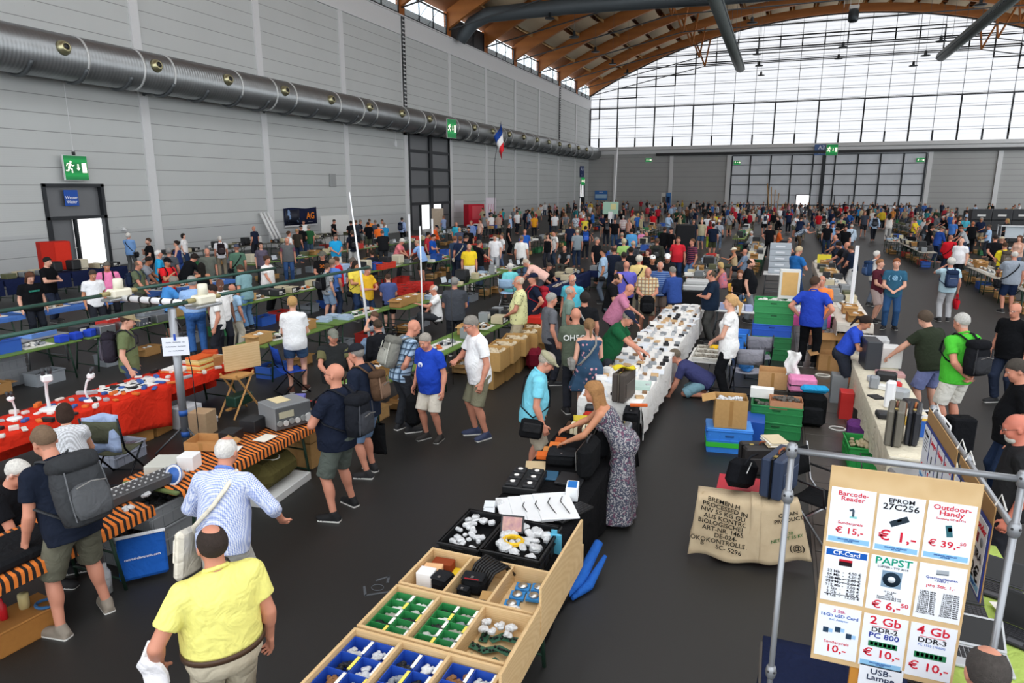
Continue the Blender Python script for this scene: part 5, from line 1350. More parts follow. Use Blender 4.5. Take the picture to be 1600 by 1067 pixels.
coil('black cables lying between the laptops',(1.3,5.35,.735),.12,'161618',3,.006)
# ============================================================= SACKCLOTH, CASES AND CRATES IN THE RIGHT AISLE
BURLAP=NT('burlap');x_=BURLAP.xyz()
wv=BURLAP.math('MULTIPLY',BURLAP.math('SINE',BURLAP.math('MULTIPLY',x_[0],700)),BURLAP.math('SINE',BURLAP.math('MULTIPLY',x_[2],700)))
BURLAP.base(BURLAP.mix(BURLAP.noise(8,4),lin('d8c5a4'),lin('bda584')));BURLAP.b.inputs['Roughness'].default_value=.95;BURLAP.bump(wv,.5,.004);BURLAP=BURLAP.m
box('red_crate','red crate half hidden under the sackcloth','crate',(-.05,7.1,.02),(.7,.6,.6),'c0283a')
bk=thing('coffee_sack','large printed sackcloth draped over the front of the crate','sack',(-.1,6.72,0),R(4))
def sk(u,v):
 x=-.46+.62*u-.06*(1-v)*(1-u);z=.05+.61*v+.02*math.sin(u*7);y=-.14*(1-v)+.02*math.sin(u*9+v*4)*(1-v)
 return(x,y,z)if v<.99 else(x,.2,.66)
MB().grid(sk,18,14,0,True,.006).build('sack_cloth',BURLAP,bk)
def sk2(u,v):
 x=.06+.44*u+.16*(1-v)*u;z=.08+.6*v-.03*math.sin(u*5);y=-.10*(1-v)-.03+.025*math.sin(u*8+2)*(1-v)+.1*u
 return(x,y,z)if v<.99 else(x,.2,.67)
bk2=thing('coffee_sack','second sackcloth with green and black print, overlapping at the right','sack',(-.1,6.72,0),R(4))
MB().grid(sk2,14,14,0,True,.006).build('sack_cloth',BURLAP,bk2)
cl=thing('sack_strip','loose brown sack edge hanging at the left of the sackcloth','sack',(-.6,6.8,0));MB().grid(lambda u,v:(.1*v-.03*math.sin(9*v),-.1*u+.05*v*u,.12+.55*v),3,10,0,True,.008).build('cloth',BURLAP,cl)
def slant(o,tx,u,v,sz,c,fn,al='CENTER'):
 p0,px_,pz_=Vector(fn(u,v)),Vector(fn(min(u+.03,1),v)),Vector(fn(u,min(v+.03,.97)))
 ax=(px_-p0).normalized();az=(pz_-p0).normalized();n=ax.cross(az).normalized()
 text_mesh('lettering',tx,sz,INK,o,frame(p0+n*.022,ax,az),c,al,.0004,(1.1,1))
for i,(tx,u)in enumerate((('BREMEN H',.42),('PROCESSED IN',.45),('NW 55 KG GUS',.45),('AUS KONTROL',.5),('BIOLOGISCHEN A',.48),('ART-NR. 146550',.5),('DE-024-',.5),('ÖKOKONTROLLSTELLE',.52),('B      SC- 5296',.45))):slant(bk,tx,u,.9-.088*i,.062,'1a1814',sk)
slant(bk2,'CLEAN\nPRODUCT',.72,.72,.055,'1a1814',sk2);slant(bk2,'1   30\nNET WT 55 KG',.66,.42,.045,'3a6a3a',sk2);slant(bk2,'(@)',.8,.2,.08,'1a1814',sk2)
toolcase('grey and navy suitcase standing on the sackcloth',(.2,7.0,.68),(.5,.22,.42),'2e3a52',R(70),handle='8a4a2a')
o=thing('black_bag','black padded shoulder bag tilted on the sackcloth','bag',(-.16,6.95,.68),R(60));MB().box((0,0,.16),(.46,.14,.3),M=Matrix.Rotation(.35,3,'Y'),b=.06).build('bag_body',CLOTH,o,'15161a');MB().tube([(-.1,-.08,.3),(-.02,-.1,.38),(.14,-.08,.36)],.012,6).build('strap',CLOTH,o,'1d1e22');MB().tube([(-.05,-.085,.2),(.02,-.09,.3)],.006,5).build('hook',METAL,o,'c9c9c6')
toolcase('dark open attache case with papers behind the suitcase',(.05,8.3,.35),(.55,.3,.34),'2c2a2a',R(20),handle='8a4a2a');box('case_stand','dark box under the attache case','box',(.05,8.3,0),(.6,.45,.345),'2a2624',R(20),CARD)
stack('pile of cream papers in the attache case',(.15,8.35,.7),.22,.3,5,.4,'paper_stack','papers',.012,('e6dcc8','f0ece2','d9c9a8'))
crate('blue lidded crate with a green stripe on the carpet',(-.45,9.85,0),(.62,.42,.34),'3a86e0',R(8),lid='4a94ea')
tag(MB().box((0,0,0),(.635,.435,.07)).build('green_stripe',PLASTIC,None,'3fbf3f',(-.45,9.85,.12),R(8)),'green band around the blue crate','band')
box('blue_crate','dark blue box with yellow label behind the blue crate','crate',(-.12,10.35,0),(.3,.5,.36),'2456b0')
carton('open cardboard box of clear plastic bags on the blue crate',(-.45,9.85,.367),(.44,.36,.42),R(8),'b9925f',(1,0,0,1),'bag')
for i in range(2):crate('green crate, %s one of the near pile'%('lower','upper')[i],(.18,10.75,.25*i),(.72,.45,.25),'2f8a4e',0,group='near green crates',fill='6a6a62' if i else None)
carton('low peach carton of tools on the green crates',(.3,10.7,.46),(.46,.34,.13),.05,'c48e6c',(0,0,0,0),'55504a',False)
box('white_carton','white carton at the back of the green crates','box',(-.05,10.95,.5),(.34,.14,.16),'efefec',0,PAPER)
carton('tall open carton with pale lid behind the green crates',(.1,12.2,.35),(.46,.4,.3),0,'c49a6c',(0,0,0,1));box('low_box','box supporting the pale lidded carton','box',(.1,12.2,0),(.5,.44,.345),'4a443e')
o=box('pink_bag','pink cool bag with dark band','bag',(.55,11.75,.45),(.42,.3,.24),'e08ab4',.1,CLOTH,.03);box('pink_bag_band','dark stripe band on the pink cool bag','band',(.55,11.75,.54),(.428,.308,.05),'3a2f3a',.1,CLOTH,.02);box('bag_stool','black stool under the pink cool bag','stool',(.55,11.75,0),(.4,.36,.445),'232427',0,CLOTH,.03)
o=thing('rucksack','black rucksack standing on the floor below the pink cool bag','backpack',(.72,11.35,0));MB().box((0,0,.27),(.4,.26,.54),b=.08).build('main_compartment',CLOTH,o,'17181a');MB().box((0,-.14,.2),(.3,.08,.28),b=.03).build('front_pocket',CLOTH,o,'222326');MB().tube([(-.1,.1,.5),(0,.1,.6),(.1,.1,.5)],.012,6).build('handle',CLOTH,o,'1d1e22')
box('mat_roll','bright blue rolled mat on the black rucksack','mat',(.72,11.35,.545),(.42,.14,.12),'2a9ad0',.1,CLOTH,.05)
tag(MB().grid(lambda u,v:(.2*u-.1+.03*math.sin(9*v),.06*math.sin(6*u),.75-.42*v),8,8,0,True,.01).build('white_towel',CLOTH,None,'eeeeec',(.38,11.95,.3)),'white towel hanging beside the pink cool bag','towel')
for i,(c,n)in enumerate((('2f7a48','lowest green'),('2f7a48','second green'),('2c5cc0','blue'),('2f8a4e','fourth green'),('379456','topmost green'))):crate('%s crate in the tall pile beside the blonde person'%n,(.02+.02*(i%2),15.9,.265*i),(.8,.6,.265),c,0,group='tall crate pile',fill='dcdcd8' if i==4 else None)
o=thing('wooden_panel','pale wooden cabinet panel leaning on the crate pile','panel',(.3,15.9,1.34),.1);MB().box((0,0,.32),(.42,.14,.64),b=.01).build('frame',PAPER,o,'d9d9d4');MB().box((0,-.075,.33),(.32,.01,.5)).build('wood_face',WOOD,o,'d2a868')
for i in range(2):crate('blue crate, %s of the pair left of the tall pile'%('lower','upper')[i],(-.62,15.6,.3*i),(.4,.6,.3),'3a86e0',group='blue crate pair')
for i in range(5):
 o=thing('drawer_box','clear grey drawer box, %s from the bottom of the white stack'%ORDN[i],'drawer',(.1,26,.75+.21*i),0,'grey drawer boxes');MB().box((0,0,.1),(.7,.5,.2),b=.01).build('box',PLASTIC,o,'aeb6be');MB().box((0,-.255,.1),(.3,.01,.06)).build('grip',PLASTIC,o,'dfe3e8')
bench_table(.15,26,'white folding table under the grey drawer boxes',1.0,1.1,.74,col='e6e6e4',legs=GREYSTEEL)
def folding_chair(lab,p,rz,seat,frame_c='b9bcc0',arm=True,group='folding chairs'):
 o=thing('folding_chair',lab,'chair',p,rz,group)
 MB().grid(lambda u,v:(-.23+.46*u,-.2+.4*v,.43-.03*math.sin(PI*u)),6,4,0,True,.01).build('seat',CLOTH,o,seat)
 MB().grid(lambda u,v:(-.23+.46*u,.22+.06*v+.03*math.sin(PI*u),.58+.3*v),6,3,0,True,.01).build('backrest',CLOTH,o,seat)
 for s in(-1,1):
  MB().tube([(s*.24,-.24,0),(s*.24,.22,.5),(s*.24,.3,.92)],.013,6).build('leg',METAL,o,frame_c);MB().tube([(s*.22,.26,0),(s*.22,-.2,.44)],.013,6).build('leg',METAL,o,frame_c)
  if arm:MB().tube([(s*.25,-.2,.44),(s*.26,-.18,.64),(s*.26,.26,.66)],.014,6).build('armrest',PLASTIC,o,'1d1e20')
 m=MB()
 for y in(-.24,.26):m.tube([(-.24,y,.02),(.24,y,.02)],.011,6)
 m.build('crossbar',METAL,o,frame_c)
folding_chair('black canvas armchair with chrome frame behind the sackcloth',(.62,7.6,0),R(60),'17181a')
folding_chair('grey folding armchair holding a blue bag',(-.35,12.9,0),R(190),'9a9aa4','3a3c44');tag(lumps(MB(),.3,.3,0,5,.13,8).build('carrier_bag',CLOTH,None,'4a90d8',(-.35,12.9,.44)),'light blue carrier bag lying on the grey armchair','bag')
folding_chair('grey folding armchair behind the one with the blue bag',(-.2,14.1,0),R(185),'8d8d98','3a3c44')
folding_chair('black folding chair of the seated person in pale grey shirt',(-1.55,30.3,0),R(20),'1a1b1e','2a2c30',False)
folding_chair('wooden deck chair with red and yellow cloth beside the flowery top',(-.95,21.4,0),R(70),'d9a23a','a5754a')
o=carton('small carton on the floor beside the dark channel',(1.15,15.3,0),(.4,.5,.35),.1,'b58a5c',(1,1,0,0));carton('second carton behind the person in orange tee',(1.3,17.2,0),(.6,.6,.45),.2,'a57c50',(1,0,1,0),'8a8a86')
coil('coil of white mains cable on the floor',(1.05,14.6,.0),.14,'e0ddd2',4,.008)
for i in range(3):bench_table(1.7,9.4+2.2*i,'%s trestle table under the cream cloth'%ORDN[i],2.18,.66,.73,col='d9d2c0')
cloth('cream cloth over the right-hand stall',1.37,2.04,8.35,15.0,.735,'e0d8c2',(.45,.12,.5,.1),wav=.03,sub=36)
box('pc_tower','dark grey computer tower standing on the cream cloth','computer',(1.6,12.6,.742),(.24,.5,.48),'34373d',.1,PLASTIC,.015)
coil('thick coil of cream cable over the aisle edge of the cream cloth',(2.0,14.0,.75),.28,'d9d4ae',6,.014);o=box('glass_case','clear case of cables beside the cream coil','case',(1.75,13.7,.742),(.5,.4,.3),'5f6870',0,FOIL)
box('white_machine','white machine with slot behind the dark tower','machine',(1.9,12.8,.742),(.34,.36,.34),'e6e6e4',.1);box('photo_tray','tray of pink and brown slides on the cream cloth','tray',(1.85,12.1,.742),(.4,.26,.06),'c99a9a',.05)
IT=[('small black projector','1d1e22',(.3,.2,.14),1.75,11.75),('silver camera','b9bcc0',(.16,.12,.1),1.55,11.6),('red lens pot','c8282c',(.11,.11,.1),1.85,11.35),('white lens tube','e6e6e4',(.22,.09,.09),1.65,11.15),('chrome instrument','a9adb2',(.22,.2,.16),1.8,10.75),('dark film reel','2f2f33',(.2,.2,.1),1.9,10.4),('black tablet','1b1c20',(.16,.2,.02),1.5,10.7),('white upright speaker','eceef2',(.12,.14,.38),1.6,10.25),('silver clip','c3c5c8',(.1,.08,.04),1.9,11.7),('black headset','232428',(.22,.2,.08),1.5,9.75),('glass jar','b8c4c8',(.1,.1,.14),1.55,9.4),('yellow game box','d9b03a',(.3,.24,.06),1.85,9.6),('blue game box','2c5cb8',(.28,.22,.05),1.85,9.25),('grey tripod head','8d9196',(.14,.14,.2),1.52,11.2),('brown bottle','6a4630',(.08,.08,.2),1.72,9.9)]
for n_,c_,d_,x,y in IT:box('bric_a_brac',n_+' lying on the cream cloth',n_.split()[-1],(x,y,.742),d_,c_,rg.uniform(-.5,.5),PLASTIC,min(d_)*.2)
toolcase('tall grey-brown suitcase at the near end of the cream stall',(1.47,8.85,.742),(.5,.18,.44),'6a665c',R(80));toolcase('dark suitcase behind the tall grey-brown one',(1.68,8.95,.742),(.5,.14,.42),'2a2c33',R(78),handle='b0602a')
o=thing('flight_case','white aluminium flight case standing before the cream stall','case',(1.52,8.0,.25),.2);MB().box((0,0,.22),(.34,.3,.44),b=.03).build('shell',METAL,o,'d9dce0');MB().box((0,0,.30),(.346,.306,.012)).build('seam',METAL,o,'8a8f94')
for s in(-1,1):MB().box((s*.1,-.155,.3),(.04,.012,.05),b=.003).build('latch',METAL,o,'6f7478')
box('case_stool','dark box under the white flight case','box',(1.52,8.0,0),(.36,.34,.245),'24262b',.2);tag(MB().box((0,0,.2),(.3,.1,.4),b=.05).build('jacket',CLOTH,None,'17181b',(1.6,7.78,.2),.2),'black jacket hanging on the flight case','jacket')
rk=thing('wire_rack','white tubular rack of picture cards on the cream stall','rack',(1.88,9.0,.745),.1)
for y in(0,.2):MB().tube([(-.18,y,0),(-.18,y,.2),(-.1,y,.3),(.1,y,.32),(.2,y,.2),(.2,y,0)],.012,6).build('hoop',PLASTIC,rk,'f0f0f0')
MB().box((0,.1,.1),(.3,.02,.2)).build('card',PAPER,rk,'3a6ac0')
crate('green crate of flags and rods on the floor by the cream stall',(1.3,10.0,0),(.4,.6,.3),'2f9a4a',.05,fill='b8a888');box('red_bin','red bin under the cream stall','bin',(1.25,12.0,0),(.2,.3,.45),'c8302c');box('grey_amplifier','grey amplifier with dials on the floor under the cream stall','amplifier',(1.2,12.9,0),(.26,.3,.5),'8a8f92');coil('white extension cable on the floor by the dark channel',(1.1,11.3,0),.12,'e6e4de',3,.009);box('purple_bag','purple printed bag under the cream stall','bag',(1.3,10.9,0),(.22,.3,.3),'6a3a7a',0,CLOTH,.05)
o=tag(MB().tube([(0,0,0),(0,0,2.3)],.05,4).build('pole',PAPER,None,'f0f2f4',(1.84,18.9,0),.4),'square white post standing at the end of the right-hand stall','post')
box('trolley','black trolley case behind the blue shorts','suitcase',(2.65,11.0,0),(.35,.25,.5),'1a1b1e',.3,CLOTH,.03)
# ============================================================= WHO STANDS WHERE
SHN={}
def colour_of(c):return(*lin(c),1)
def dark(c):return sum(lin(c))<.25
def put_bag(root,label,cat,name):
 while len(label.split())>16:
  for w_ in(' with ',' behind ',' and '):
   if w_ in label:label=label.rsplit(w_,1)[0];break
  else:label=' '.join(label.split()[:16])
 o=bpy.data.objects.new(name,None);C.objects.link(o);o.location=root.location;o.rotation_euler=root.rotation_euler
 o.empty_display_size=.1
 return tag(o,label,cat)
def backpack(b,root,col,label,size=1.):
 K=b.k;o=put_bag(root,label,'backpack','backpack')
 up,fw,X=Vector(b.up),Vector(b.fw),Vector(b.X);P=Vector(b.P)
 bk=(.115*b.w+.02)*K
 def shell(w,d,h,c,taper=.8):
  m=MB();M=frame(c,X,up);rows=[]
  for z,s_,q in((-.5,.55,.5),(-.46,.88,.9),(-.2,1,1.),(.15,1,.95),(.38,.86,.8),(.48,.6,.55),(.5,.3,.3)):
   rows.append((z*h,s_*w/2,q*d/2))
  vs=[];n=16
  for z,rx,ry in rows:
   for i in range(n):
    a=2*PI*i/n;ca,sa=math.cos(a),math.sin(a)
    vs.append(M@Vector((rx*abs(ca)**.6*(1 if ca>0 else-1),z,ry*abs(sa)**.6*(1 if sa>0 else-1))))
  fs=[(i*n+j,i*n+(j+1)%n,(i+1)*n+(j+1)%n,(i+1)*n+j)for i in range(len(rows)-1)for j in range(n)]
  fs+=[tuple(range(n))[::-1],tuple((len(rows)-1)*n+j for j in range(n))]
  m.add(vs,fs,0,True);return m
 d=.2*size*K;h=.47*size*K;w=.31*size*K
 c=P+up*.27*K-fw*(bk+d*.5)
 shell(w,d,h,c).build('main_compartment',CLOTH,o,col)
 shell(w*.97,d*1.04,h*.26,c+up*h*.39).build('top_lid',CLOTH,o,tuple(v*.75 for v in lin(col)))
 for sd in(-1,1):MB().tube([c-fw*d*.53+X*sd*w*.36+up*h*.3,c-fw*d*.55+X*sd*w*.4-up*h*.1,c-fw*d*.5+X*sd*w*.38-up*h*.4],.009,5,flat=.5).build('side_strap',CLOTH,o,tuple(v*2.2+.03 for v in lin(col)))
 c2=tuple(min(1,v*1.5+.02)for v in lin(col))
 pk=shell(w*.78,d*.5,h*.5,c-fw*d*.5-up*h*.16).build('front_pocket',CLOTH,o,c2)
 m=MB();m.tube([c-fw*(d*.78)-X*w*.3+up*h*.05,c-fw*(d*.8)+up*h*.09,c-fw*(d*.78)+X*w*.3+up*h*.05],.006,5);m.build('zip',METAL,pk,'9a9a98')
 for sd in(-1,1):
  S_=Vector(b.S[sd]);x=X*sd
  a=c+fw*d*.35+up*h*.42+x*.07*K;e=c+fw*d*.4-up*h*.35+x*.13*K
  t0=Vector(b.N)-up*.0*K+x*.105*K;fr=fw*(.125*b.w+.05*b.belly+.035)*K
  pts=[a,t0+up*.03*K-fw*.05*K,t0+up*.035*K+fw*.03*K,P+up*.40*K+fr+x*.12*K,P+up*.28*K+fr*.95+x*.155*K,P+up*.2*K+x*.2*K*b.w-fw*.01,e]
  MB().tube(pts,.021*K,6,flat=.45).build('shoulder_strap',CLOTH,o,col)
 MB().tube([a-x*.1*K,c+up*h*.56,a-x*.16*K],.01,6).build('grab_handle',CLOTH,o,col)
 return o
def crossbody(b,root,col,label,sd=1,bag=True,name='shoulder_bag',size=(.28,.1,.24),drop=-.12,strapc=None):
 K=b.k;o=put_bag(root,label,'bag',name)
 up,fw,X=Vector(b.up),Vector(b.fw),Vector(b.X);P=Vector(b.P);N=Vector(b.N);w=b.w
 s=-sd;fr=(.135*w+.06*b.belly+.03)*K
 pts=[P+X*sd*.2*w*K+up*.0*K,P+X*sd*.13*K+up*.15*K+fw*fr,P+up*.30*K+fw*fr-X*sd*.02,N+X*s*.1*K-up*.08*K+fw*.09*K,N+X*s*.11*K+up*.03*K,N+X*s*.09*K-up*.1*K-fw*.14*w*K,P+up*.28*K-fw*.155*w*K,P+X*sd*.14*w*K+up*.1*K-fw*.15*w*K,P+X*sd*.2*w*K]
 MB().tube(pts,.019*K,6,flat=.4).build('strap',CLOTH,o,strapc or col)
 if bag:
  c=P+X*sd*(.21*w+.05)*K+up*drop*K
  M=frame(c,fw,up).to_3x3()
  MB().box(c,(size[0]*K,size[2]*K,size[1]*K),M=M,b=.03).build('bag_body',CLOTH,o,col)
  MB().box(c+X*sd*size[1]*.55*K+up*.03,(size[0]*.8*K,size[2]*.5*K,.03),M=M,b=.012).build('flap',CLOTH,o,tuple(v*1.35+.012 for v in lin(col)))
 return o
def carried(b,root,col,label,sd=1,size=(.36,.12,.42),name='carrier_bag',m=None,handle=.18,cat='bag'):
 """a soft bag hanging from the hand"""
 K=b.k;o=put_bag(root,label,cat,name);W_=Vector(b.Wr[sd])+Vector((0,0,-.07*K))
 w,d,h=size;top=W_-Vector((0,0,handle))
 def fn(u,v):
  a=2*PI*u;z=-h*v
  bulge=(.55+.45*math.sin(PI*min(v*1.1+.05,1)**.7))if v<.97 else.5
  return(top.x+d*.5*math.sin(a)*bulge+.01*math.sin(7*a+5*v),top.y+w*.5*math.cos(a)*(.9+.1*v),top.z+z+.012*math.sin(a*3)*(1-v))
 mb=MB().grid(fn,20,8,0,True,.003)
 n=20;mb.add([fn(i/n,1)for i in range(n)],[tuple(range(n))],0)
 mb.build('bag_body',m or CLOTH,o,col)
 for q in(-1,1):MB().tube([top+Vector((q*d*.25,-w*.22,-.01)),top+Vector((q*.012,-.02,handle*.8)),W_+Vector((q*.01,0,.0)),top+Vector((q*.012,.02,handle*.8)),top+Vector((q*d*.25,w*.22,-.01))],.008,5).build('handle',CLOTH,o,col)
 return o
PEOPLE={}
def person(px,py,h,face,label,top='tee 3c4048',bot='jeans 35425a',hair='short 6b5a4a',skin='l',pose='stand',lean=0,nod=0,turn=0,arms='down down',w=1.,belly=0.,fem=0,shoes='2c2c2e',socks=None,beard=None,fy=None,bp=None,bag=None,hat=None,shift=(0,0),glasses=0,**kw):
 arms=[a if isinstance(a,str)else a for a in(arms.split()if isinstance(arms,str)else arms)]
 def mk(h):return Body(h,pose,lean,nod,turn,arms,w,belly,bool(fem),kw.get('twist',0),kw.get('tilt',0))
 if fy is not None:
  g=at(px+shift[0],fy);D=g.xy.length
  lo,hi=1.2,2.2
  for _ in range(30):
   m_=(lo+hi)/2
   if at(px,py,m_).xy.length<D:hi=m_
   else:lo=m_
  b0=mk(1.76);h=max(1.5,min(1.95,1.76*lo/(b0.Hc[2]+.118*b0.k)))
 b=mk(h);K=b.k
 zt=b.Hc[2]+.118*K*(1 if abs(nod)<40 else.9)
 p=at(px,py,zt)
 v=p.xy.normalized();rz=math.atan2(-v.x,v.y)-R(180-face)
 ca,sa=math.cos(rz),math.sin(rz);hc=b.Hc
 p=Vector((p.x-(hc[0]*ca-hc[1]*sa),p.y-(hc[0]*sa+hc[1]*ca),0))
 zoff=kw.get('lift',0)
 d=p.length
 if d>12 and fy is None:
  for s_ in(0,.3,-.3,.55,-.55,.8,-.8,1.1,-1.1):
   c_=p*(1+s_/d)
   if all((c_.x-a.x)**2+(c_.y-a.y)**2>.2 for _,a in((0,r_.location)for b_,r_ in PEOPLE.values())):break
  else:c_=p
  p=c_
 vox=.0095 if d<6.5 else.0125 if d<10.5 else.016 if d<16 else.021 if d<30 else.026
 fine=d<13
 root=thing('person',label,'person',(p.x,p.y,zoff),rz);PEOPLE[label]=(b,root)
 hs,hcol=(hair.split()+[None])[:2]
 so=None
 if socks:so=(float(socks.split()[0]),socks.split()[1])
 link('body',b.flesh(vox,fine,skin,0,so,hcol if hs!='bald' else None,beard if beard and not fine else None,hcol if hs in('buzz','short','full','pony','mid','long','bob','bun')else None),root)
 T=top.split();kind,col=T[0],T[1];m=PATS.get(T[2]if len(T)>2 else '',CLOTH)
 if kind in('tee','polo','blouse'):link('shirt',b.shirt(vox,.62 if kind!='blouse' else.35,kw.get('hem',.055 if kw.get('belt')else-.13),m=m),root,col)
 elif kind=='long':link('shirt',b.shirt(vox,1.92,kw.get('hem',-.13),m=m),root,col)
 elif kind=='roll':link('shirt',b.shirt(vox,1.35,kw.get('hem',.055 if kw.get('belt')else-.13),m=m),root,col)
 elif kind=='tank':link('shirt',b.shirt(vox,0,-.12,m=m,strap=True),root,col)
 elif kind=='vest':
  link('shirt',b.shirt(vox,.62,-.12,m=CLOTH),root,T[2]);link('waistcoat',b.shirt(vox,.12,-.14,.024),root,col);m=CLOTH
 elif kind=='dress':link('dress',b.skirt(vox,kw.get('dz',.5),kw.get('flare',.1),m,.46 if T[-1]!='low' else.42),root,col)
 if kind in('polo','long','roll')and d<16:link('collar',b.collar(vox),root,col)
 if kind!='dress':
  Bq=bot.split();bk_,bc=Bq[0],Bq[1]
  if bk_=='skirt':link('skirt',b.skirt(vox,.55,.08,CLOTH,.1),root,bc)
  else:link('shorts' if bk_=='shorts' else 'trousers',b.trousers(vox,{'shorts':.98,'short':.62,'capri':1.5}.get(bk_,1.97),m=CLOTH),root,bc)
 if d<26:
  sv=max(vox*.75,.008)
  for sd in(-1,1):link('shoe',b.shoe(sd,sv),root,shoes)
 if hs not in('bald','buzz')and not(hat and hs=='short' and d>25):link('hair',b.hair(vox*.75,hs),root,hcol)
 if beard and fine:link('beard',b.beard(vox*.7),root,beard)
 if hat:
  hk,hcl=hat.split();link('cap' if hk in('cap','backcap','flat')else 'hat',b.hat(vox,hk),root,hcl)
 if glasses and d<16:
  m_=MB();q=lambda x,y,z:Vector(b.hp(x,y,z))
  for sd in(-1,1):
   pts=[q(sd*.034+.024*math.cos(a),.112-.006*abs(math.cos(a)),.01+.019*math.sin(a))for a in lsp(0,2*PI,10)]
   m_.tube(pts,.0022,5);m_.tube([q(sd*.058,.105,.014),q(sd*.082,.06,.014),q(sd*.086,-.01,.006)],.0022,5)
  m_.tube([q(-.01,.114,.012),q(.01,.114,.012)],.0022,5);m_.build('glasses',PLASTIC,root,'2a2624')
 if kw.get('belt')and d<12:
  X,up,fw,P=Vector(b.X),Vector(b.up),Vector(b.fw),Vector(b.P)
  def bf(u,v):a=-2*PI*u;return P+up*(.035+.038*v)*K+X*math.sin(a)*(.172*w+.028)*K+fw*math.cos(a)*(.127*w+.02*belly+.028)*K
  MB().grid(bf,32,1,0,True,.006).build('belt',LEATHER,root,kw['belt'])
 short=label.split(',')[0].replace('person ','person ')
 def cname(c):
  r,g,bl=[x*255 for x in(lin(c))]
  return kw.get('bn')
 if bp:
  c,nm=bp.split(' ',1);backpack(b,root,c,nm+' worn by '+short,kw.get('bps',1.))
 if bag:
  for one in bag.split(';'):
   kd,c,nm=one.split(' ',2)
   sd=-1 if kd[-1]=='L' else 1;kd=kd.rstrip('LR')
   lb=nm+' '+('carried by' if kd in('tote','carry')else 'slung over')+' '+short
   if kd=='cross':crossbody(b,root,c,lb,sd)
   elif kd=='strap':crossbody(b,root,c,lb,sd,size=(.2,.08,.16))
   else:carried(b,root,c,lb,sd,size=kw.get('bagsize',(.36,.12,.42)))
 return b,root
p=person
B='bald x'
p(328,822,1.76,196,'person with thinning dark hair in pale yellow polo, seen from behind at the bottom edge','polo f0ea86','trousers c6bca6','thin 3a302b','r',arms=[(.10,.12,-.46),'down'],w=1.28,belly=.4,nod=8,belt='4a3526')
p(352,684,1.74,152,'person with white hair in blue checked shirt, cloth bag slung over shoulder','roll 6f8ad0 check','trousers c3c1ba','thin e6e3de','r',lean=14,nod=14,arms=[(.02,.2,-.42),(.16,.18,-.42)],w=1.15,belly=.3,pose='step')
p(66,668,1.82,205,'person in dark navy tee and olive shorts, big grey and black rucksack','tee 1c2230','shorts 69685a','short 7a6450','r',lean=16,nod=22,arms=['down','reach'],w=1.14,belly=.3,shoes='8a8074',pose='wide',bp='3e4043 grey and black trekking rucksack',bps=1.2)
p(24,720,1.72,62,'person with white hair in black shirt, seated at the left edge by the striped table','tee 15161a','trousers 2a2c33','short e4e1da','r','sit',12,26,arms='reach lap',w=1.1,glasses=1,lift=.0)
p(99,632,1.66,178,'person with dark bobbed hair in grey striped top, seated by the red table','blouse 8d8d90 check','trousers 24262c','bob 3a2a22','l','sit',6,14,arms='lap lap',fem=1)
p(522,568,1.8,232,'bald person in navy tee and grey-green shorts, hand on rucksack strap','tee 1d2333','shorts 59605a',B,'r',arms='strap down',w=1.25,belly=.7,shoes='1d1e20',fy=803,pose='wide',turn=8,glasses=1,bp='22242a black rucksack')
p(556,538,1.78,236,'person in dark cap and navy tee, walking beside the bald person','tee 1f2636','shorts 6d87a8','short 8d8983','r',hat='cap 23252b',arms='down carry',w=1.08,belly=.3,lean=8,nod=10,bp='5c4636 brown strapped rucksack',bps=.8,bag='toteR 191a1c black printed cloth bag')
p(520,515,1.75,12,'person in camouflage cap and olive shirt with dark vest, seated behind the books','vest 2b2d2e 6a6848','trousers 3d3c36','short 8b8378','r','sit',2,12,arms='table reach',w=1.2,belly=.5,hat='cap 777a70')
p(456,463,1.68,176,'blonde person in white tee and denim shorts, seen from behind','tee eef0f2','short 3f5878','short c79f66','p',arms='front front',fem=1,fy=612,shoes='5a3a30')
p(646,500,1.8,118,'bald person in plaid shirt, grey rucksack, hands clasped behind back','tee a9c0d6 gplaid','trousers 33353a',B,'r',lean=18,nod=22,arms='behind behind',w=1.0,bp='84847c light grey rucksack')
p(664,521,1.72,318,'person in royal blue tee and pale shorts, holding a rucksack by its handle','tee 2446b4','shorts dcd4c6','short a39c92','r',lean=6,nod=24,arms='down carry',w=1.12,belly=.6,fy=690,shoes='33302e')
p(736,494,1.83,292,'person in white printed tee and olive shorts, wearing glasses','tee f2f3f4','shorts 83806a','short 8d8880','r',lean=6,nod=22,arms='down phone',w=1.05,belly=.3,fy=684,shoes='39415c',glasses=1)
p(854,551,1.76,96,'person in aqua polo and flat cap, black bag at the hip','polo 7ccfe4','shorts b7ab98','short b3a99c','r',lean=10,nod=30,arms='down down',w=1.05,belly=.3,hat='flat a39f84',glasses=1,bag='crossR 18191b black leather bag')
p(928,597,1.7,262,'person with long blonde hair in strapless patterned maxi dress, leaning on the table','dress 4a4d5c speckle low',hair='long a97c50',skin='t',lean=36,nod=-8,arms=['reach',(-.02,.42,-.30)],fem=1,w=1.05,dz=.05,flare=.2,pose='step')
p(921,499,1.68,188,'person with braided hair in dark rose-print dress','dress 36506a floral',hair='pony 8a6a4a',skin='p',arms='down front',fem=1,w=1.12,dz=.52,flare=.12,nod=18)
p(900,481,1.8,184,'bald person in olive tee lettered OH5GE on the back','tee 5d6657','trousers 2f3138',B,'r',arms='front front',w=1.15,belly=.4,nod=10)
p(982,486,1.8,78,'person in dark green polo and navy cap, reaching over the white table','polo 1f5c3a','trousers 3a3d44','short 8f887c','r',lean=30,nod=22,arms=['table',(.0,.46,-.3)],w=1.12,belly=.5,hat='cap 23283c')
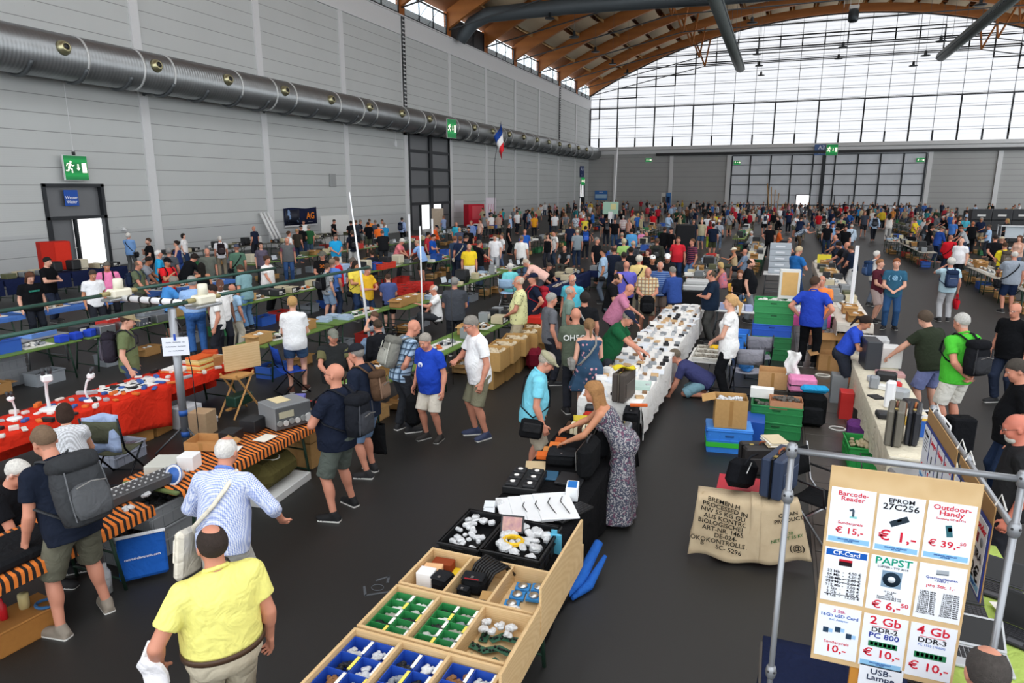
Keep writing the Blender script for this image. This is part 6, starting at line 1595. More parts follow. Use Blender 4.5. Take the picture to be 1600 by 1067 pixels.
p(984,444,1.79,92,'bald person in pink polo with glasses, bending over the white table','polo c67f9c','trousers 3b3c44',B,'r',lean=28,nod=22,arms='reach table',w=1.15,belly=.5,glasses=1)
p(966,427,1.83,82,'bearded person in black tee looking down beside the pink polo','tee 17181b','jeans 59616b','ring 2a221d','l',lean=10,nod=34,arms='front front',beard='2e251f')
p(943,388,1.8,262,'person in pale blue tee with black camera strap, looking to the left','tee a7c4de','jeans 5f6a78','short 2c2724','t',arms='down down',w=1.05,bag='strapL 1c1d20 black camera bag')
p(979,408,1.8,186,'bald person in violet polo with a dark shoulder strap','polo 6865c6','trousers 24262e',B,'r',arms='front front',w=1.2,belly=.3,bag='strapR 1e2026 small dark bag')
p(1013,418,1.78,4,'bald person in yellow and navy plaid shirt, bag held before the belly','tee d9c9a4 plaid','shorts 8f8878','bald x','r',nod=34,arms='front front',w=1.1,belly=.4)
p(1032,409,1.78,2,'white-haired person in blue striped polo beside the plaid shirt','polo 33508c bstripe','shorts 6c5f58','ring e2ded8','r',nod=30,arms='down down',w=1.15,belly=.5)
p(1051,417,1.74,215,'person in long-sleeved blue jacket with grey hair, looking at the tables','long 324c8e','trousers 2d3038','short 8a867e','r',lean=10,nod=16,arms='front front',w=1.1)
p(1020,399,1.75,8,'person in white reversed cap and black tee, standing in the thick of the crowd','tee 1b1b1e','jeans 333a46','short 3a2c24','t',nod=18,hat='backcap efefee',arms='front front')
p(1043,398,1.78,6,'person in white cap and black tee with orange lanyard','tee 1d1c1e','jeans 333a46','short 54392a','r',nod=18,hat='cap eeeeec',arms='front front',beard='6a4630')
p(1060,370,1.84,350,'person in red polo and dark jeans facing the camera','polo d8303c','jeans 2d3f60','short 5a3f2e','r',arms='down down',w=1.12,belly=.4)
p(1082,373,1.82,305,'person in dark striped polo and jean shorts','polo 33243a stripe','shorts 5d7ea8','short 6b4c36','r',arms='down down',w=1.02)
p(1111,422,1.8,272,'person in dark navy polo, standing behind the white table by the black chest','polo 1d2a3c','trousers 4a4a48','ring 5a4a3c','r',nod=24,arms='phone phone',w=1.2,belly=.7)
p(1143,461,1.7,262,'blonde ponytailed person in white blouse and black trousers','blouse f3f3f2','trousers 16171a','pony d3a873','p',arms='front front',fem=1,fy=625,w=1.02,hem=-.2)
p(1055,546,1.78,262,'person in navy tee and teal shorts, kneeling on the floor by the white table','tee 3c3f68','shorts 82aab8','short 6f6455','r','kneel',62,-10,arms=[(.02,.2,-.52),(.02,.3,-.52)],w=1.08)
p(1174,404,1.8,84,'bearded person with glasses in black tee and grey trousers','tee 17181c','trousers 7b8288','ring 2c2420','p',arms='down down',w=1.15,belly=.7,beard='2c2420',glasses=1,nod=10)
p(1126,410,1.64,262,'blonde person in flowery sleeveless top, seated by the deck chair','tank d6808e pink','trousers 4b5566','bob cfae74','t','sit',8,14,arms='reach lap',fem=1,w=1.15)
p(1157,422,1.72,350,'brown-haired person in black tee, seated under the bearded one','tee 1a1b1e','jeans 57708c','mid 7a4f36','p','sit',0,10,arms='lap lap',fem=1,w=1.05)
p(1164,389,1.74,268,'bald person in grey-blue shirt and dark shorts, lounging in a chair','tee 7d8fa6','shorts 23262e',B,'r','sit',-6,10,arms='lap lap',w=1.15,belly=.5)
p(1147,387,1.66,272,'person in straw hat and beige top, seated with arm outstretched','tank cfb48c','trousers 5b5f52','short c9a26c','t','sit',4,4,arms='point lap',fem=1,hat='straw e6dfc8')
p(1174,361,1.74,246,'grey-haired person in pale grey shirt on a black folding chair','long a3a6a8','trousers 2f3036','short d4d2ce','r','sit',6,12,arms='lap lap',w=1.1)
p(1204,351,1.78,184,'person in black tee and black trousers seen from behind in the seller lane','tee 15161a','trousers 17181c','buzz 4a3a2e','r',arms='hip down',w=1.12)
p(1219,357,1.74,82,'person in orange top with arms crossed, seated in the seller lane','long e2672e','trousers 34363c','short 3a2a22','t','sit',0,6,arms='cross cross',hat='cap 222226')
p(1234,371,1.76,74,'person in pale lilac shirt, seated behind the grey drawers','polo cfc6dc','trousers 33353d','ring 6a5d52','r','sit',2,8,arms='lap lap',w=1.12)
p(1249,385,1.78,132,'grey-blond person in blue tee and jeans behind the pink cloth','tee 2a6aae','jeans 33486a','short cbb894','r',nod=18,arms='front phone',w=1.05,fy=482)
p(1275,432,1.84,168,'person in bright blue polo and black trousers, hands on hips','polo 2b47b6','trousers 141518','short 4a382c','r',arms='hip hip',w=1.15,turn=-30,fy=574)
p(1285,431,1.74,352,'person in orange lettered tee and jean shorts','tee f08c4c','shorts 4f6f92','ring 8a6248','r',arms='front front',w=1.1,belly=.5)
p(1353,494,1.7,84,'dark-haired ponytailed person in blue tee, working at the cream table','tee 3050c4','shorts 2f333d','pony 2c211c','t',lean=24,nod=24,arms='phone phone',fem=1,w=1.1,fy=632,shoes='1a1a1c',belt='1c1c1e')
p(1447,487,1.8,232,'person in dark olive tee and blue shorts, leaning a hand on the cream table','tee 2f362a','shorts 8089ba','full 5a4c40','p',lean=18,nod=20,arms=['lean','down'],w=1.3,belly=.6,pose='wide')
p(1505,490,1.78,226,'white-haired person in bright green polo and white shorts','polo 4fc03c','shorts e6e3da','short c9c7c2','r',nod=18,arms='behind behind',w=1.12,belly=.4,fy=688,shoes='bbb6ac',socks='.2 f0f0f0',bp='1d1e22 black rucksack')
p(1588,474,1.8,328,'bald person with glasses in black tee at the right edge','tee 141518','jeans 2b3346',B,'r',arms='down down',w=1.15,belly=.3,glasses=1,nod=12)
p(1592,562,1.84,282,'dark-haired person in black tee with white shield print, half cut by the right edge','tee 131417','jeans 26344f','short 4a443e','r',nod=26,arms='down down',w=1.15,belly=.4,shoes='6a3230')
p(1592,648,1.78,280,'person with red bald head and white beard at the right edge','tee 2a2a2c','trousers 2a2b30','bald x','cf7a66',arms='down down',w=1.05,nod=20,beard='d9d4cc',glasses=1)
p(1548,1016,1.74,200,'person with dark greying hair at the bottom right corner, seen from above','tee 22242a','trousers 24262c','thin 4a4542','r','stand',nod=18,lean=10,arms='reach reach')
p(1402,404,1.83,2,'person in teal printed tee and blue jeans, standing in the right aisle','tee 33607a','jeans 31527c','short 8a4f30','p',arms='front front',fy=515,shoes='1d1e22',socks='.1 222222')
p(1376,405,1.78,64,'person with glasses in maroon tee, black messenger bag and paper sign','tee 562631','shorts b7a4a0','short 9a6a48','p',arms='down front',glasses=1,bag='crossL 1b1c1f black messenger bag')
p(1371,392,1.76,122,'white-haired person in white shirt with navy rucksack behind the maroon tee','tee e9e7e2','trousers 6a7484','short e1ddd6','r',arms='front front',bp='2d4468 navy rucksack')
p(1487,403,1.8,196,'white-haired person in pale aqua tee with navy rucksack, camera raised','tee b9d6e2','trousers b9babd','full d8d5cd','r',arms='face down',w=1.12,belly=.3,bp='2b3a58 navy rucksack',bag='carryR c4202c red carrier bag',bagsize=(.3,.16,.26))
p(1503,372,1.82,330,'bald person in plain white tee and dark trousers','tee f1f1f4','trousers 22242a',B,'p',arms='down down',w=1.2,belly=.5)
p(1486,367,1.8,208,'person in red long-sleeved top with black shoulder bag','long c6202c','jeans 2a3348','buzz 7a5a46','r',arms='front front',w=1.2,bag='crossL 1a1b1e black bag')
p(1556,367,1.84,196,'person in black tee and brown-grey shorts, hands behind the back','tee 15161a','shorts 70675e','short 2a2422','r',nod=16,arms='behind behind',fy=442)
p(1571,379,1.8,202,'person in yellow tee with brown-grey rucksack','tee eedb34','jeans 3a4048','short 4a3426','r',nod=20,arms='front front',bp='5f564e brown-grey rucksack',bps=1.1)
p(1566,371,1.8,205,'person in beige cap and black tee half hidden by the yellow tee','tee 1a1b1e','trousers 2d2e33','short 8a7a68','r',nod=12,hat='cap c9bca0',arms='front front')
p(1586,392,1.8,200,'white-haired person in grey tee and navy shorts with black sneakers','tee 97a0ac','shorts 22304e','ring dcd8d0','r',nod=14,arms='reach down',w=1.25,fy=489,bag='crossL 1d1e22 black bag')
p(1594,368,1.74,330,'person in pale pink top facing the camera at the right edge','tank e2b9a6','jeans 57677e','mid 6a4a38','p',arms='front front',fem=1)
p(1502,354,1.78,282,'person in pale grey tee bending over the right-hand tables','tee b0b4b8','jeans 3c4658','short 7a5642','r',lean=22,nod=16,arms='table reach')
p(1521,346,1.84,196,'tanned bald person in black tee with arm outstretched','tee 141518','trousers 1d1e22',B,'c0734e',arms='down point',w=1.15)
p(1546,351,1.78,262,'person in pale blue shirt behind the black crates','polo a9c6e6','trousers 30343c','short 5a4a40','r',nod=10,arms='front front')
p(1473,354,1.78,128,'person in blue jacket and brimmed hat','long 2d4e9c','jeans 26324e','short 8a7c6c','r',lean=12,nod=16,arms='down front',hat='brim 7a7668',fy=411)
p(1458,353,1.74,104,'person in black top and black shorts beside the blue jacket','tee 16171a','shorts 1a1b1e','short 5a4032','r',lean=14,nod=20,arms='front front')
p(1450,345,1.76,92,'person in charcoal tee and grey shorts before the red drawers','tee 3c4046','shorts 66707a','short 5a3a2a','r',lean=8,nod=16,arms='front front')
p(1474,338,1.76,300,'white-haired person in black shirt bending behind the table','tee 17181b','trousers 24252a','short d9d6d0','r',lean=24,nod=16,arms='reach reach')
p(1510,339,1.76,2,'person in bright cyan shirt behind the right-hand tables','polo 58c4de','trousers 30323a','short 5a4436','r',lean=10,nod=20,arms='front front',w=1.15)
p(1490,343,1.78,336,'bald person in blue shirt behind the right-hand tables','polo 4d82d2','trousers 2a2c33',B,'r',nod=10)
p(1447,327,1.74,184,'person with long black hair in white tee seen from behind','tee eef0f3','trousers 26282e','long 1d1816','p',fem=1)
p(1486,328,1.8,176,'person in loose white tee right of the long black hair','tee f0f0ee','trousers 33353a','short b09a80','r',w=1.15)
p(1434,331,1.72,188,'person in pale flowery shirt left of the long black hair','tee c9c4b4 camo','trousers 4a4c50','short c9c0b0','r')
p(1429,339,1.66,320,'person in pink top behind the grey boxes','tee e8b3bc','trousers 4a4c54','mid 4a3428','p',fem=1)
p(1424,362,1.74,184,'person in black tee and black cap, seated in the wheelchair','tee 15161a','trousers 1a1b1e','short 4a4038','r','sit',4,2,hat='cap 17181b',arms='lap lap',w=1.25)
p(1368,334,1.78,188,'person in pale blue shirt with dark rucksack walking away','long b4cbe6','trousers 23262e','short 3a2e26','r','walk',arms='swing back',fy=377,bp='33363d dark grey rucksack')
p(1391,334,1.68,172,'person with long dark hair in white and black top and pale trousers','tank e9e5e0','trousers c3c2c0','long 1f1916','p','walk',fem=1,arms='down front',fy=377)
p(1352,330,1.76,352,'person in slate tee and dark shorts walking up the right aisle','tee 454b58','shorts 2a2c32','mid 7a5a44','r','walk',fy=371)
for x,y,c,n in((1313,321,'c42a30','leftmost red'),(1323,319,'b0242c','second red'),(1331,323,'b8323a','third red'),(1381,327,'cc2a34','lone bright red')):
 p(x,y,1.78,188,'person in %s tee before the right half of the far gate'%n,'tee '+c,'trousers 2c2e36','short 4a3528','r',arms='front front')
p(1342,323,1.78,182,'person in sky blue tee among the red tees by the far gate','tee 2f8fd6','trousers 1e2026','short 4a3a2e','r')
p(1324,326,1.76,10,'person in black printed tee among the red tees by the far gate','tee 17181b','jeans 39424e','short 2e2622','r')
p(1396,325,1.8,320,'person in light orange tee near the right end of the far gate','tee f0a052','trousers 6a6a62','short 7a5a40','r')
p(1365,328,1.76,190,'person in white top between the red tees and the orange tee','tee ebe9e4','shorts 6a6258','short 8a7a6a','r')
p(1316,338,1.76,8,'person in olive yellow shirt in the middle of the right aisle','polo 99a572','trousers 7a7464','short 6a5a48','r')
p(1294,348,1.8,4,'white-haired person in black polo and jeans, behind the toy stall','polo 17181c','jeans 28364e','short e3e0db','r',arms='down down')
p(1302,348,1.78,330,'person in dark cap and light blue top behind the black polo','tee 8fbce8','jeans 3a4658','short 5a4a3c','r',hat='cap 26282e')
p(1322,353,1.82,12,'bearded person in black tee facing the camera in the right aisle','tee 131417','jeans 4a4e56','full 1f1a17','r',arms='down down',w=1.1,beard='241c18')
p(1331,350,1.78,196,'person in pale blue shirt with a dark rucksack strap, behind the bearded black tee','long c0d2e2','trousers 55606c','ring c9c2b8','r',bag='strapL 2b3038 dark bag')
p(1309,356,1.76,282,'dark-haired person in black tee, looking down left of the bearded one','tee 1a1b1f','jeans 2d3544','full 33271f','r',nod=24,arms='front front')
p(1305,367,1.76,262,'bald person in slate blue shirt bending to the stall','tee 4b5a76','jeans 2d3544',B,'r',lean=30,nod=10,arms='reach table')
p(1311,378,1.8,262,'dark-haired bearded person in black tee bending over the stall','tee 18191c','jeans 33425e','full 211a17','r',lean=26,nod=14,arms='reach reach',beard='241c18')
p(1330,384,1.84,244,'person in navy vest and light grey trousers, back to the aisle','tee 1a2436','trousers c5c7c8','short 4a382c','r',lean=10,nod=24,arms='front front',fy=458)
p(1324,379,1.8,250,'bald person half hidden behind the navy vest','tee 2b2d34','trousers 2a2c33',B,'r',nod=14,arms='front front')
p(1263,351,1.82,84,'person in blue and white checked shirt bending far over the stall','roll c3d0de gplaid','trousers 5a4a3a','short 6a5a4a','r',lean=54,nod=-12,arms=['point','point'])
p(1288,331,1.76,186,'person in white top with black rucksack in the crowd before the gate column','tee efefec','shorts 4a4038','short 6a5a4a','r',bp='202226 black rucksack')
p(1280,332,1.74,188,'person in red shirt left of the white top with rucksack','tee c2242e','trousers 9a9a94','short a99a88','r')
p(1301,329,1.76,150,'person in dark blue jacket right of the white top with rucksack','long 232f4a','trousers 2a2c33','short 8a7a6a','r')
p(1247,336,1.76,62,'person in white tee bending over boxes beside the deck chairs','tee edeef2','shorts 5a5a48','short 8a6a50','r',lean=26,nod=20,arms='reach reach')
p(1221,337,1.72,250,'person in grey shirt seated with back turned, left of the white tee','tee b0b5bb','trousers 3a3c42','short a89c8c','r','sit')
p(1196,330,1.78,190,'person in white and navy sports shirt and black shorts','tee e8ebf0','shorts 17181b','short 4a3a2e','r',bp='1f2a44 navy sling bag',bps=.7,fy=366)
p(1163,331,1.76,186,'person in grey plaid shirt with small red bag','tee 8f98a4 gplaid','shorts 55504a','short 9a9084','r',bp='a8323a red daypack',bps=.6)
p(1177,329,1.76,200,'person in cream shirt beside the green empty table','tee c9c6b8','trousers 6a6458','short b9b0a0','r')
p(1141,330,1.8,190,'person in grey tee and khaki shorts with black bag','tee 9a9fa4','shorts 93876c','short 6a3a34','r',bag='crossR 17181b black bag',fy=380)
p(1152,320,1.78,184,'person in white tee with back print near the far gate','tee f0f0f0','jeans 33425e','short 2a2422','r',w=1.1)
p(1084,343,1.82,12,'person in navy tee with white chest lettering','tee 1c2538','trousers 23262e','short 7a6a58','r',arms='down down',w=1.1)
p(1097,343,1.82,340,'bald person in cream olive shirt and jean shorts','polo b7b092','shorts 3f5878',B,'p',arms='down down',w=1.15,belly=.3)
p(1115,349,1.8,184,'person in navy tee and dark green shorts seen from behind','tee 1b2436','shorts 464b38','short 2a2220','r',arms='front down',w=1.12,fy=402,socks='.2 2a2a2a')
p(1124,344,1.8,172,'person in white hat and grey shirt with dark strap','polo a3aab4','jeans 6a7c92','short 8a8278','r',hat='brim ece8dc',bag='strapR 23262c dark bag')
p(1110,346,1.68,176,'person with red hair in red top before the navy tees','tee b82a34','trousers b5c840','mid 7a2a22','p',fem=1)
p(1106,336,1.76,4,'dark-skinned person in white tee, left one of the pair','tee eef1f6','jeans 33425e','buzz 1a1412','b')
p(1114,337,1.76,352,'dark-skinned person in white vest, right one of the pair','tank e3e8f2','jeans 33425e','buzz 1a1412','b')
p(1117,333,1.72,10,'person in yellow top behind the pair in white','tee ecd23e','trousers 33353a','short 5a4432','r')
p(1049,356,1.8,300,'person in black cap and black tee left of the red polo','tee 17181b','jeans 2d3544','short 33281f','r',hat='cap 1f2024')
p(1039,355,1.82,150,'person in black hoodie beside the tall black loudspeakers','long 191a1d','jeans 23262e','short 3a2c22','r')
p(1062,350,1.74,140,'person in dark green top behind the red polo','tee 1f3a2c','jeans 33353d','short 241d1a','r')
p(1027,372,1.8,178,'person in dark olive jacket with rucksack straps','long 3a3c34','jeans 2d3038','short 5a4638','r',bp='2c2e30 dark rucksack',bps=.8)
p(1013,389,1.68,318,'person with dark red hair and glasses in black tee','tee 1a1a1d','jeans 2a2e38','bob 4a1a24','p',fem=1,glasses=1)
p(1021,332,1.8,186,'person in red tee and khaki trousers left of the loudspeakers','tee d2202c','trousers 5d5c4c','short 3a2a22','r')
p(1010,363,1.74,70,'bald person in dark tee seated beside the loudspeakers','tee 2d2f34','jeans 33353d',B,'r','sit',6,8,arms='point lap')
p(1003,359,1.7,200,'person in pink shirt sitting with back turned','tee e28fb8','jeans 3a4658','short 8a7a6a','r','sit')
p(1002,336,1.8,78,'person in tan coat walking to the right','long a79c7c','trousers 6a6454','short 8a7a68','r','walk')
p(987,357,1.76,186,'person in sky blue hooded jacket','long 5aa2da','jeans 3a4658','full 33281f','r',w=1.1)
p(972,363,1.8,182,'person in navy team shirt with white back print','tee 1c2a48','jeans 2a3444','ring 9a8a78','r',w=1.15)
p(975,373,1.76,190,'person in light green top with blond-grey hair','tee a5cb76','trousers 55594c','full c9bb98','r')
p(990,376,1.78,150,'person in dark grey jacket with sandy grey hair','long 3f4248','jeans 2d3038','ring b9a58c','r')
p(960,385,1.78,186,'person with balding brown head in navy tee','tee 1f2636','jeans 2a3040','ring 4a342a','r')
p(986,386,1.78,188,'person in black tee with short black hair, back turned','tee 17181b','jeans 2a2e38','short 1f1a18','r')
p(975,394,1.78,184,'person in charcoal tee with short dark hair, back turned','tee 37393d','jeans 2a2e38','short 2d2622','r')
p(999,399,1.78,180,'white-haired person in straw yellow shirt with dark strap','polo ecd28c','trousers 7a7464','full dcd6c8','r',bag='strapL 2c2c2c dark bag')
p(933,371,1.82,62,'grey-haired person in black polo standing between tables','polo 15161a','trousers 2a2c31','short 8d8983','r',w=1.2,belly=.6)
p(902,358,1.8,196,'person in grey tee and dark jeans seen from behind','tee 8a979e','jeans 2a3850','ring c2b8aa','r',fy=418)
p(866,360,1.76,300,'person in white tee with black shoulder strap behind the radio tables','tee eceae6','jeans 3a4658','short 241e1b','r',bag='strapR 1d1e22 small black bag')
p(856,364,1.68,330,'person in black tank top and cap','tank 17181b','jeans 33353d','mid 2d2420','p',fem=1,hat='cap 1d1e22')
p(882,384,1.76,330,'bald person in dark vest seated behind the radio tables','vest 232528 8f949a','trousers 4a4a44',B,'r','sit',2,8,arms='lap lap')
p(858,411,1.74,58,'person in black printed tee seated behind the radios','tee 1b1c1f','jeans 33353d','short 4a4038','r','sit',8,20,arms='reach reach')
p(815,368,1.8,164,'person in plain white polo and jeans seen from behind','polo f0f0ee','jeans 5d7896','short 7a6a5c','r',w=1.15)
p(820,358,1.78,8,'person in mid blue tee facing the camera behind the white polo','tee 2b60bc','trousers b7b5ae','short 8a6a50','r')
p(891,349,1.78,184,'person in navy tee with yellow back print','tee 20283e','jeans 23262e','short 5a4a3a','r')
p(915,353,1.76,186,'person in dark top with royal blue rucksack','tee 2a2d34','jeans 23262e','short 2a2220','r',bp='2c58b0 royal blue rucksack')
p(921,337,1.8,292,'person in black tee and shorts walking left','tee 191a1d','shorts 55504a','short 33281f','r','walk')
p(900,335,1.76,10,'person in white, blue and yellow shirt','tee d9e4f2 camo','shorts 8a7a68','bald x','r')
p(914,339,1.74,10,'person in yellow vest beside the walking black tee','vest e9d24a 6a6a62','trousers 33353a','short 8a6a50','r')
p(867,333,1.78,184,'person in loose white tee in the left half of the far crowd','tee f0f1f4','trousers 4a4c52','short 5a4a3c','r',w=1.15)
p(835,335,1.76,184,'person in amber orange tee','tee eaa22c','trousers 22242a','short 6a543e','r')
p(822,328,1.78,184,'person in navy jacket left of the amber tee','long 1d2436','trousers 2a2c33','short 33281f','r')
p(811,325,1.76,160,'person in mint top among the dark jackets','tee 74b79a','trousers 33353a','short 33281f','r')
p(961,342,1.8,350,'person in black polo and jeans near the map board','polo 15161a','jeans 39506e','short 3a3028','r',w=1.12)
p(948,341,1.78,190,'person in black tee with grey rucksack near the map board','tee 1a1b1e','jeans 2a2e38','short 4a3628','r',bp='4a4c50 grey rucksack',bps=.8)
p(974,337,1.78,188,'grey-haired person in white striped shirt near the map board','tee dcd9d6 stripe','trousers 33353a','short c9c6c0','r')
p(983,341,1.72,300,'person in skin pink top near the map board','tee dba694','trousers 4a4c52','short 9a7a60','r')
p(628,373,1.72,72,'white-haired person in coral polo leaning over red crates','polo f0868e','trousers 33353a','full dcd8d0','r',lean=18,nod=26,arms='table reach',w=1.1)
p(651,375,1.8,232,'person in light blue shirt and dark shorts bending to the left','tee 8fb2e6','shorts 37362f','ring b49a80','r',lean=24,nod=20,arms='reach front',fy=440)
p(669,363,1.72,80,'black-haired person in raspberry red top','tee b8303c','trousers 2a2c33','full 1d1816','t',nod=20)
p(677,366,1.76,70,'person in cobalt blue tee behind the white pole','tee 1d50ac','trousers 2a2c33','short 2d2420','r',nod=20,arms='front phone')
p(682,352,1.8,70,'person in orange and beige jacket with cap','long e6602c','trousers cfc4b0','short 3a2c24','r',lean=16,nod=24,hat='cap 22242a',arms='front front')
p(628,340,1.78,150,'person in pale blue shirt and black trousers with navy rucksack by the left wall','long a7bce8','trousers 15161a','short 1f1a18','p',bp='242a3c navy rucksack')
p(693,337,1.72,230,'person in lilac shirt and teal trousers by the red cabinet','tee 8d9ec4','trousers 4f7484','short 7a5a48','r',arms='front front')
p(733,381,1.8,4,'bald person in bright yellow shirt and white trousers','tee f4d236','trousers edeae4','ring c9bba4','r',nod=24,arms='down down',w=1.08,fy=458,belt='5a4028')
p(749,375,1.8,112,'person in black tee and jeans right of the yellow shirt','tee 17181c','jeans 44546a','short 55504a','r',w=1.25,arms='down reach',nod=10)
p(719,369,1.8,184,'brown-haired person in navy tee with pale shoulder strap','tee 1f2a44','jeans 2a3040','short 6a4a36','r',w=1.1,bag='strapL b9b0a0 pale bag')
p(711,370,1.78,150,'person in dark plaid shirt left of the navy tee','tee 3a4a66 gplaid','jeans 2a3040','short 8a5a40','r')
p(713,347,1.76,10,'bald person in turquoise polo behind the tables','polo 38a8c2','trousers 33353a','bald x','r')
p(718,355,1.8,180,'person in slate shirt with grey-blond head, bent over','tee 4d5468','jeans 2a3040','ring c9a888','r',lean=20,nod=14)
p(732,355,1.76,350,'dark bearded person in black tee behind the tables','tee 17181c','trousers 2a2c33','short 241c18','t',beard='241c18')
p(729,368,1.78,140,'person in black tee bending right of the navy tee','tee 1d1e22','trousers 2a2c33','short 4a3e34','r',nod=30,lean=12)
p(773,366,1.8,352,'young person in white tee and pale grey trousers','tee f2f2f4','trousers b3b6ba','short 5a4232','p',nod=10)
p(784,365,1.8,290,'person in white tee and jeans with black diagonal strap','tee f0f0f0','jeans 5a6a88','short 6a5c50','r',bag='strapL 1d1e22 black bag',fy=418)
p(795,348,1.8,100,'person in black tee and trousers by the old monitor','tee 16171a','trousers 1d1e22','short 55504a','r')
for i,(x,y,tp,n)in enumerate(((757,334,'vest 8a8d90 c9a888','grey vest'),(768,334,'tee f0f0f0','white top with black cameras'),(785,326,'tee 2a9aa4','teal top'),(797,336,'long a9c0e2','pale blue shirt'),(750,342,'tee e9c4b4','pink-beige top'),(736,345,'long 7d94c8','blue-violet shirt'),(779,334,'tee b59a8c','faded rose top'),(807,331,'tee d9a0aa','pink top'))):
 p(x,y,1.76,150+i*37,'person in %s in the group along the left wall'%n,tp,'trousers 3a3c44','short %s'%('33281f','9a8a78','241d1a','c9c2b8')[i%4],'r')
p(797,412,1.72,186,'white-haired person in aqua top, seated in the pale blue chair','tee 7fdce0','shorts 33405e','full e6e2da','r','sit',4,6,w=1.1)
p(822,405,1.78,262,'person in peach shirt bending deep over the table with black bag','polo f0c2b4','trousers 4a4c52','short c9b8a4','r',lean=58,nod=0,arms='reach table',w=1.2)
p(524,366,1.78,22,'person in bright cyan tee and pale shorts','tee 2aa6e0','shorts d9d6cc','short 5a5048','r',nod=16,arms='front front',w=1.12,belly=.3)
p(550,360,1.8,192,'person in navy tee with black rucksack and white trousers','tee 1d2230','trousers d3d4d2','short 4a4038','r',bp='191a1d black rucksack')
for i,(x,y,tp,bt,n,fc)in enumerate(((548,345,'tee 1a1b1f','jeans 2a3040','black tee, leftmost',190),(556,344,'tee 3a3f4a','jeans 33353a','slate tee, second',180),(563,344,'tee 1c2334','shorts 7d807e','navy tee and grey shorts',110),(575,347,'tee 15161a','shorts 5a5f4c','black tee and olive shorts',200),(577,342,'tee f09248','trousers 4a4c52','pale orange tee',200),(586,344,'tee 4a5260','trousers 33353a','grey tee',210),(591,350,'tee f2722e','trousers 33353a','vivid orange tee',200),(597,343,'tee eef0f2','trousers 6a6a64','white tee and glasses',330),(600,348,'tee 2a92c8','shorts 4a5260','cyan tee',210))):
 p(x,y,1.78,fc,'person in %s in the group by the column'%n,tp,bt,'short %s'%('2a2220','5a4638','8a7a6a')[i%3],'r',nod=14,arms='front front')
p(597,360,1.8,192,'heavy grey-haired person in black tee before the group by the column','tee 1e1f22','trousers 3a3c40','short 5a5650','r',w=1.25,nod=24,lean=10,arms='front reach')
p(522,343,1.8,64,'person in black tee standing alone by the wall','tee 16171a','trousers 1d1e22','short 3a3028','r',nod=20,arms='down front')
p(474,344,1.78,4,'person with glasses in white tee below the AG banner','tee f0f0ee','trousers 3a3c44','short 2d2622','r',nod=10)
p(464,357,1.74,150,'sandy-haired person left of the black cap below the AG banner','tee 3a352e','jeans 33405a','ring b08a60','r')
p(470,352,1.8,160,'person in black tee and black cap below the AG banner','tee 18191c','jeans 2b3c58','short 2a2422','r',hat='cap 1c1d20',arms='front front',bp='1a1b1e black rucksack')
p(482,352,1.78,200,'person in dark green tee and jean shorts below the AG banner','tee 2c5a38','shorts 4b6078','short 8a8278','r')
p(451,361,1.76,112,'person in white tee left of the group below the AG banner','tee eeeeec','trousers 3a3c44','short 4a3426','r')
p(448,371,1.78,2,'person in maroon shirt and grey vest facing the camera','vest 66686a 7a4a5c','jeans 395684','ring b9a894','r',arms='down down',w=1.12)
p(407,379,1.7,10,'person in purple grey blouse with dark curly hair','tee 5f5868','trousers 33353d','bob 2a201c','p',fem=1)
p(417,400,1.72,52,'person in white top and black trousers reaching to the table','tee f2f0ee','trousers 17181b','bun 4a3426','r',nod=10,arms='down table',fem=1,w=1.25)
p(503,393,1.78,350,'person in black tee with red print and camouflage hat','tee 1a191b','trousers 33353a','short 3a2c24','r',hat='brim 66645a',nod=16,arms='front front',w=1.15)
p(525,401,1.76,262,'person in red polo and light jean shorts','polo cf2430','shorts a3bdd6','short 5a3c2c','r',nod=22,arms='phone front',fy=488,shoes='1d1d1f',socks='.22 241f1f')
p(519,404,1.74,150,'person in blue shirt half hidden behind the red polo','polo 5d86d2','jeans 33405a','short 8a7664','r')
p(511,412,1.8,132,'person in grey patterned shirt with black rucksack','tee b3b6b8 camo','shorts 8aa3c0','short 55402f','p',nod=16,arms='front down',fy=500,bp='17181b black rucksack')
p(556,408,1.72,52,'person with long dark hair in yellow tee and black waist bag','tee f2da58','jeans 2b3c5c','long 2d2420','t',nod=22,arms='phone phone',w=1.1,bag='strapR 17181b black waist bag')
p(574,415,1.74,44,'grey-haired person in mustard shirt behind the yellow tee','tee e6b732','jeans 33405a','short 5a544c','r',nod=26,arms='phone phone')
p(606,428,1.74,182,'person in slate blue tee and black shorts seen from behind','tee 4a5888','shorts 141518','short 4a342a','p',arms='front front',nod=14,fy=512)
p(581,391,1.76,200,'person in dark navy top seated with back turned','tee 20242e','trousers 2a2c33','short 33281f','r','sit')
p(551,403,1.74,64,'grey-faced person in grey top behind the pole','tee 55585e','trousers 33353a','short 6a6058','r',nod=14)
p(710,433,1.78,180,'grey-haired person in charcoal tee seen from behind','tee 44474e','trousers 2a2c31','short 8d8b88','r',arms='front front',w=1.2)
p(677,445,1.74,280,'white-haired person in white tee, seated with one hand raised','tee f1f1f0','trousers 3a3c40','ring dcd8d2','r','sit',4,12,arms='point lap')
p(585,487,1.5,262,'child in grey tee seated with arm raised to the face','tee 8d9298','jeans 7d94b0','short 6a5040','p','sit',10,12,arms='face lap')
p(810,431,1.8,268,'grey-haired person in pale palm-print shirt and khaki shorts','tee e2e2a8 leaf','shorts b7ac92','ring c9b8a6','r',w=1.12,belly=.4,arms='front down',nod=8,fy=566)
p(833,427,1.8,284,'person in navy cap and navy top with red rucksack','tee 1e2436','trousers 2a2c33','short 5a4a3c','r',hat='cap 1b2238',arms='hip down',bp='b02a38 red rucksack')
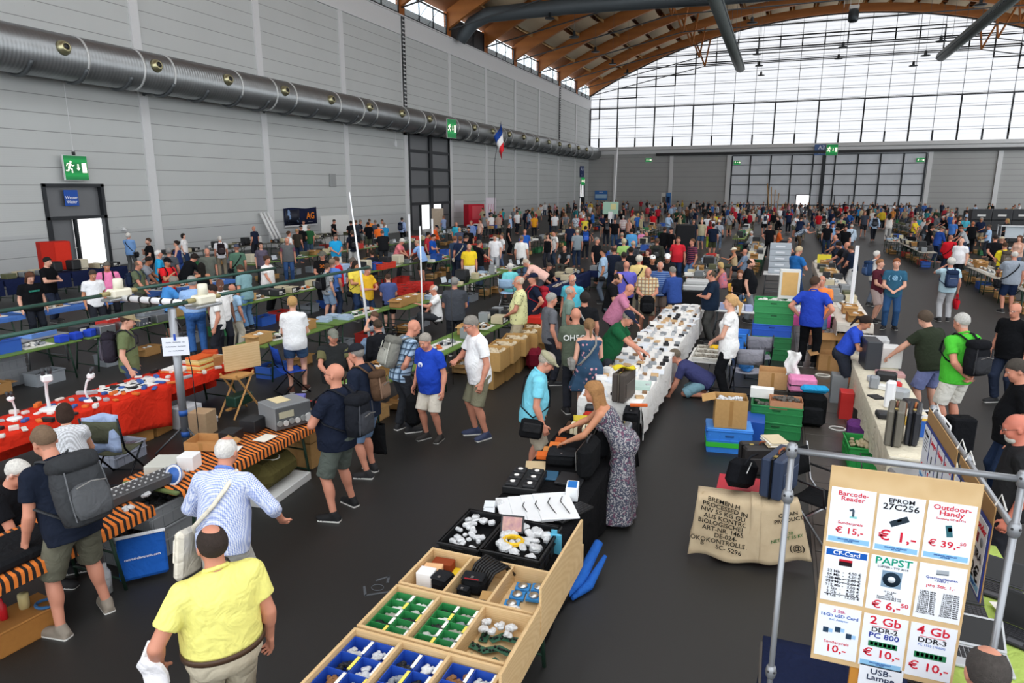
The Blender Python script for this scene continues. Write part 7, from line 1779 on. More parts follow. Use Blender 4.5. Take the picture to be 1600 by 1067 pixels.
p(894,429,1.76,338,'person with glasses in turquoise polo','polo 56c0d4','shorts 6a6458','ring d9d2c6','r',nod=18,w=1.15,glasses=1)
p(892,447,1.78,96,'grey-haired person in sage green tee','tee 80978c','trousers 55504a','ring b5aca2','r',nod=8)
p(862,458,1.78,112,'grey-haired person in charcoal tee and dark trousers with hands behind','tee 686a70','trousers 2c2e36','short a5a19a','r',arms='down down',nod=10)
p(914,457,1.76,186,'person with bushy black hair in black top, grey bag strap','tee 1c1d20','trousers 2a2c33','full 2a2422','r',bag='strapR 9a9a98 grey bag')
p(200,364,1.78,152,'white-haired person in blue shirt with black shoulder bag by the left wall','roll 7ba3d8','trousers 5a5d5e','full e2dfd8','r',arms='cross cross',bag='crossR 17181b black bag')
p(231,372,1.8,284,'bearded person in black tee holding papers by the left wall','tee 131417','trousers 2a2c33','short 4a382e','p',arms='front chest',w=1.12,beard='3a2c24')
p(286,365,1.66,68,'person with black bob in white tee behind the radio stall','tee f0eeee','jeans 2b3c5c','bob 1f1917','p',fem=1)
p(275,376,1.7,262,'person in navy tank top and jeans with tied dark hair','tank 26386e','jeans 4f74a0','bun 241c1a','p',fem=1,arms='front front')
p(247,391,1.78,92,'white-haired person in cyan tee looking right','tee 2fa4dc','trousers 33405a','short e6e3de','r')
p(263,388,1.76,170,'grey-haired person in grey shirt behind the red tee','tee 55585e','trousers 33353a','short 8d8b88','r')
p(216,407,1.78,60,'bald person with glasses in olive tee with navy rucksack straps','tee 626c54','trousers 4a4c46','ring 7a6250','r',nod=24,arms='front table',bp='2b3852 navy rucksack',bps=.8,glasses=1)
p(232,401,1.78,84,'dark-haired person in grey tee reaching across the table','tee 8b9098','trousers 33353a','short 1d1816','d',lean=18,nod=16,arms='reach table',w=1.12)
p(261,403,1.76,38,'person in red polo and black cap','polo e02a30','trousers 2a2c33','short 2a2220','t',hat='cap 15161a',nod=16,arms='front chest',bp='1d1e22 black rucksack',bps=.7)
p(303,397,1.8,122,'person in loose black shirt bending down','roll 17181b','trousers 2a2c33','full 241d1a','r',lean=32,nod=28,arms='reach reach',w=1.15)
p(314,411,1.7,192,'person with long black hair in black strap top','tank 15161a','trousers 1d1e22','long 17130f','t',fem=1)
p(323,388,1.76,4,'balding person in grey-green tee with glasses','tee 676b62','trousers 4a4c50','ring b0988a','r',nod=14,arms='down down')
p(343,369,1.78,184,'white-haired person in white shirt and khaki trousers with black rucksack','tee ecebf0','trousers 8a8170','short d9d6d0','r',bp='2a2024 black rucksack',fy=432)
p(369,382,1.78,190,'person in grey-green tee and slate cap, black bag at the side','tee 577866','trousers 33353a','short 3a3c40','r',hat='cap 4a5266',bag='crossL 1b1c1f black bag')
p(396,353,1.76,230,'bald person in navy top standing by the left wall','tee 232a3e','trousers 2a2c33',B,'r')
p(375,414,1.76,222,'person in dusty teal tee looking down','tee 7ea2a8','jeans 6d94c0','short 4a3c30','r',nod=30,lean=8,arms='down front',bag='toteL e9ecf2 white lettered carrier bag',bagsize=(.34,.12,.36))
p(362,444,1.76,138,'bald person in pale blue tee with grey-brown rucksack','tee a9cdec','trousers cfc9b8',B,'r',w=1.15,nod=10,glasses=1,bp='6a6458 grey-brown rucksack',fy=548)
p(299,432,1.8,184,'grey-haired person in light blue shirt and blue jeans with belt','roll 98bbea','jeans 3c66a4','full a9a7a2','r',w=1.25,belly=.3,arms='front front',belt='1d1e22')
p(270,432,1.76,112,'person in mid blue tee and black shorts bending to the table','tee 4a90d6','shorts 1b1c1f','short 8d887e','r',lean=18,nod=26,arms='table reach')
p(331,445,1.76,262,'dark-haired person in white tee beside the pale blue tee','tee eeeeec','trousers 2a2c33','short 2a2220','r',nod=20)
p(343,436,1.78,20,'dark-skinned person in white shirt','tee f0efee','trousers 2a2c33','buzz 1a1412','b',nod=24)
p(166,409,1.8,4,'grey-haired person in pink polo with lanyard badge','polo f086b4','trousers 22242a','short 6a665f','t',nod=24,arms='down down',w=1.12,belly=.3,glasses=1,bp='241f24 black rucksack',bps=.7)
p(144,422,1.74,20,'dark-haired person in white tee with lanyard badge','tee f2f3f6','trousers 2a2c33','short 4a3e36','t',nod=26,arms='down down',glasses=1)
p(73,402,1.84,58,'dark-haired person in black tee holding a phone, beside the red cabinet','tee 131417','jeans 2a3040','short 1d1a19','p',nod=16,arms='phone phone',w=1.15)
p(46,426,1.76,22,'person in black printed tee with headphones','tee 131417','jeans 23262e','mid 5a3828','p',nod=26,arms='down down',w=1.15,glasses=1)
p(198,489,1.78,82,'person in olive tee and beige cap with patterned rucksack','tee 697552','jeans 3d4e70','short 4a382c','p',nod=22,arms='down down',hat='cap a89a78',bp='33303a dark patterned rucksack')
p(590,500,1.75,200,'person in dark jacket slumped in a camping chair behind the pole','long 1d1e22','trousers 2a2c31','short 4a3c30','r','sit',4,18)
rnd=random.Random(7)
FARC=[('black','17181b'),('navy','1f2a44'),('grey','7d8288'),('white','ecedf0'),('dark green','2c4a38'),('blue','3565b0'),('red','b8283a'),('pale blue','a3bcd8'),('beige','b9ab8c'),('pink','d996a6'),('charcoal','3c3f45'),('yellow','e6c83c'),('teal','3a8a94'),('brown','6a4a38')]
WT=[16,12,9,10,4,6,5,6,5,3,9,2,3,3]
arche=[]
for i in range(10):
 ps,ar,ln,hr=[('stand','down down',0,'short'),('stand','front front',6,'short'),('walk','swing back',0,'short'),('stand','phone front',0,'ring'),('stand','behind behind',0,'short'),('stand','reach table',22,'short'),('stand','hip down',0,'full'),('stand','front down',0,'mid'),('walk','back swing',0,'full'),('stand','chest front',0,'short')][i]
 b=Body(1.7+.02*i,ps,ln,8,0,ar.split(),1+.05*(i%4),.1*(i%3),i==7)
 vx=.032
 arche.append((b.flesh(vx,False,'rlpt'[i%4],0),b.shirt(vx,.62 if i%3 else 1.9),b.trousers(vx,.98 if i%3==1 else 1.97),b.hair(vx*.8,hr)))
def far_person(px,py,Y,col,hair,bot,rz,label,i):
 q=on_y(px,py,Y);r=thing('person',label,'person',(q.x,Y,0),rz)
 me=arche[i%10]
 link('body',me[0],r);link('shirt',me[1],r,col);link('trousers',me[2],r,bot);link('hair',me[3],r,hair)
 return r
ZN=[(748,'along the left wall beyond the tall gate'),(850,'along the left wall towards the corner'),(912,'before the blue banner in the left corner'),(955,'in the left part of the far crowd'),(1010,'before the roll-up stands'),(1060,'right of the roll-up stands'),(1130,'at the left end of the far gate'),(1200,'before the left half of the far gate'),(1250,'near the bright gate door'),(1300,'right of the gate column'),(1350,'before the right half of the far gate'),(1410,'at the right end of the far gate'),(1450,'before the far wall right of the gate'),(1520,'by the far right wall'),(1601,'')]
def zone(x):return[n for(a,n),(b_,_)in zip(ZN,ZN[1:])if a<=x<b_][0]
k_=0;FAR=[]
for px in range(752,1598,5):
 for rr in range(2 if 800<px<1500 else 1):
  x=px+rnd.uniform(-3,3);Y=rnd.choice([52,60,68,76,84,92,100,106])+rnd.uniform(-3,3)
  if x<930:Y=min(Y,98)
  if 1330<x<1425 and Y<70:Y+=26
  q=on_y(x,300,Y)
  if q.x<XL+1.2 or q.x>XR-1:continue
  if any((q.x-a)**2+(Y-b)**2<.55 for a,b,_ in FAR):continue
  FAR.append((q.x,Y,x))
FAR.sort(key=lambda a:a[1])
acc=[[],[],[],0]
for k_,(X_,Y,x)in enumerate(FAR):
 cn,cc=rnd.choices(FARC,WT)[0];bot=rnd.choice(['23262e','2a3c58','4a4c50','8a8170','17181b','55606c'])
 hn,hc=rnd.choice([('dark-haired','2a2220'),('brown-haired','5a4432'),('grey-haired','9a968f'),('fair-haired','b9965f')])
 rz=rnd.uniform(0,6.28)
 if k_<96:far_person(x,300,Y,cc,hc,bot,rz,'distant %s person in %s %s'%(hn,cn,zone(x)),k_);continue
 for me,c in zip(arche[k_%10],(SKINS['r'],cc,bot,hc)):
  n=len(me.vertices);v=np.empty(n*3,np.float32);me.vertices.foreach_get('co',v);v=v.reshape(-1,3)
  f=np.empty(len(me.loops),np.int32);me.loops.foreach_get('vertex_index',f)
  ca,sa=math.cos(rz),math.sin(rz)
  acc[0].append(np.stack([v[:,0]*ca-v[:,1]*sa+X_,v[:,0]*sa+v[:,1]*ca+Y,v[:,2]],1));acc[1].append(f.reshape(-1,4)+acc[3]);acc[2].append(np.tile(lin(c),(n,1)));acc[3]+=n
t=NT('crowd_cloth');a_=t.n('Attribute');a_.attribute_name='Col';t.base(t.mix(t.math('MULTIPLY',t.noise(30,3),.15),a_.outputs['Color'],(.1,.1,.1)));t.b.inputs['Roughness'].default_value=.9
o=link('crowd',np_mesh('crowd',np.concatenate(acc[0]),np.concatenate(acc[1]),t.m,col=np.concatenate(acc[2])))
tag(o,'rest of the distant crowd standing before the far wall and gate','crowd',None,'stuff')
for lb,(b,r_)in PEOPLE.items():
 if 'royal blue tee' in lb:
  w_=Vector(b.Wr[1]);o=put_bag(r_,'black rucksack held by its handle by person in royal blue tee','backpack','rucksack')
  MB().box(w_+Vector((0,.02,-.38)),(.2,.3,.5),b=.08).build('main_compartment',CLOTH,o,'17181a');MB().box(w_+Vector((.1,.02,-.45)),(.08,.22,.26),b=.03).build('front_pocket',CLOTH,o,'232427');MB().tube([w_+Vector((0,-.06,-.14)),w_+Vector((0,0,-.05)),w_+Vector((0,.08,-.14))],.012,6).build('handle',CLOTH,o,'1d1e22')
 for key,tx,sz,side,col in(('OH5GE','OH5GE',.13,-1,'e6e8e4'),('orange lettered','ICO',.13,1,'f0ece4'),('white shield','DC2G',.1,1,'eeeeee'),('teal printed','( @ )',.14,1,'9ccbe8'),('black printed tee with head','====',.1,1,'3fa08a'),('red print and','30',.15,1,'d8742c'),('royal blue tee','(*)',.07,1,'e6eaf4'),('white printed tee','~~~',.06,1,'2a2a2c'),('navy team','=TEAM=',.07,-1,'e6eaf4')):
  if key in lb and 'carried' not in lb and lb.startswith('person')or key in lb and lb.startswith('bald'):
   up,fw,X=Vector(b.up),Vector(b.fw),Vector(b.X);s=side
   dd=(.115*b.w+.045)*b.k+(.08*b.belly*b.k if s>0 else 0)
   text_mesh('lettering',tx,sz,INK,r_,frame(Vector(b.P)+up*.36*b.k+fw*s*dd,X*(-s),up),col,th=.012)
# ============================================================= LEFT STALLS
t=NT('tiger_cloth');x_=t.xyz()
n1=t.noise(5,2);wv=t.math('SINE',t.math('ADD',t.math('MULTIPLY',x_[1],105),t.math('ADD',t.math('MULTIPLY',x_[0],30),t.math('MULTIPLY',n1,5))))
t.base(t.mix(t.math('GREATER_THAN',wv,-.1),lin('1a1412'),lin('e07a2c')));t.b.inputs['Roughness'].default_value=.9
TIGER=t.m
for i,y in enumerate((3.1,5.65)):
 bench_table(-5.8,y+.2*i,'%s trestle table under orange and black striped cloth'%('near','far')[i],2.3,.74,.71,col='6a7a4a')
 cloth('%s orange and black tiger-striped tablecloth'%('near','far')[i],-6.2,-5.4,y-1.15+.25*i,y+1.3+.15*i,.715,'e07a2c',(.06,.1,.06,.1),TIGER,sub=16)
radio('long dark mixing console with slotted face on the near striped table',(-5.78,4.5,.722),(.24,.95,.09),'4a4a4c',-.1,'38393b',9,cat='mixer')
m=MB()
for i in range(14):
 for j in range(3):m.cyl((-.07+.07*j,-.42+.065*i,.098),(-.07+.07*j,-.42+.065*i,.112),.011,n=8)
m.build('slider_knobs',PLASTIC,[q_ for q_ in bpy.data.objects if q_.get('category')=='mixer'][0],'b9babc')
box('black_case','black zipped equipment bag at the lower left on the striped cloth','bag',(-5.72,3.3,.722),(.5,.7,.1),'1c1d20',-.05,CLOTH,.03)
box('white_box','white cube carton on the near striped table','box',(-5.78,5.22,.722),(.18,.18,.16),'eeeeee',.3,PAPER)
o=thing('horn_speaker','white round horn with blue rim on the near striped table','speaker',(-5.62,4.88,.8));MB().lathe([(.03,-.1),(.06,-.05),(.1,0),(.11,.03),(.09,.035),(.04,-.01)],n=18,M=Matrix.Rotation(1.2,3,'X')).build('horn',PLASTIC,o,'e4e6ea');MB().lathe([(.112,.02),(.114,.03)],n=18,M=Matrix.Rotation(1.2,3,'X')).build('rim',PLASTIC,o,'3a6ab8')
box('newspaper','folded newspapers on a flat carton at the back of the striped table','paper',(-6.0,5.1,.722),(.3,.34,.1),'c3c4bc',.4,PAPER);paper('white sheet of paper behind the mixing console',(-6.0,4.6,.722),.2,.4,rz=-.1)
for i in range(4):tag(lumps(MB(),.12,.12,0,4,.035,i+20).build('parts_bag',FOIL,None,None,(-5.55-.07*i,4.25+.3*i,.73)),'crumpled clear bag, %s along the near striped table'%ORDN[i],'bag','crumpled bags')
o=carton('open flat carton at the gap between the striped tables',(-6.05,5.75,.74),(.4,.32,.1),.3,'b98a58',(0,1,0,0));box('black_supply','black power supply box on the far striped table','radio',(-5.95,6.4,.742),(.22,.26,.15),'202124',.1);box('black_psu','second black box beside the big grey receiver','radio',(-5.95,6.02,.742),(.2,.22,.12),'1b1c1f',.2)
o=radio('big grey receiver with dark dial and chrome knobs on the far striped table',(-5.72,6.72,.742),(.5,.42,.3),'7d8082',1.2,'5a5c5e',6);box('dial_window','black dial strip across the grey receiver','panel',(-5.512,6.80,.915),(.006,.4,.09),'15161a',-.37,PLASTIC,.002);paper('yellowed sheet on top of the grey receiver',(-5.8,6.72,1.052),.2,.26,'d9c9a0',1.2)
stack('pile of magazines behind the grey receiver',(-6.0,7.25,.742),.24,.3,6,.3,th=.022);stack('second pile of books next to the magazines',(-5.72,7.2,.742),.2,.28,4,-.2,th=.03);box('folder','lilac binder on the magazines','binder',(-5.95,7.25,.875),(.2,.28,.05),'6a6ab0',.5,PAPER)
for i,(x,y,c)in enumerate(((-5.6,6.2,'e8e2d4'),(-5.7,5.75,'f0eee8'),(-5.95,6.7,'d9642a'))):paper('%s leaflet, %s on the far striped table'%(('cream','white','orange')[i],ORDN[i]),(x,y,.743),.18,.24,c,.4*i)
for i in range(2):crate('grey %s crate under the near striped table'%('large lower','small upper')[i],(-5.85+.03*i,4.7+.1*i,.32*i),(.5-.08*i,.75-.2*i,.32-.08*i),'8a8d90',fill='2a2b2e')
o=thing('carrier_bag','blue lettered shopping bag leaning on the grey crate','bag',(-5.5,4.3,0),R(50));MB().box((0,0,.22),(.42,.06,.4),M=Matrix.Rotation(-.5,3,'X'),b=.02).build('bag_body',CLOTH,o,'1f56a8');MB().box((0,.1,.4),(.43,.065,.03),M=Matrix.Rotation(-.5,3,'X')).build('white_band',CLOTH,o,'e6e8ea');text_mesh('lettering','conrad-electronic.com',.034,INK,o,frame((0,-.036,.228),(1,0,0),(0,.48,.88)),'e6e8ea')
o=tag(MB().lathe([(.04,0),(.042,.2),(.015,.26),(.015,.3)],n=12).build('bottle',FOIL,None,None,(-5.6,3.98,0)),'clear water bottle beside the blue shopping bag','bottle')
carton('flat brown carton on the floor under the near striped table',(-5.7,3.25,0),(.34,.5,.2),-.1,'a5713a',(0,0,0,0),None,False);box('shoebox_top','lid of the flat brown carton','lid',(-5.7,3.25,.2),(.35,.51,.02),'b07a42',-.1,CARD)
tag(MB().lathe([(.03,0),(.03,.12),(.012,.15),(.008,.19)],n=12).build('glue_bottle',PLASTIC,None,'c8202a',(-5.72,3.15,.222)),'red bottle with white tip on the brown carton','bottle');tag(MB().lathe([(.04,0),(.042,.1),(.04,.13)],n=12).build('jar',PLASTIC,None,'cfc08a',(-5.72,3.32,.222)),'jar with yellow lid on the brown carton','jar');coil('blue clamp tool ring on the brown carton',(-5.58,3.4,.222),.08,'3a6a9a',2,.012,'clamp','tool');coil('white cable loop on the floor at the left edge',(-5.75,2.85,0),.12,'dcd9d0',3,.007)
box('blanket_bundle','olive army blanket bundle under the far striped table','blanket',(-5.75,6.3,.12),(.6,.75,.34),'5a5330',.1,CLOTH,.12);coil('white cord over the olive bundle',(-5.65,6.3,.44),.13,'e6e2d6',2,.007);box('bundle_board','white board under the olive bundle','board',(-5.7,6.3,0),(.65,.9,.1),'d9d9d6',.1)
for i in range(2):carton('closed carton with white label, %s under the end of the striped table'%('lower','upper')[i],(-5.85,7.25,.36*i),(.5,.45,.355),0,'b08a58',(0,0,0,0))
for lb,x,y,c,rz in(('grey canvas chair holding a pale blue jacket',-7.75,5.9,'5a5d4c',200),('dark chair of the seated white-haired person',-6.95,3.6,'2a2b2e',290),('blue folding chair in the seller lane behind the striped table',-8.2,9.9,'2a50b4',150)):folding_chair(lb,(x,y,0),R(rz),c,'2a2c30',False)
tag(MB().grid(lambda u,v:(-.22+.44*u,.25+.04*math.sin(8*u),.95-.5*v+.03*math.sin(5*u)),8,6,0,True,.015).build('jacket',CLOTH,None,'a9bce0',(-7.75,5.9,0),R(200)),'pale blue jacket hung over the grey canvas chair','jacket')
for lb,(b,r_)in list(PEOPLE.items()):
 if 'pale yellow polo' in lb:
  w_=Vector(b.Wr[-1]);o=put_bag(r_,'white jacket hanging from the arm of person in pale yellow polo','jacket','jacket')
  MB().grid(lambda u,v:(w_.x-.02-.1*math.sin(PI*u)+.03*math.sin(9*v),w_.y-.14+.26*u,w_.z+.08-.62*v+.05*math.sin(7*u)),10,10,0,True,.02).build('cloth',CLOTH,o,'eceaee')
 if 'blue checked shirt' in lb:crossbody(b,r_,'e3dccb','cream cloth bag slung over person with white hair in blue check',-1,True,'shoulder_bag',(.34,.08,.4),-.14)
 if 'rose-print' in lb:crossbody(b,r_,'8d8b86','grey woven handbag slung over person in dark rose-print dress',-1,True,'handbag',(.26,.1,.2),.06)
 if 'plaid shirt, bag' in lb:
  o=put_bag(r_,'black rucksack held before the belly by person in yellow and navy plaid','backpack','rucksack');c_=Vector(b.P)+Vector((0,.3,-.12));MB().box(c_,(.36,.2,.46),b=.09).build('main_compartment',CLOTH,o,'17181a');MB().box(c_+Vector((0,.1,-.06)),(.28,.08,.24),b=.03).build('front_pocket',CLOTH,o,'222326')
for i,y in enumerate((5.7,8.0)):bench_table(-8.98,y,'%s trestle table under the red cloth'%('near','far')[i],2.25,.78,.74,col='5a5a4a')
cloth('red cloth over the left stall, hanging to the floor behind',-9.4,-8.55,4.5,9.3,.745,'d8321f',(.6,.16,.3,.3),wav=.02,sub=30)
tag(MB().grid(lambda u,v:(-8.53+.05*v+.03*math.sin(7*u),6.5+1.0*u-.1*v,.75-.62*v*(.75+.25*u)),10,8,0,True,.006).build('cloth_flap',CLOTH,None,'d8321f'),'red cloth corner hanging low at the near side','cloth')
def scope(lb,p,rz,s=1.):
 o=thing('microscope',lb,'microscope',p,rz,'white microscopes');MB().lathe([(.11*s,0),(.11*s,.02),(.09*s,.03)],n=18).build('base',PLASTIC,o,'eceef0');MB().tube([(0,.05*s,.02),(0,.08*s,.14*s),(0,.04*s,.28*s),(0,-.02*s,.34*s)],[.02*s,.016*s,.016*s,.03*s],8).build('arm',PLASTIC,o,'e6e8ea');MB().box((0,-.02*s,.36*s),(.1*s,.09*s,.08*s),b=.02).build('head',PLASTIC,o,'f0f1f3')
 for q in(-1,1):MB().cyl((q*.028*s,-.03*s,.4*s),(q*.032*s,-.05*s,.48*s),.02*s,n=10).build('eyepiece',PLASTIC,o,'3a3c40')
scope('tall white binocular microscope on the red cloth',(-9.05,6.0,.752),1.2,1.25);scope('white microscope at the corner by the seated person',(-8.9,6.5,.752),2.2,1.0);scope('low white microscope at the left end of the red cloth',(-9.1,5.55,.752),.6,.8)
paper('large white print of black silhouettes on the red cloth',(-9.0,7.25,.752),.5,.9,'e9e7e4',-.1,'printed_sheet',h=.008)
for i in range(16):box('silhouette','small black print figure on the large white sheet','figure',(-9.18+.11*(i%4),6.95+.18*(i//4),.760),(.06,.09,.002),'2a2a2e',.3*i,INK,0,'black print figures')
stack('flat white magazines on orange ones further up the red cloth',(-9.05,8.15,.752),.4,.3,3,.2,'magazine_stack','magazines',.018,('f0f0ee','d98a4a','e6e2d8'))
q=random.Random(11)
for i in range(84):
 n_,c_=q.choice((('pale','d9d6cf'),('black','1d1e20'),('silver','a9adb2'),('blue','2f5ca8'),('white','e6e4e0'),('orange','d9702c')));y=4.75+i*.053
 box('small_tool','small %s tool on the red cloth, %s part'%(n_,'near' if y<6.4 else 'middle' if y<7.8 else 'far'),'tool',(-9.32+.15*(i%6)+q.uniform(-.03,.03),y,.752),(.06,q.uniform(.07,.17),q.uniform(.02,.06)),c_,q.uniform(0,3),PLASTIC,.006,'small tools on the red cloth')
stack('tall stack of yellowed books and orange boxes at the table corner',(-8.72,8.3,.752),.26,.34,9,.1,th=.028,cols=('d9b86a','e0c888','d9602c','c9a24a'))
for i,(x,y,d_,c_,n_)in enumerate(((-8.78,8.65,(.2,.26,.16),'b98a58','open tan carton'),(-8.95,8.85,(.2,.3,.1),'e0e0dc','white carton'),(-8.72,8.95,(.22,.2,.12),'a58ab0','lilac box'),(-9.15,8.95,(.24,.2,.16),'c8502c','red tool box'),(-8.68,9.15,(.16,.24,.12),'c99a6a','small brown carton'))):box('goods_box',n_+' at the far end of the red cloth','box',(x,y,.752),d_,c_,.2*i,CARD)
o=thing('wooden_panel','pale wooden board standing upright at the far end of the red cloth','board',(-8.25,8.75,.72),R(68));MB().box((0,0,.21),(.62,.05,.42),b=.004).build('panel',PINE,o)
ea=thing('trestle','folding wooden trestle with a dark green case under the far end of the red cloth','trestle',(-8.2,8.55,0),R(90))
for s in(-1,1):MB().tube([(-.32,s*.16,0),(.2,s*.16,.72)],.02,4).build('leg',WOOD,ea,'b98a52');MB().tube([(.32,s*.16,0),(-.2,s*.16,.72)],.02,4).build('leg',WOOD,ea,'c4965c')
MB().box((0,0,.14),(.6,.05,.03)).box((0,0,.66),(.4,.36,.03)).build('rail',WOOD,ea,'b98a52')
box('green_case','dark green case hanging inside the wooden trestle','case',(-8.2,8.55,.16),(.22,.42,.18),'1f4034',0,PLASTIC,.02)
tag(lumps(MB(),.2,.2,.1,6,.14,3).build('carrier_bag',FOIL,None,'e6cf3a',(-8.2,7.85,0)),'bright yellow carrier bag on the floor by the trestle','bag').color=(*lin('e6cf3a'),1)
bpy.data.objects['carrier_bag'].name='carrier_bag'
for i,(x,y,z)in enumerate(((-8.7,6.95,0),(-8.75,7.35,0),(-8.85,7.1,.23))):carton('brown carton, %s of three under the red cloth'%ORDN[i],(x,y,z),(.3,.36,.22),.2*i,'b5854c',(0,0,1,0)if i==2 else(0,0,0,0))
box('floor_carton','beige carton on the floor beside the grey mast','box',(-8.05,7.6,0),(.3,.28,.36),'b59a7a',.2,CARD);crate('clear plastic tub of parts behind the seated person',(-8.3,6.35,0),(.4,.55,.24),'a3a9b8',.1,fill='5a5560');box('blue_crate','dark blue crate under the red cloth','crate',(-8.95,6.5,0),(.4,.5,.26),'22357a');box('white_heater','small white case under the far end of the red cloth','case',(-8.55,7.75,0),(.3,.4,.34),'c9ccd0',0)
ms=thing('antenna_mast','grey mast with blue tape carrying the big antenna','mast',(-7.79,7.02,0));MB().tube([(0,0,0),(0,0,2.06)],.055,12).build('pole',PIPE,ms)
for z in(.18,.5):MB().tube([(0,0,z),(0,0,z+.08)],.06,12).build('tape',PLASTIC,ms,'2a5aa8')
m=MB()
for a in(0,2.1,4.2):m.tube([(0,0,.35),(.42*math.cos(a),.42*math.sin(a),.012)],.014,6)
m.build('foot',GREYSTEEL,ms);MB().tube([(0,0,2.0),(.14,0,1.8),(.2,.05,1.2),(.15,.1,.05)],.007,5).build('feed_cable',PLASTIC,ms,'1c1d20')
an=thing('antenna','big two-element antenna with long green rods and cream motor housings','antenna',(-7.79,7.02,2.06));ROD=mat('green_fibreglass','2b5248',.35,0,.5,.05)
for i,(x,a,b_)in enumerate(((-1.72,-5.2,4.2),(-.02,-4.6,5.0))):
 for y0,y1 in((a,.3),(.9,b_)):MB().tube([(x,y0,.06),(x,y1,.04)],.028,10).build('rod',ROD,an)
 h=MB().box((x,.6,.04),(.2,.34,.14),b=.03).lathe([(.075,0),(.07,.16),(.05,.17)],(x,.6,.1),14).build('motor_housing',PLASTIC,an,'e6e2cf');MB().box((x,.6,-.05),(.22,.5,.04),b=.01).build('mount_plate',METAL,h,'a9adb0')
 for y in(.36,.84):MB().tube([(x,y-.07,.05),(x,y+.07,.05)],.036,10).build('coupling',PLASTIC,h,'a59a6a')
MB().tube([(-1.72,.6,-.04),(-.02,.6,-.04)],.05,12).build('boom',PLASTIC,an,'e6e8ea');m=MB()
for i in range(7):m.tube([(-1.5+.22*i,.6,-.04),(-1.46+.22*i,.6,-.04)],.054,12)
m.build('clamp_bands',PLASTIC,an,'1f2022')
o=thing('paper_sign','handwritten white paper sign clipped to the mast','sign',(-7.68,6.92,1.55),R(35));MB().box((0,0,0),(.34,.004,.26)).build('sheet',PAPER,o,'e9edf6');letters(o,'~~ ~~~ ~\n~~~~ ~~~\n~ ~~~~',0,.0,.06,'2a3a5a',-.004);MB().box((.0,-.005,.13),(.03,.012,.09)).build('clip',PLASTIC,o,'2a50b0')
def mast(lab,p,q,r,col='e9eaec',n='pole'):return tag(MB().tube([Vector(p),(Vector(p)+Vector(q))/2,Vector(q)],r,8).build(n,PLASTIC,None,col),lab,'pole')
b_=at(582,560);b2=on_y(546,300,b_.y)
mast('tall white tapering fibreglass mast standing behind the books stall',b_,(b2.x,b_.y,b2.z),[.035,.026,.012])
mast('thin white pole standing between the radio stalls',at(662,560),(at(662,560).x,at(662,560).y,2.9),.016)
mast('slim black whip aerial behind the grey-haired charcoal tee',at(708,600),(at(708,600).x,at(708,600).y,2.6),.008,'2a2a2c')
for i,(px,py,z)in enumerate(((677,420,2.3),(642,430,2.6))):a=at(px,py);mast('white pole, %s behind the red crates'%ORDN[i],a,(a.x,a.y,z),.05)
a=on_y(958,330,60);mast('tall white aerial mast in front of the far wall',(a.x,60,0),(a.x+.25,60,on_y(973,205,60).z),[.07,.05,.03])
a=on_y(773,330,40);fp=on_y(772,215,40);fl=thing('flag','French tricolour flying on a thin pole before the left wall','flag',(a.x,40,0))
MB().tube([(0,0,0),(.0,0,5.2),(.45,0,on_y(786,190,40).z)],[.03,.02,.012],6).build('pole',DARKSTEEL,fl)
tz=on_y(786,192,40).z
for i,c in enumerate(('24489a','f0f0f0','d8323a')):
 def fn(u,v,i=i):s=(i+u)/3;return(.45+.05*s-.42*v*(1-.6*s)+.1*s,.12*math.sin(5*v+3*s),tz-.05-1.75*s*.9-.75*v*(1-s*.35))
 MB().grid(fn,6,8,0,True,.012).build('stripe',CLOTH,fl,c)
red=thing('cabinet','red sheet metal cabinet on the stall beside the water door','cabinet',(-24.6,17.3,.752),R(70));MB().box((0,0,.52),(.95,.55,1.04),b=.02).build('body',MATTE,red,'b8281c');MB().box((.2,-.285,.52),(.5,.02,.98),b=.01).build('door',MATTE,red,'cc3020')
o=thing('cabinet','red vending cabinet beside the tall gate','cabinet',(-28.2,62.5,0),R(60));MB().box((0,0,1.05),(1.9,.9,2.1),b=.03).build('body',MATTE,o,'c8283a');MB().box((.1,-.47,1.3),(1.3,.03,1.3)).build('front',PLASTIC,o,'d84a54')
o=board('rollup_banner','white banner with red script leaning beside the red vending cabinet',(-26.3,62.3,1.4),R(30),1.0,2.7,'e6dce6');letters(o,'/ / /',0,.3,.8,'c03a78',fs=(.5,1.4));MB().tube([(0,.1,0),(0,.6,-1.4)],.03,6).build('prop',METAL,o)
board('notice','pale notice sheet on the wall above the red vending cabinet',on_x(717,322,XL+.04),R(90),2.2,1.1,'d9dae0');o=thing('partition','beige wooden partition panel by the tall gate','panel',(-26.8,52,0),R(40));MB().box((0,0,1.0),(1.0,.06,2.0)).build('panel',WOOD,o,'b9a894')
for i,z in enumerate((0,1.05)):box('loudspeaker','tall black loudspeaker, %s of the tower in the middle aisle'%('lower','upper')[i],'speaker',(-3.9,31.5,z),(.8,.8,1.04),'1b1c1f',.2,MATTE,.03)
o=board('map_board','map board on a stand in the far crowd',on_y(954,325,48),0,1.1,.85,'a9cdb8');MB().box((.2,-.005,.1),(.4,.01,.4)).build('map_land',PAPER,o,'e0d9a0');MB().box((0,-.01,-.5),(.3,.01,.5)).build('sheet',PAPER,o,'f2f2f2');MB().tube([(0,.03,-.4),(0,.03,-on_y(954,325,48).z)],.03,6).build('stand',METAL,o)
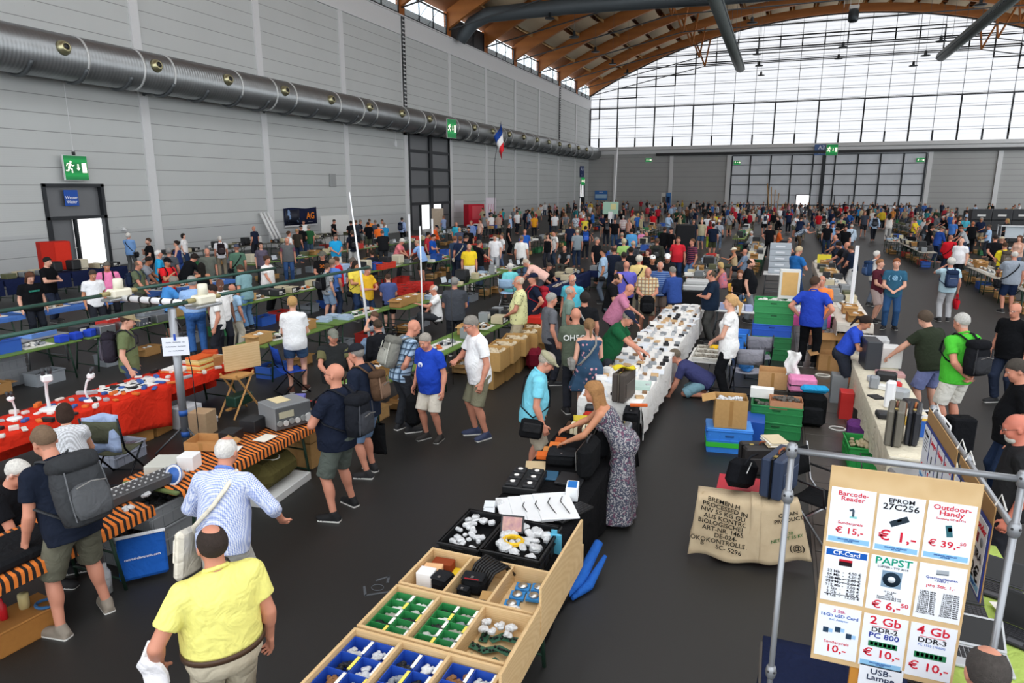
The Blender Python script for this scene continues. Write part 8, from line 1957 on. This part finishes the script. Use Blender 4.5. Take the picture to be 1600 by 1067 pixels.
for lb,(b,r_)in PEOPLE.items():
 if 'wheelchair' in lb:
  w=thing('wheelchair','wheelchair with dark frame in the right aisle','wheelchair',r_.location,r_.rotation_euler.z)
  for s in(-1,1):
   pts=[(s*.33,-.25+.3*math.cos(a),.31+.3*math.sin(a))for a in lsp(0,2*PI,24)];MB().tube(pts,.03,6).build('wheel',PLASTIC,w,'2a2c30');sp=MB()
   for a in lsp(0,PI,6):sp.tube([(s*.33,-.25-.28*math.cos(a),.31-.28*math.sin(a)),(s*.33,-.25+.28*math.cos(a),.31+.28*math.sin(a))],.006,4)
   sp.build('spokes',METAL,w,'b9bcc0');MB().lathe([(.1,-.02),(.1,.02)],(s*.28,.3,.1),12,0,Matrix.Rotation(PI/2,3,'Y')).build('caster',PLASTIC,w,'232427');MB().tube([(s*.27,-.5,1.0),(s*.27,-.45,.45),(s*.27,.25,.45),(s*.27,.3,.1)],.018,6).build('frame_tube',METAL,w,'8a8d90')
  MB().box((0,-.43,.72),(.5,.06,.5),b=.02).build('backrest',CLOTH,w,'17181b');MB().box((0,-.15,.43),(.5,.5,.05),b=.02).build('seat',CLOTH,w,'17181b')
# ============================================================= ROWS OF STALLS FURTHER BACK
def proto_mesh(fn):m=MB();fn(m);return m
GOODS={}
def gm(name,mats,fn):m=MB();fn(m);GOODS[name]=m.mesh(name,mats)
WHT=mat('off_white','dddcd6',.6);BLKM=mat('black_plastic','1d1e21',.5)
def _rad(m):
 m.box((0,0,.09),(.34,.28,.17),b=.01).box((0,-.143,.09),(.32,.01,.15),1).box((-.06,-.15,.11),(.14,.006,.06),2)
 for i in range(4):m.cyl((-.12+.08*i,-.145,.05),(-.12+.08*i,-.17,.05),.016,n=8,m=2)
gm('instrument',[PLASTIC,BLKM,WHT],_rad)
gm('meter',[PLASTIC,BLKM,WHT],lambda m:m.box((0,0,.11),(.2,.22,.22),b=.01).box((0,-.113,.14),(.15,.006,.1),2).cyl((0,-.11,.05),(0,-.14,.05),.025,n=10,m=1))
def _ct(m):
 m.box((0,0,.01),(.4,.32,.02))
 for s in(-1,1):m.box((s*.195,0,.1),(.01,.32,.2)).box((0,s*.155,.1),(.38,.01,.2)).box((s*.26,0,.17),(.13,.3,.008),0)
 lumps_(m,.36,.28,.14,6,.05,1)
def lumps_(m,w,l,z,n,r,mi):
 q=random.Random(n)
 for i in range(n):m.box((q.uniform(-w/2+r,w/2-r),q.uniform(-l/2+r,l/2-r),z+q.uniform(0,r*.6)),(r*1.6,r*1.3,r),mi,q.uniform(0,3),r*.25)
gm('carton',[CARD,WHT],_ct)
def _cr(m):
 m.box((0,0,.01),(.56,.36,.02))
 for s in(-1,1):m.box((s*.275,0,.12),(.015,.36,.24)).box((0,s*.175,.12),(.54,.015,.24)).box((s*.285,0,.235),(.02,.4,.02)).box((0,s*.185,.235),(.58,.02,.02))
 lumps_(m,.5,.3,.17,7,.06,1)
gm('crate',[PLASTIC,BLKM],_cr)
gm('laptop',[BLKM,PLASTIC],lambda m:m.box((0,0,.012),(.34,.24,.022),0,0,.005).box((0,.14,.13),(.34,.02,.22),0,M=Matrix.Rotation(-.25,3,'X')).box((0,.126,.13),(.3,.006,.18),1,M=Matrix.Rotation(-.25,3,'X')))
gm('paper stack',[PAPER],lambda m:m.box((0,0,.03),(.22,.3,.06),0,.1).box((.02,.01,.08),(.2,.28,.04),0,-.15))
def _par(m):
 lumps_(m,.5,.34,.012,14,.05,0);lumps_(m,.46,.3,.02,9,.045,1);lumps_(m,.4,.3,.03,5,.05,2)
gm('parts tray',[PLASTIC,BLKM,WHT],lambda m:(m.box((0,0,.006),(.56,.4,.012),2),_par(m)))
gm('monitor',[PLASTIC,BLKM],lambda m:m.box((0,.06,.22),(.38,.34,.34),b=.03).box((0,-.115,.23),(.31,.006,.26),1).box((0,.03,.02),(.26,.24,.04)))
gm('transformer',[BLKM,PLASTIC],lambda m:m.box((0,0,.08),(.16,.14,.16),b=.01).cyl((-.1,0,.08),(.1,0,.08),.06,n=12,m=1))
gm('bundle of rods',[PLASTIC,WHT],lambda m:[m.tube([(-.06+.02*i,-.35,.02+.012*(i%3)),(-.05+.02*i,.35,.02+.012*(i%3))],.01,5,i%2)for i in range(7)])
GC={'instrument':[('grey','7d8285'),('beige','c3b89a'),('dark','2c2e31'),('olive','5a5c40')],'meter':[('grey','8d9194'),('black','26272a'),('cream','d2c7a4')],'carton':[('brown','b08654'),('tan','c49c68')],'crate':[('red','c4322a'),('grey','8a9096'),('green','2f7a4a'),('blue','2f5cb4')],'laptop':[('silver','b0b4b8'),('pale','d0d8e0')],'paper stack':[('cream','dccfae'),('white','ebe9e4'),('pale blue','a9bcd0')],'parts tray':[('grey','8d9296'),('brown','8a6a48'),('orange','c86a30'),('green','3f6a4c')],'monitor':[('beige','cfc7b0'),('black','232427'),('white','dcdcda')],'transformer':[('copper','a86a3a'),('steel','9a9da0')],'bundle of rods':[('silver','b4b7ba'),('brown','7a5a3a')]}
gr=random.Random(21)
def fill(tab,x,y,L,w,z,n,kinds,under=True):
 cur=y-L/2+.02
 while cur<y+L/2-.3:
  kd=gr.choice(kinds);big=kd in('carton','crate','parts tray','monitor','bundle of rods')
  dp={'monitor':.42,'bundle of rods':.74,'crate':.42,'parts tray':.44,'carton':.36,'instrument':.38,'laptop':.37}.get(kd,.3)
  for sx in((0,)if big else(-.17,.17)):
   if sx and gr.random()<.15:continue
   if sx>0:kd=gr.choice([q for q in kinds if q in('instrument','meter','transformer','laptop','paper stack')]or[kd])
   cn,cc=gr.choice(GC[kd]);rz=0 if kd in('bundle of rods','monitor')else PI/2
   o=link(kd.replace(' ','_'),GOODS[kd],None,cc,(x+sx+gr.uniform(-.02,.02),cur+dp/2,z+.001),rz+gr.uniform(-.08,.08)+(PI if gr.random()<.3 else 0))
   tag(o,'%s %s on the %s'%(cn,kd,tab),kd)
  cur+=dp+gr.uniform(0,1.2/n)
 for u_ in range(2 if under else 0):
  kd=gr.choice(['carton','crate']);cn,cc=gr.choice(GC[kd]);tag(link(kd,GOODS[kd],None,cc,(x+gr.uniform(-.1,.1),y-.45+.9*u_+gr.uniform(-.15,.15),0),PI/2),'%s %s under the %s'%(cn,kd,tab),kd)
ELEC=['instrument','instrument','meter','parts tray','parts tray','transformer','paper stack','bundle of rods']
MIX=['carton','parts tray','parts tray','instrument','crate','paper stack','monitor','laptop','meter']
CROWD=[(r_.location.x,r_.location.y)for b,r_ in PEOPLE.values()]
ROWS=[(-5.85,9.5,3,'row beyond the striped cloths',['instrument','parts tray','meter','carton'],'617f3c',None,5),(-9.3,11.2,3,'books row behind the red cloth',['paper stack','paper stack','parts tray','carton'],'617f3c',None,6),(-13.15,8.2,5,'green row below the antenna',['instrument','crate','parts tray','instrument','carton'],'617f3c',None,5),(-16.95,9.6,4,'blue-clothed row',['parts tray','bundle of rods','parts tray'],'8a8a80','4a72b8',5),(-23.8,13.5,3,'navy-clothed stall by the left wall',['instrument','instrument','monitor'],'55504a','1c2444',6),(-25.8,24.5,8,'radio row along the left wall',['instrument','monitor','meter','instrument','transformer'],'5a5a50',None,7),(-13.9,21.0,6,'row left of the yellow shirt',MIX,'617f3c',None,5),(-9.4,20.0,3,'row with the deck chair',MIX,'617f3c',None,5),(-19.5,22.5,7,'row before the AG banner',MIX,'617f3c',None,5),(-6.6,20.5,3,'navy-skirted radio stall',ELEC,'55504a','1d2648',7),(-6.6,29.5,4,'grey-topped row left of the loudspeakers',MIX,'b5b5ac',None,4),(-13.2,36.0,5,'middle left row further back',ELEC+['carton'],'55504a',None,6),(-20.5,41.0,5,'row before the tall gate',MIX,'5a5a50',None,5),(-2.6,25.0,3,'row behind the black chest',MIX,'7a7a74',None,5),(1.75,17.8,6,'toy row in the right aisle',['parts tray','parts tray','instrument','meter','paper stack','carton'],'d9d6cc','d9d0c4',6),(-.9,32.0,4,'row by the black folding chair',MIX,'c3c3bc',None,5),(7.2,25.0,5,'right-hand row by the yellow tee',['parts tray','parts tray','carton'],'b5b0a4',None,5),(6.6,38.0,5,'right-hand row by the wheelchair',MIX,'b5b0a4',None,5),(-2.2,44.0,5,'far middle row',MIX,'8aa05a',None,4),(-9.0,46.0,5,'far left-middle row',MIX,'7a7a74',None,4),(3.0,48.0,5,'far row by the aisle',MIX,'8a8a80',None,4),(10.4,46.0,5,'far right row',MIX,'3a3a3c',None,5),(-15.5,56.0,5,'row beyond the map board',MIX,'7a7a74',None,3),(-5.5,62.0,5,'distant row near the far gate',MIX,'7a7a74',None,3),(9.5,60.0,5,'distant right row',MIX,'7a7a74',None,3)]
for x,y0,n,nm,kinds,tc,cl,per in ROWS:
 for i in range(n):
  y=y0+2.32*i;tn='%s table of the %s'%(ORDN[i],nm)
  best=None
  for dx in(0,.2,-.2,.4,-.4,.6,-.6):
   bad=sum(1 for a,b_ in CROWD if abs(a-x-dx)<.56 and abs(b_-y)<1.25)
   if best is None or bad<best[0]:best=(bad,dx)
  if y0<10:best=(0,0)
  if best[0]>1:continue
  x_=x;x=x+best[1]
  bench_table(x,y,'trestle table, %s'%tn.replace(' table',''),2.2,.72,.74,col=tc)
  if cl:cloth('%s cloth on the %s'%('plain',tn),x-.37,x+.37,y-1.12,y+1.12,.742,cl,(.06,.1,.05,.05)if cl=='4a72b8' else(.3,.5,.2,.2),sub=8)
  fill(tn,x,y,2.1,.72,.752 if cl else.741,per,kinds,not cl);x=x_
for i in range(12):
 z=.36*(i%2);carton('fruit carton, %s from the near end, %s layer, by the white printed tee'%(ORDN[i//2],('lower','upper')[i%2]),(-5.0+.12*(i%2),11.6+.62*(i//2),z),(.5,.56,.355),.04*i,('b08a54','c49c62')[i%2],(0,0,0,0),'c9b89a' if i%2 else None,False,'fruit cartons')
box('red_crate','flat red crate on top of the fruit cartons','crate',(-4.95,14.5,.72),(.4,.6,.14),'d83228');box('maroon_cloth','maroon cloth bag among the fruit cartons','bag',(-4.6,13.2,.0),(.3,.5,.4),'7a1f30',.2,CLOTH,.08)
for i in range(6):crate('red crate, %s of the group under the laptops table'%ORDN[i],(-12.6+.5*(i%2),21.0+.7*(i//2),0),(.56,.4,.26),'cc3028',.1*i,'3a3a3a','red crates')
for i in range(2):crate('orange-red crate, %s on the laptop table before the coral polo'%ORDN[i],(-13.7,21.9+.5*i,.742),(.4,.56,.22),'d8402c',0,'2a2a2c')
for i in range(2):crate('grey stacking crate, %s of the pair at the left edge'%('lower','upper')[i],(-13.6,8.25,.32*i),(.42,.6,.32),'9aa0a6',0)
for i in range(4):
 for j in range(3):box('black_crate','black transport crate, %s stack, %s layer, at the far right'%(ORDN[i],('bottom','middle','top')[j]),'crate',(13.0+1.3*i,57+.4*i,.75*j),(1.2,.9,.74),'2b2d31',0,PLASTIC,.03,'black transport crates');
 box('crate_label','white label on the front of the %s black crate stack'%ORDN[i],'label',(13.0+1.3*i,56.53+.4*i,1.75),(.5,.02,.14),'e6e6e4',0,PAPER,0)
o=thing('server_rack','pale metal rack frame before the black crates','rack',(12.6,47.5,0))
for s in(-1,1):
 for q in(-1,1):MB().tube([(s*.7,q*.35,0),(s*.7,q*.35,1.6)],.03,4).build('upright',METAL,o,'b9bcc0')
for z in(.3,.9,1.55):MB().box((0,0,z),(1.45,.75,.04)).build('shelf',METAL,o,'c9ccd0')
box('laptop_screen','large pale display panel on the metal rack','screen',(12.6,47.3,.93),(.9,.06,.6),'c9d4dc')
folding_chair('pale blue deck chair of the person in aqua top',(-7.95,20.2,0),R(185),'a9c9e8','c9ccd0')
folding_chair('black camping chair of the seated child',(-8.15,13.15,0),R(110),'1d1e21','2a2c30');folding_chair('black camping chair of the white-haired seated person',(-8.9,16.6,0),R(110),'1d1e21','2a2c30')
box('blue_tray','pale blue tray on a small grey camping table','tray',(-14.6,9.6,.62),(.5,.6,.1),'6a94d8',.1);bench_table(-14.6,9.6,'small grey camping table below the antenna',1.0,.7,.62,col='8d9094',legs=GREYSTEEL)
for i in range(3):radio('black instrument with bright screen, %s of three below the antenna'%ORDN[i],(-13.32,10.3+.42*i,.742),(.3,.3,.26),'2a2c30',R(90),'d2dcd8',3)
for i in range(3):box('parts_pack','blue and yellow pack, %s on the green row below the antenna'%ORDN[i],'package',(-12.95,9.0+.3*i,.742),(.16,.2,.14),'2a4ac0',.2*i,PAPER,.01,'blue packs')
for i in range(4):box('grey_case_part','grey metal housing, %s on the green row below the antenna'%ORDN[i],'case',(-12.95,9.9+.45*i,.742),(.3,.36,.18),'a9adaf',.05*i,METAL,.01,'grey housings')
for i in range(2):box('blue_tower','tall pale blue cabinet, %s of the pair by the black printed tee'%('left','right')[i],'cabinet',(-13.2+.45*i,18.0+.1*i,.742),(.38,.4,.62),'a3b9d8',0,PLASTIC,.02)
box('antenna_dish','white plastic sheeting leaning below the AG banner','sheet',(-27.5,38.6,0),(.1,2.6,1.9),'d9dad8',-.15,PAPER,.03)
for i in range(3):mast('white plank leaning against the wall, %s left of the AG banner'%ORDN[i],(-29,34.6+.35*i,0),(-29.8,34.2+.3*i,2.2),.09,'e6e6e6','plank')
bench_table(.75,17.9,'trestle table under the pink cloth',1.9,.7,.74,col='d9d6cc',rz=R(90))
cloth('pink cloth over the short table by the blue tee',-.2,1.3,17.55,18.25,.745,'e86ab0',(.05,.05,.3,.05),sub=8)
tag(lumps(MB(),.4,.35,0,9,.13,6).build('plastic_bag',FOIL,None,None,(.6,17.9,.76)),'big crumpled clear bag on the pink cloth','bag')
box('white_device','white flat device at the right end of the pink cloth','device',(1.05,17.85,.752),(.3,.36,.12),'e9e9e6',.3)
o=thing('price_card','yellow price card standing on the toy row in the right aisle','card',(1.75,29.6,.76));MB().box((0,0,.2),(.5,.02,.34)).build('card',PAPER,o,'f0e04a');MB().box((0,.03,.02),(.2,.1,.04)).build('foot',PLASTIC,o,'2a2a2c')
for i in range(4):mast('brown wooden pole, %s of the bundle in the far crowd'%ORDN[i],(-1.4+.3*i,98,0),(-1.9+.5*i,98,4.2-.4*i),.06,'b08a5a')
coil('thick white hose loop on the far stall',(3.0,49.0,.78),.6,'dcdcd6',3,.05,'hose','hose')
# ------------------------------------------------------------- look-alikes share their label through a group
GENERIC={'person':'visitors in the hall'}
for lab,obs in LABELS.items():
 for o in obs:
  if len(obs)>1:o['group']=o.get('group')or lab.split(' on ')[0].split(' in the ')[0]+' group'
  elif o.get('category')=='person' and not o.get('group'):o['group']='visitors in the hall'
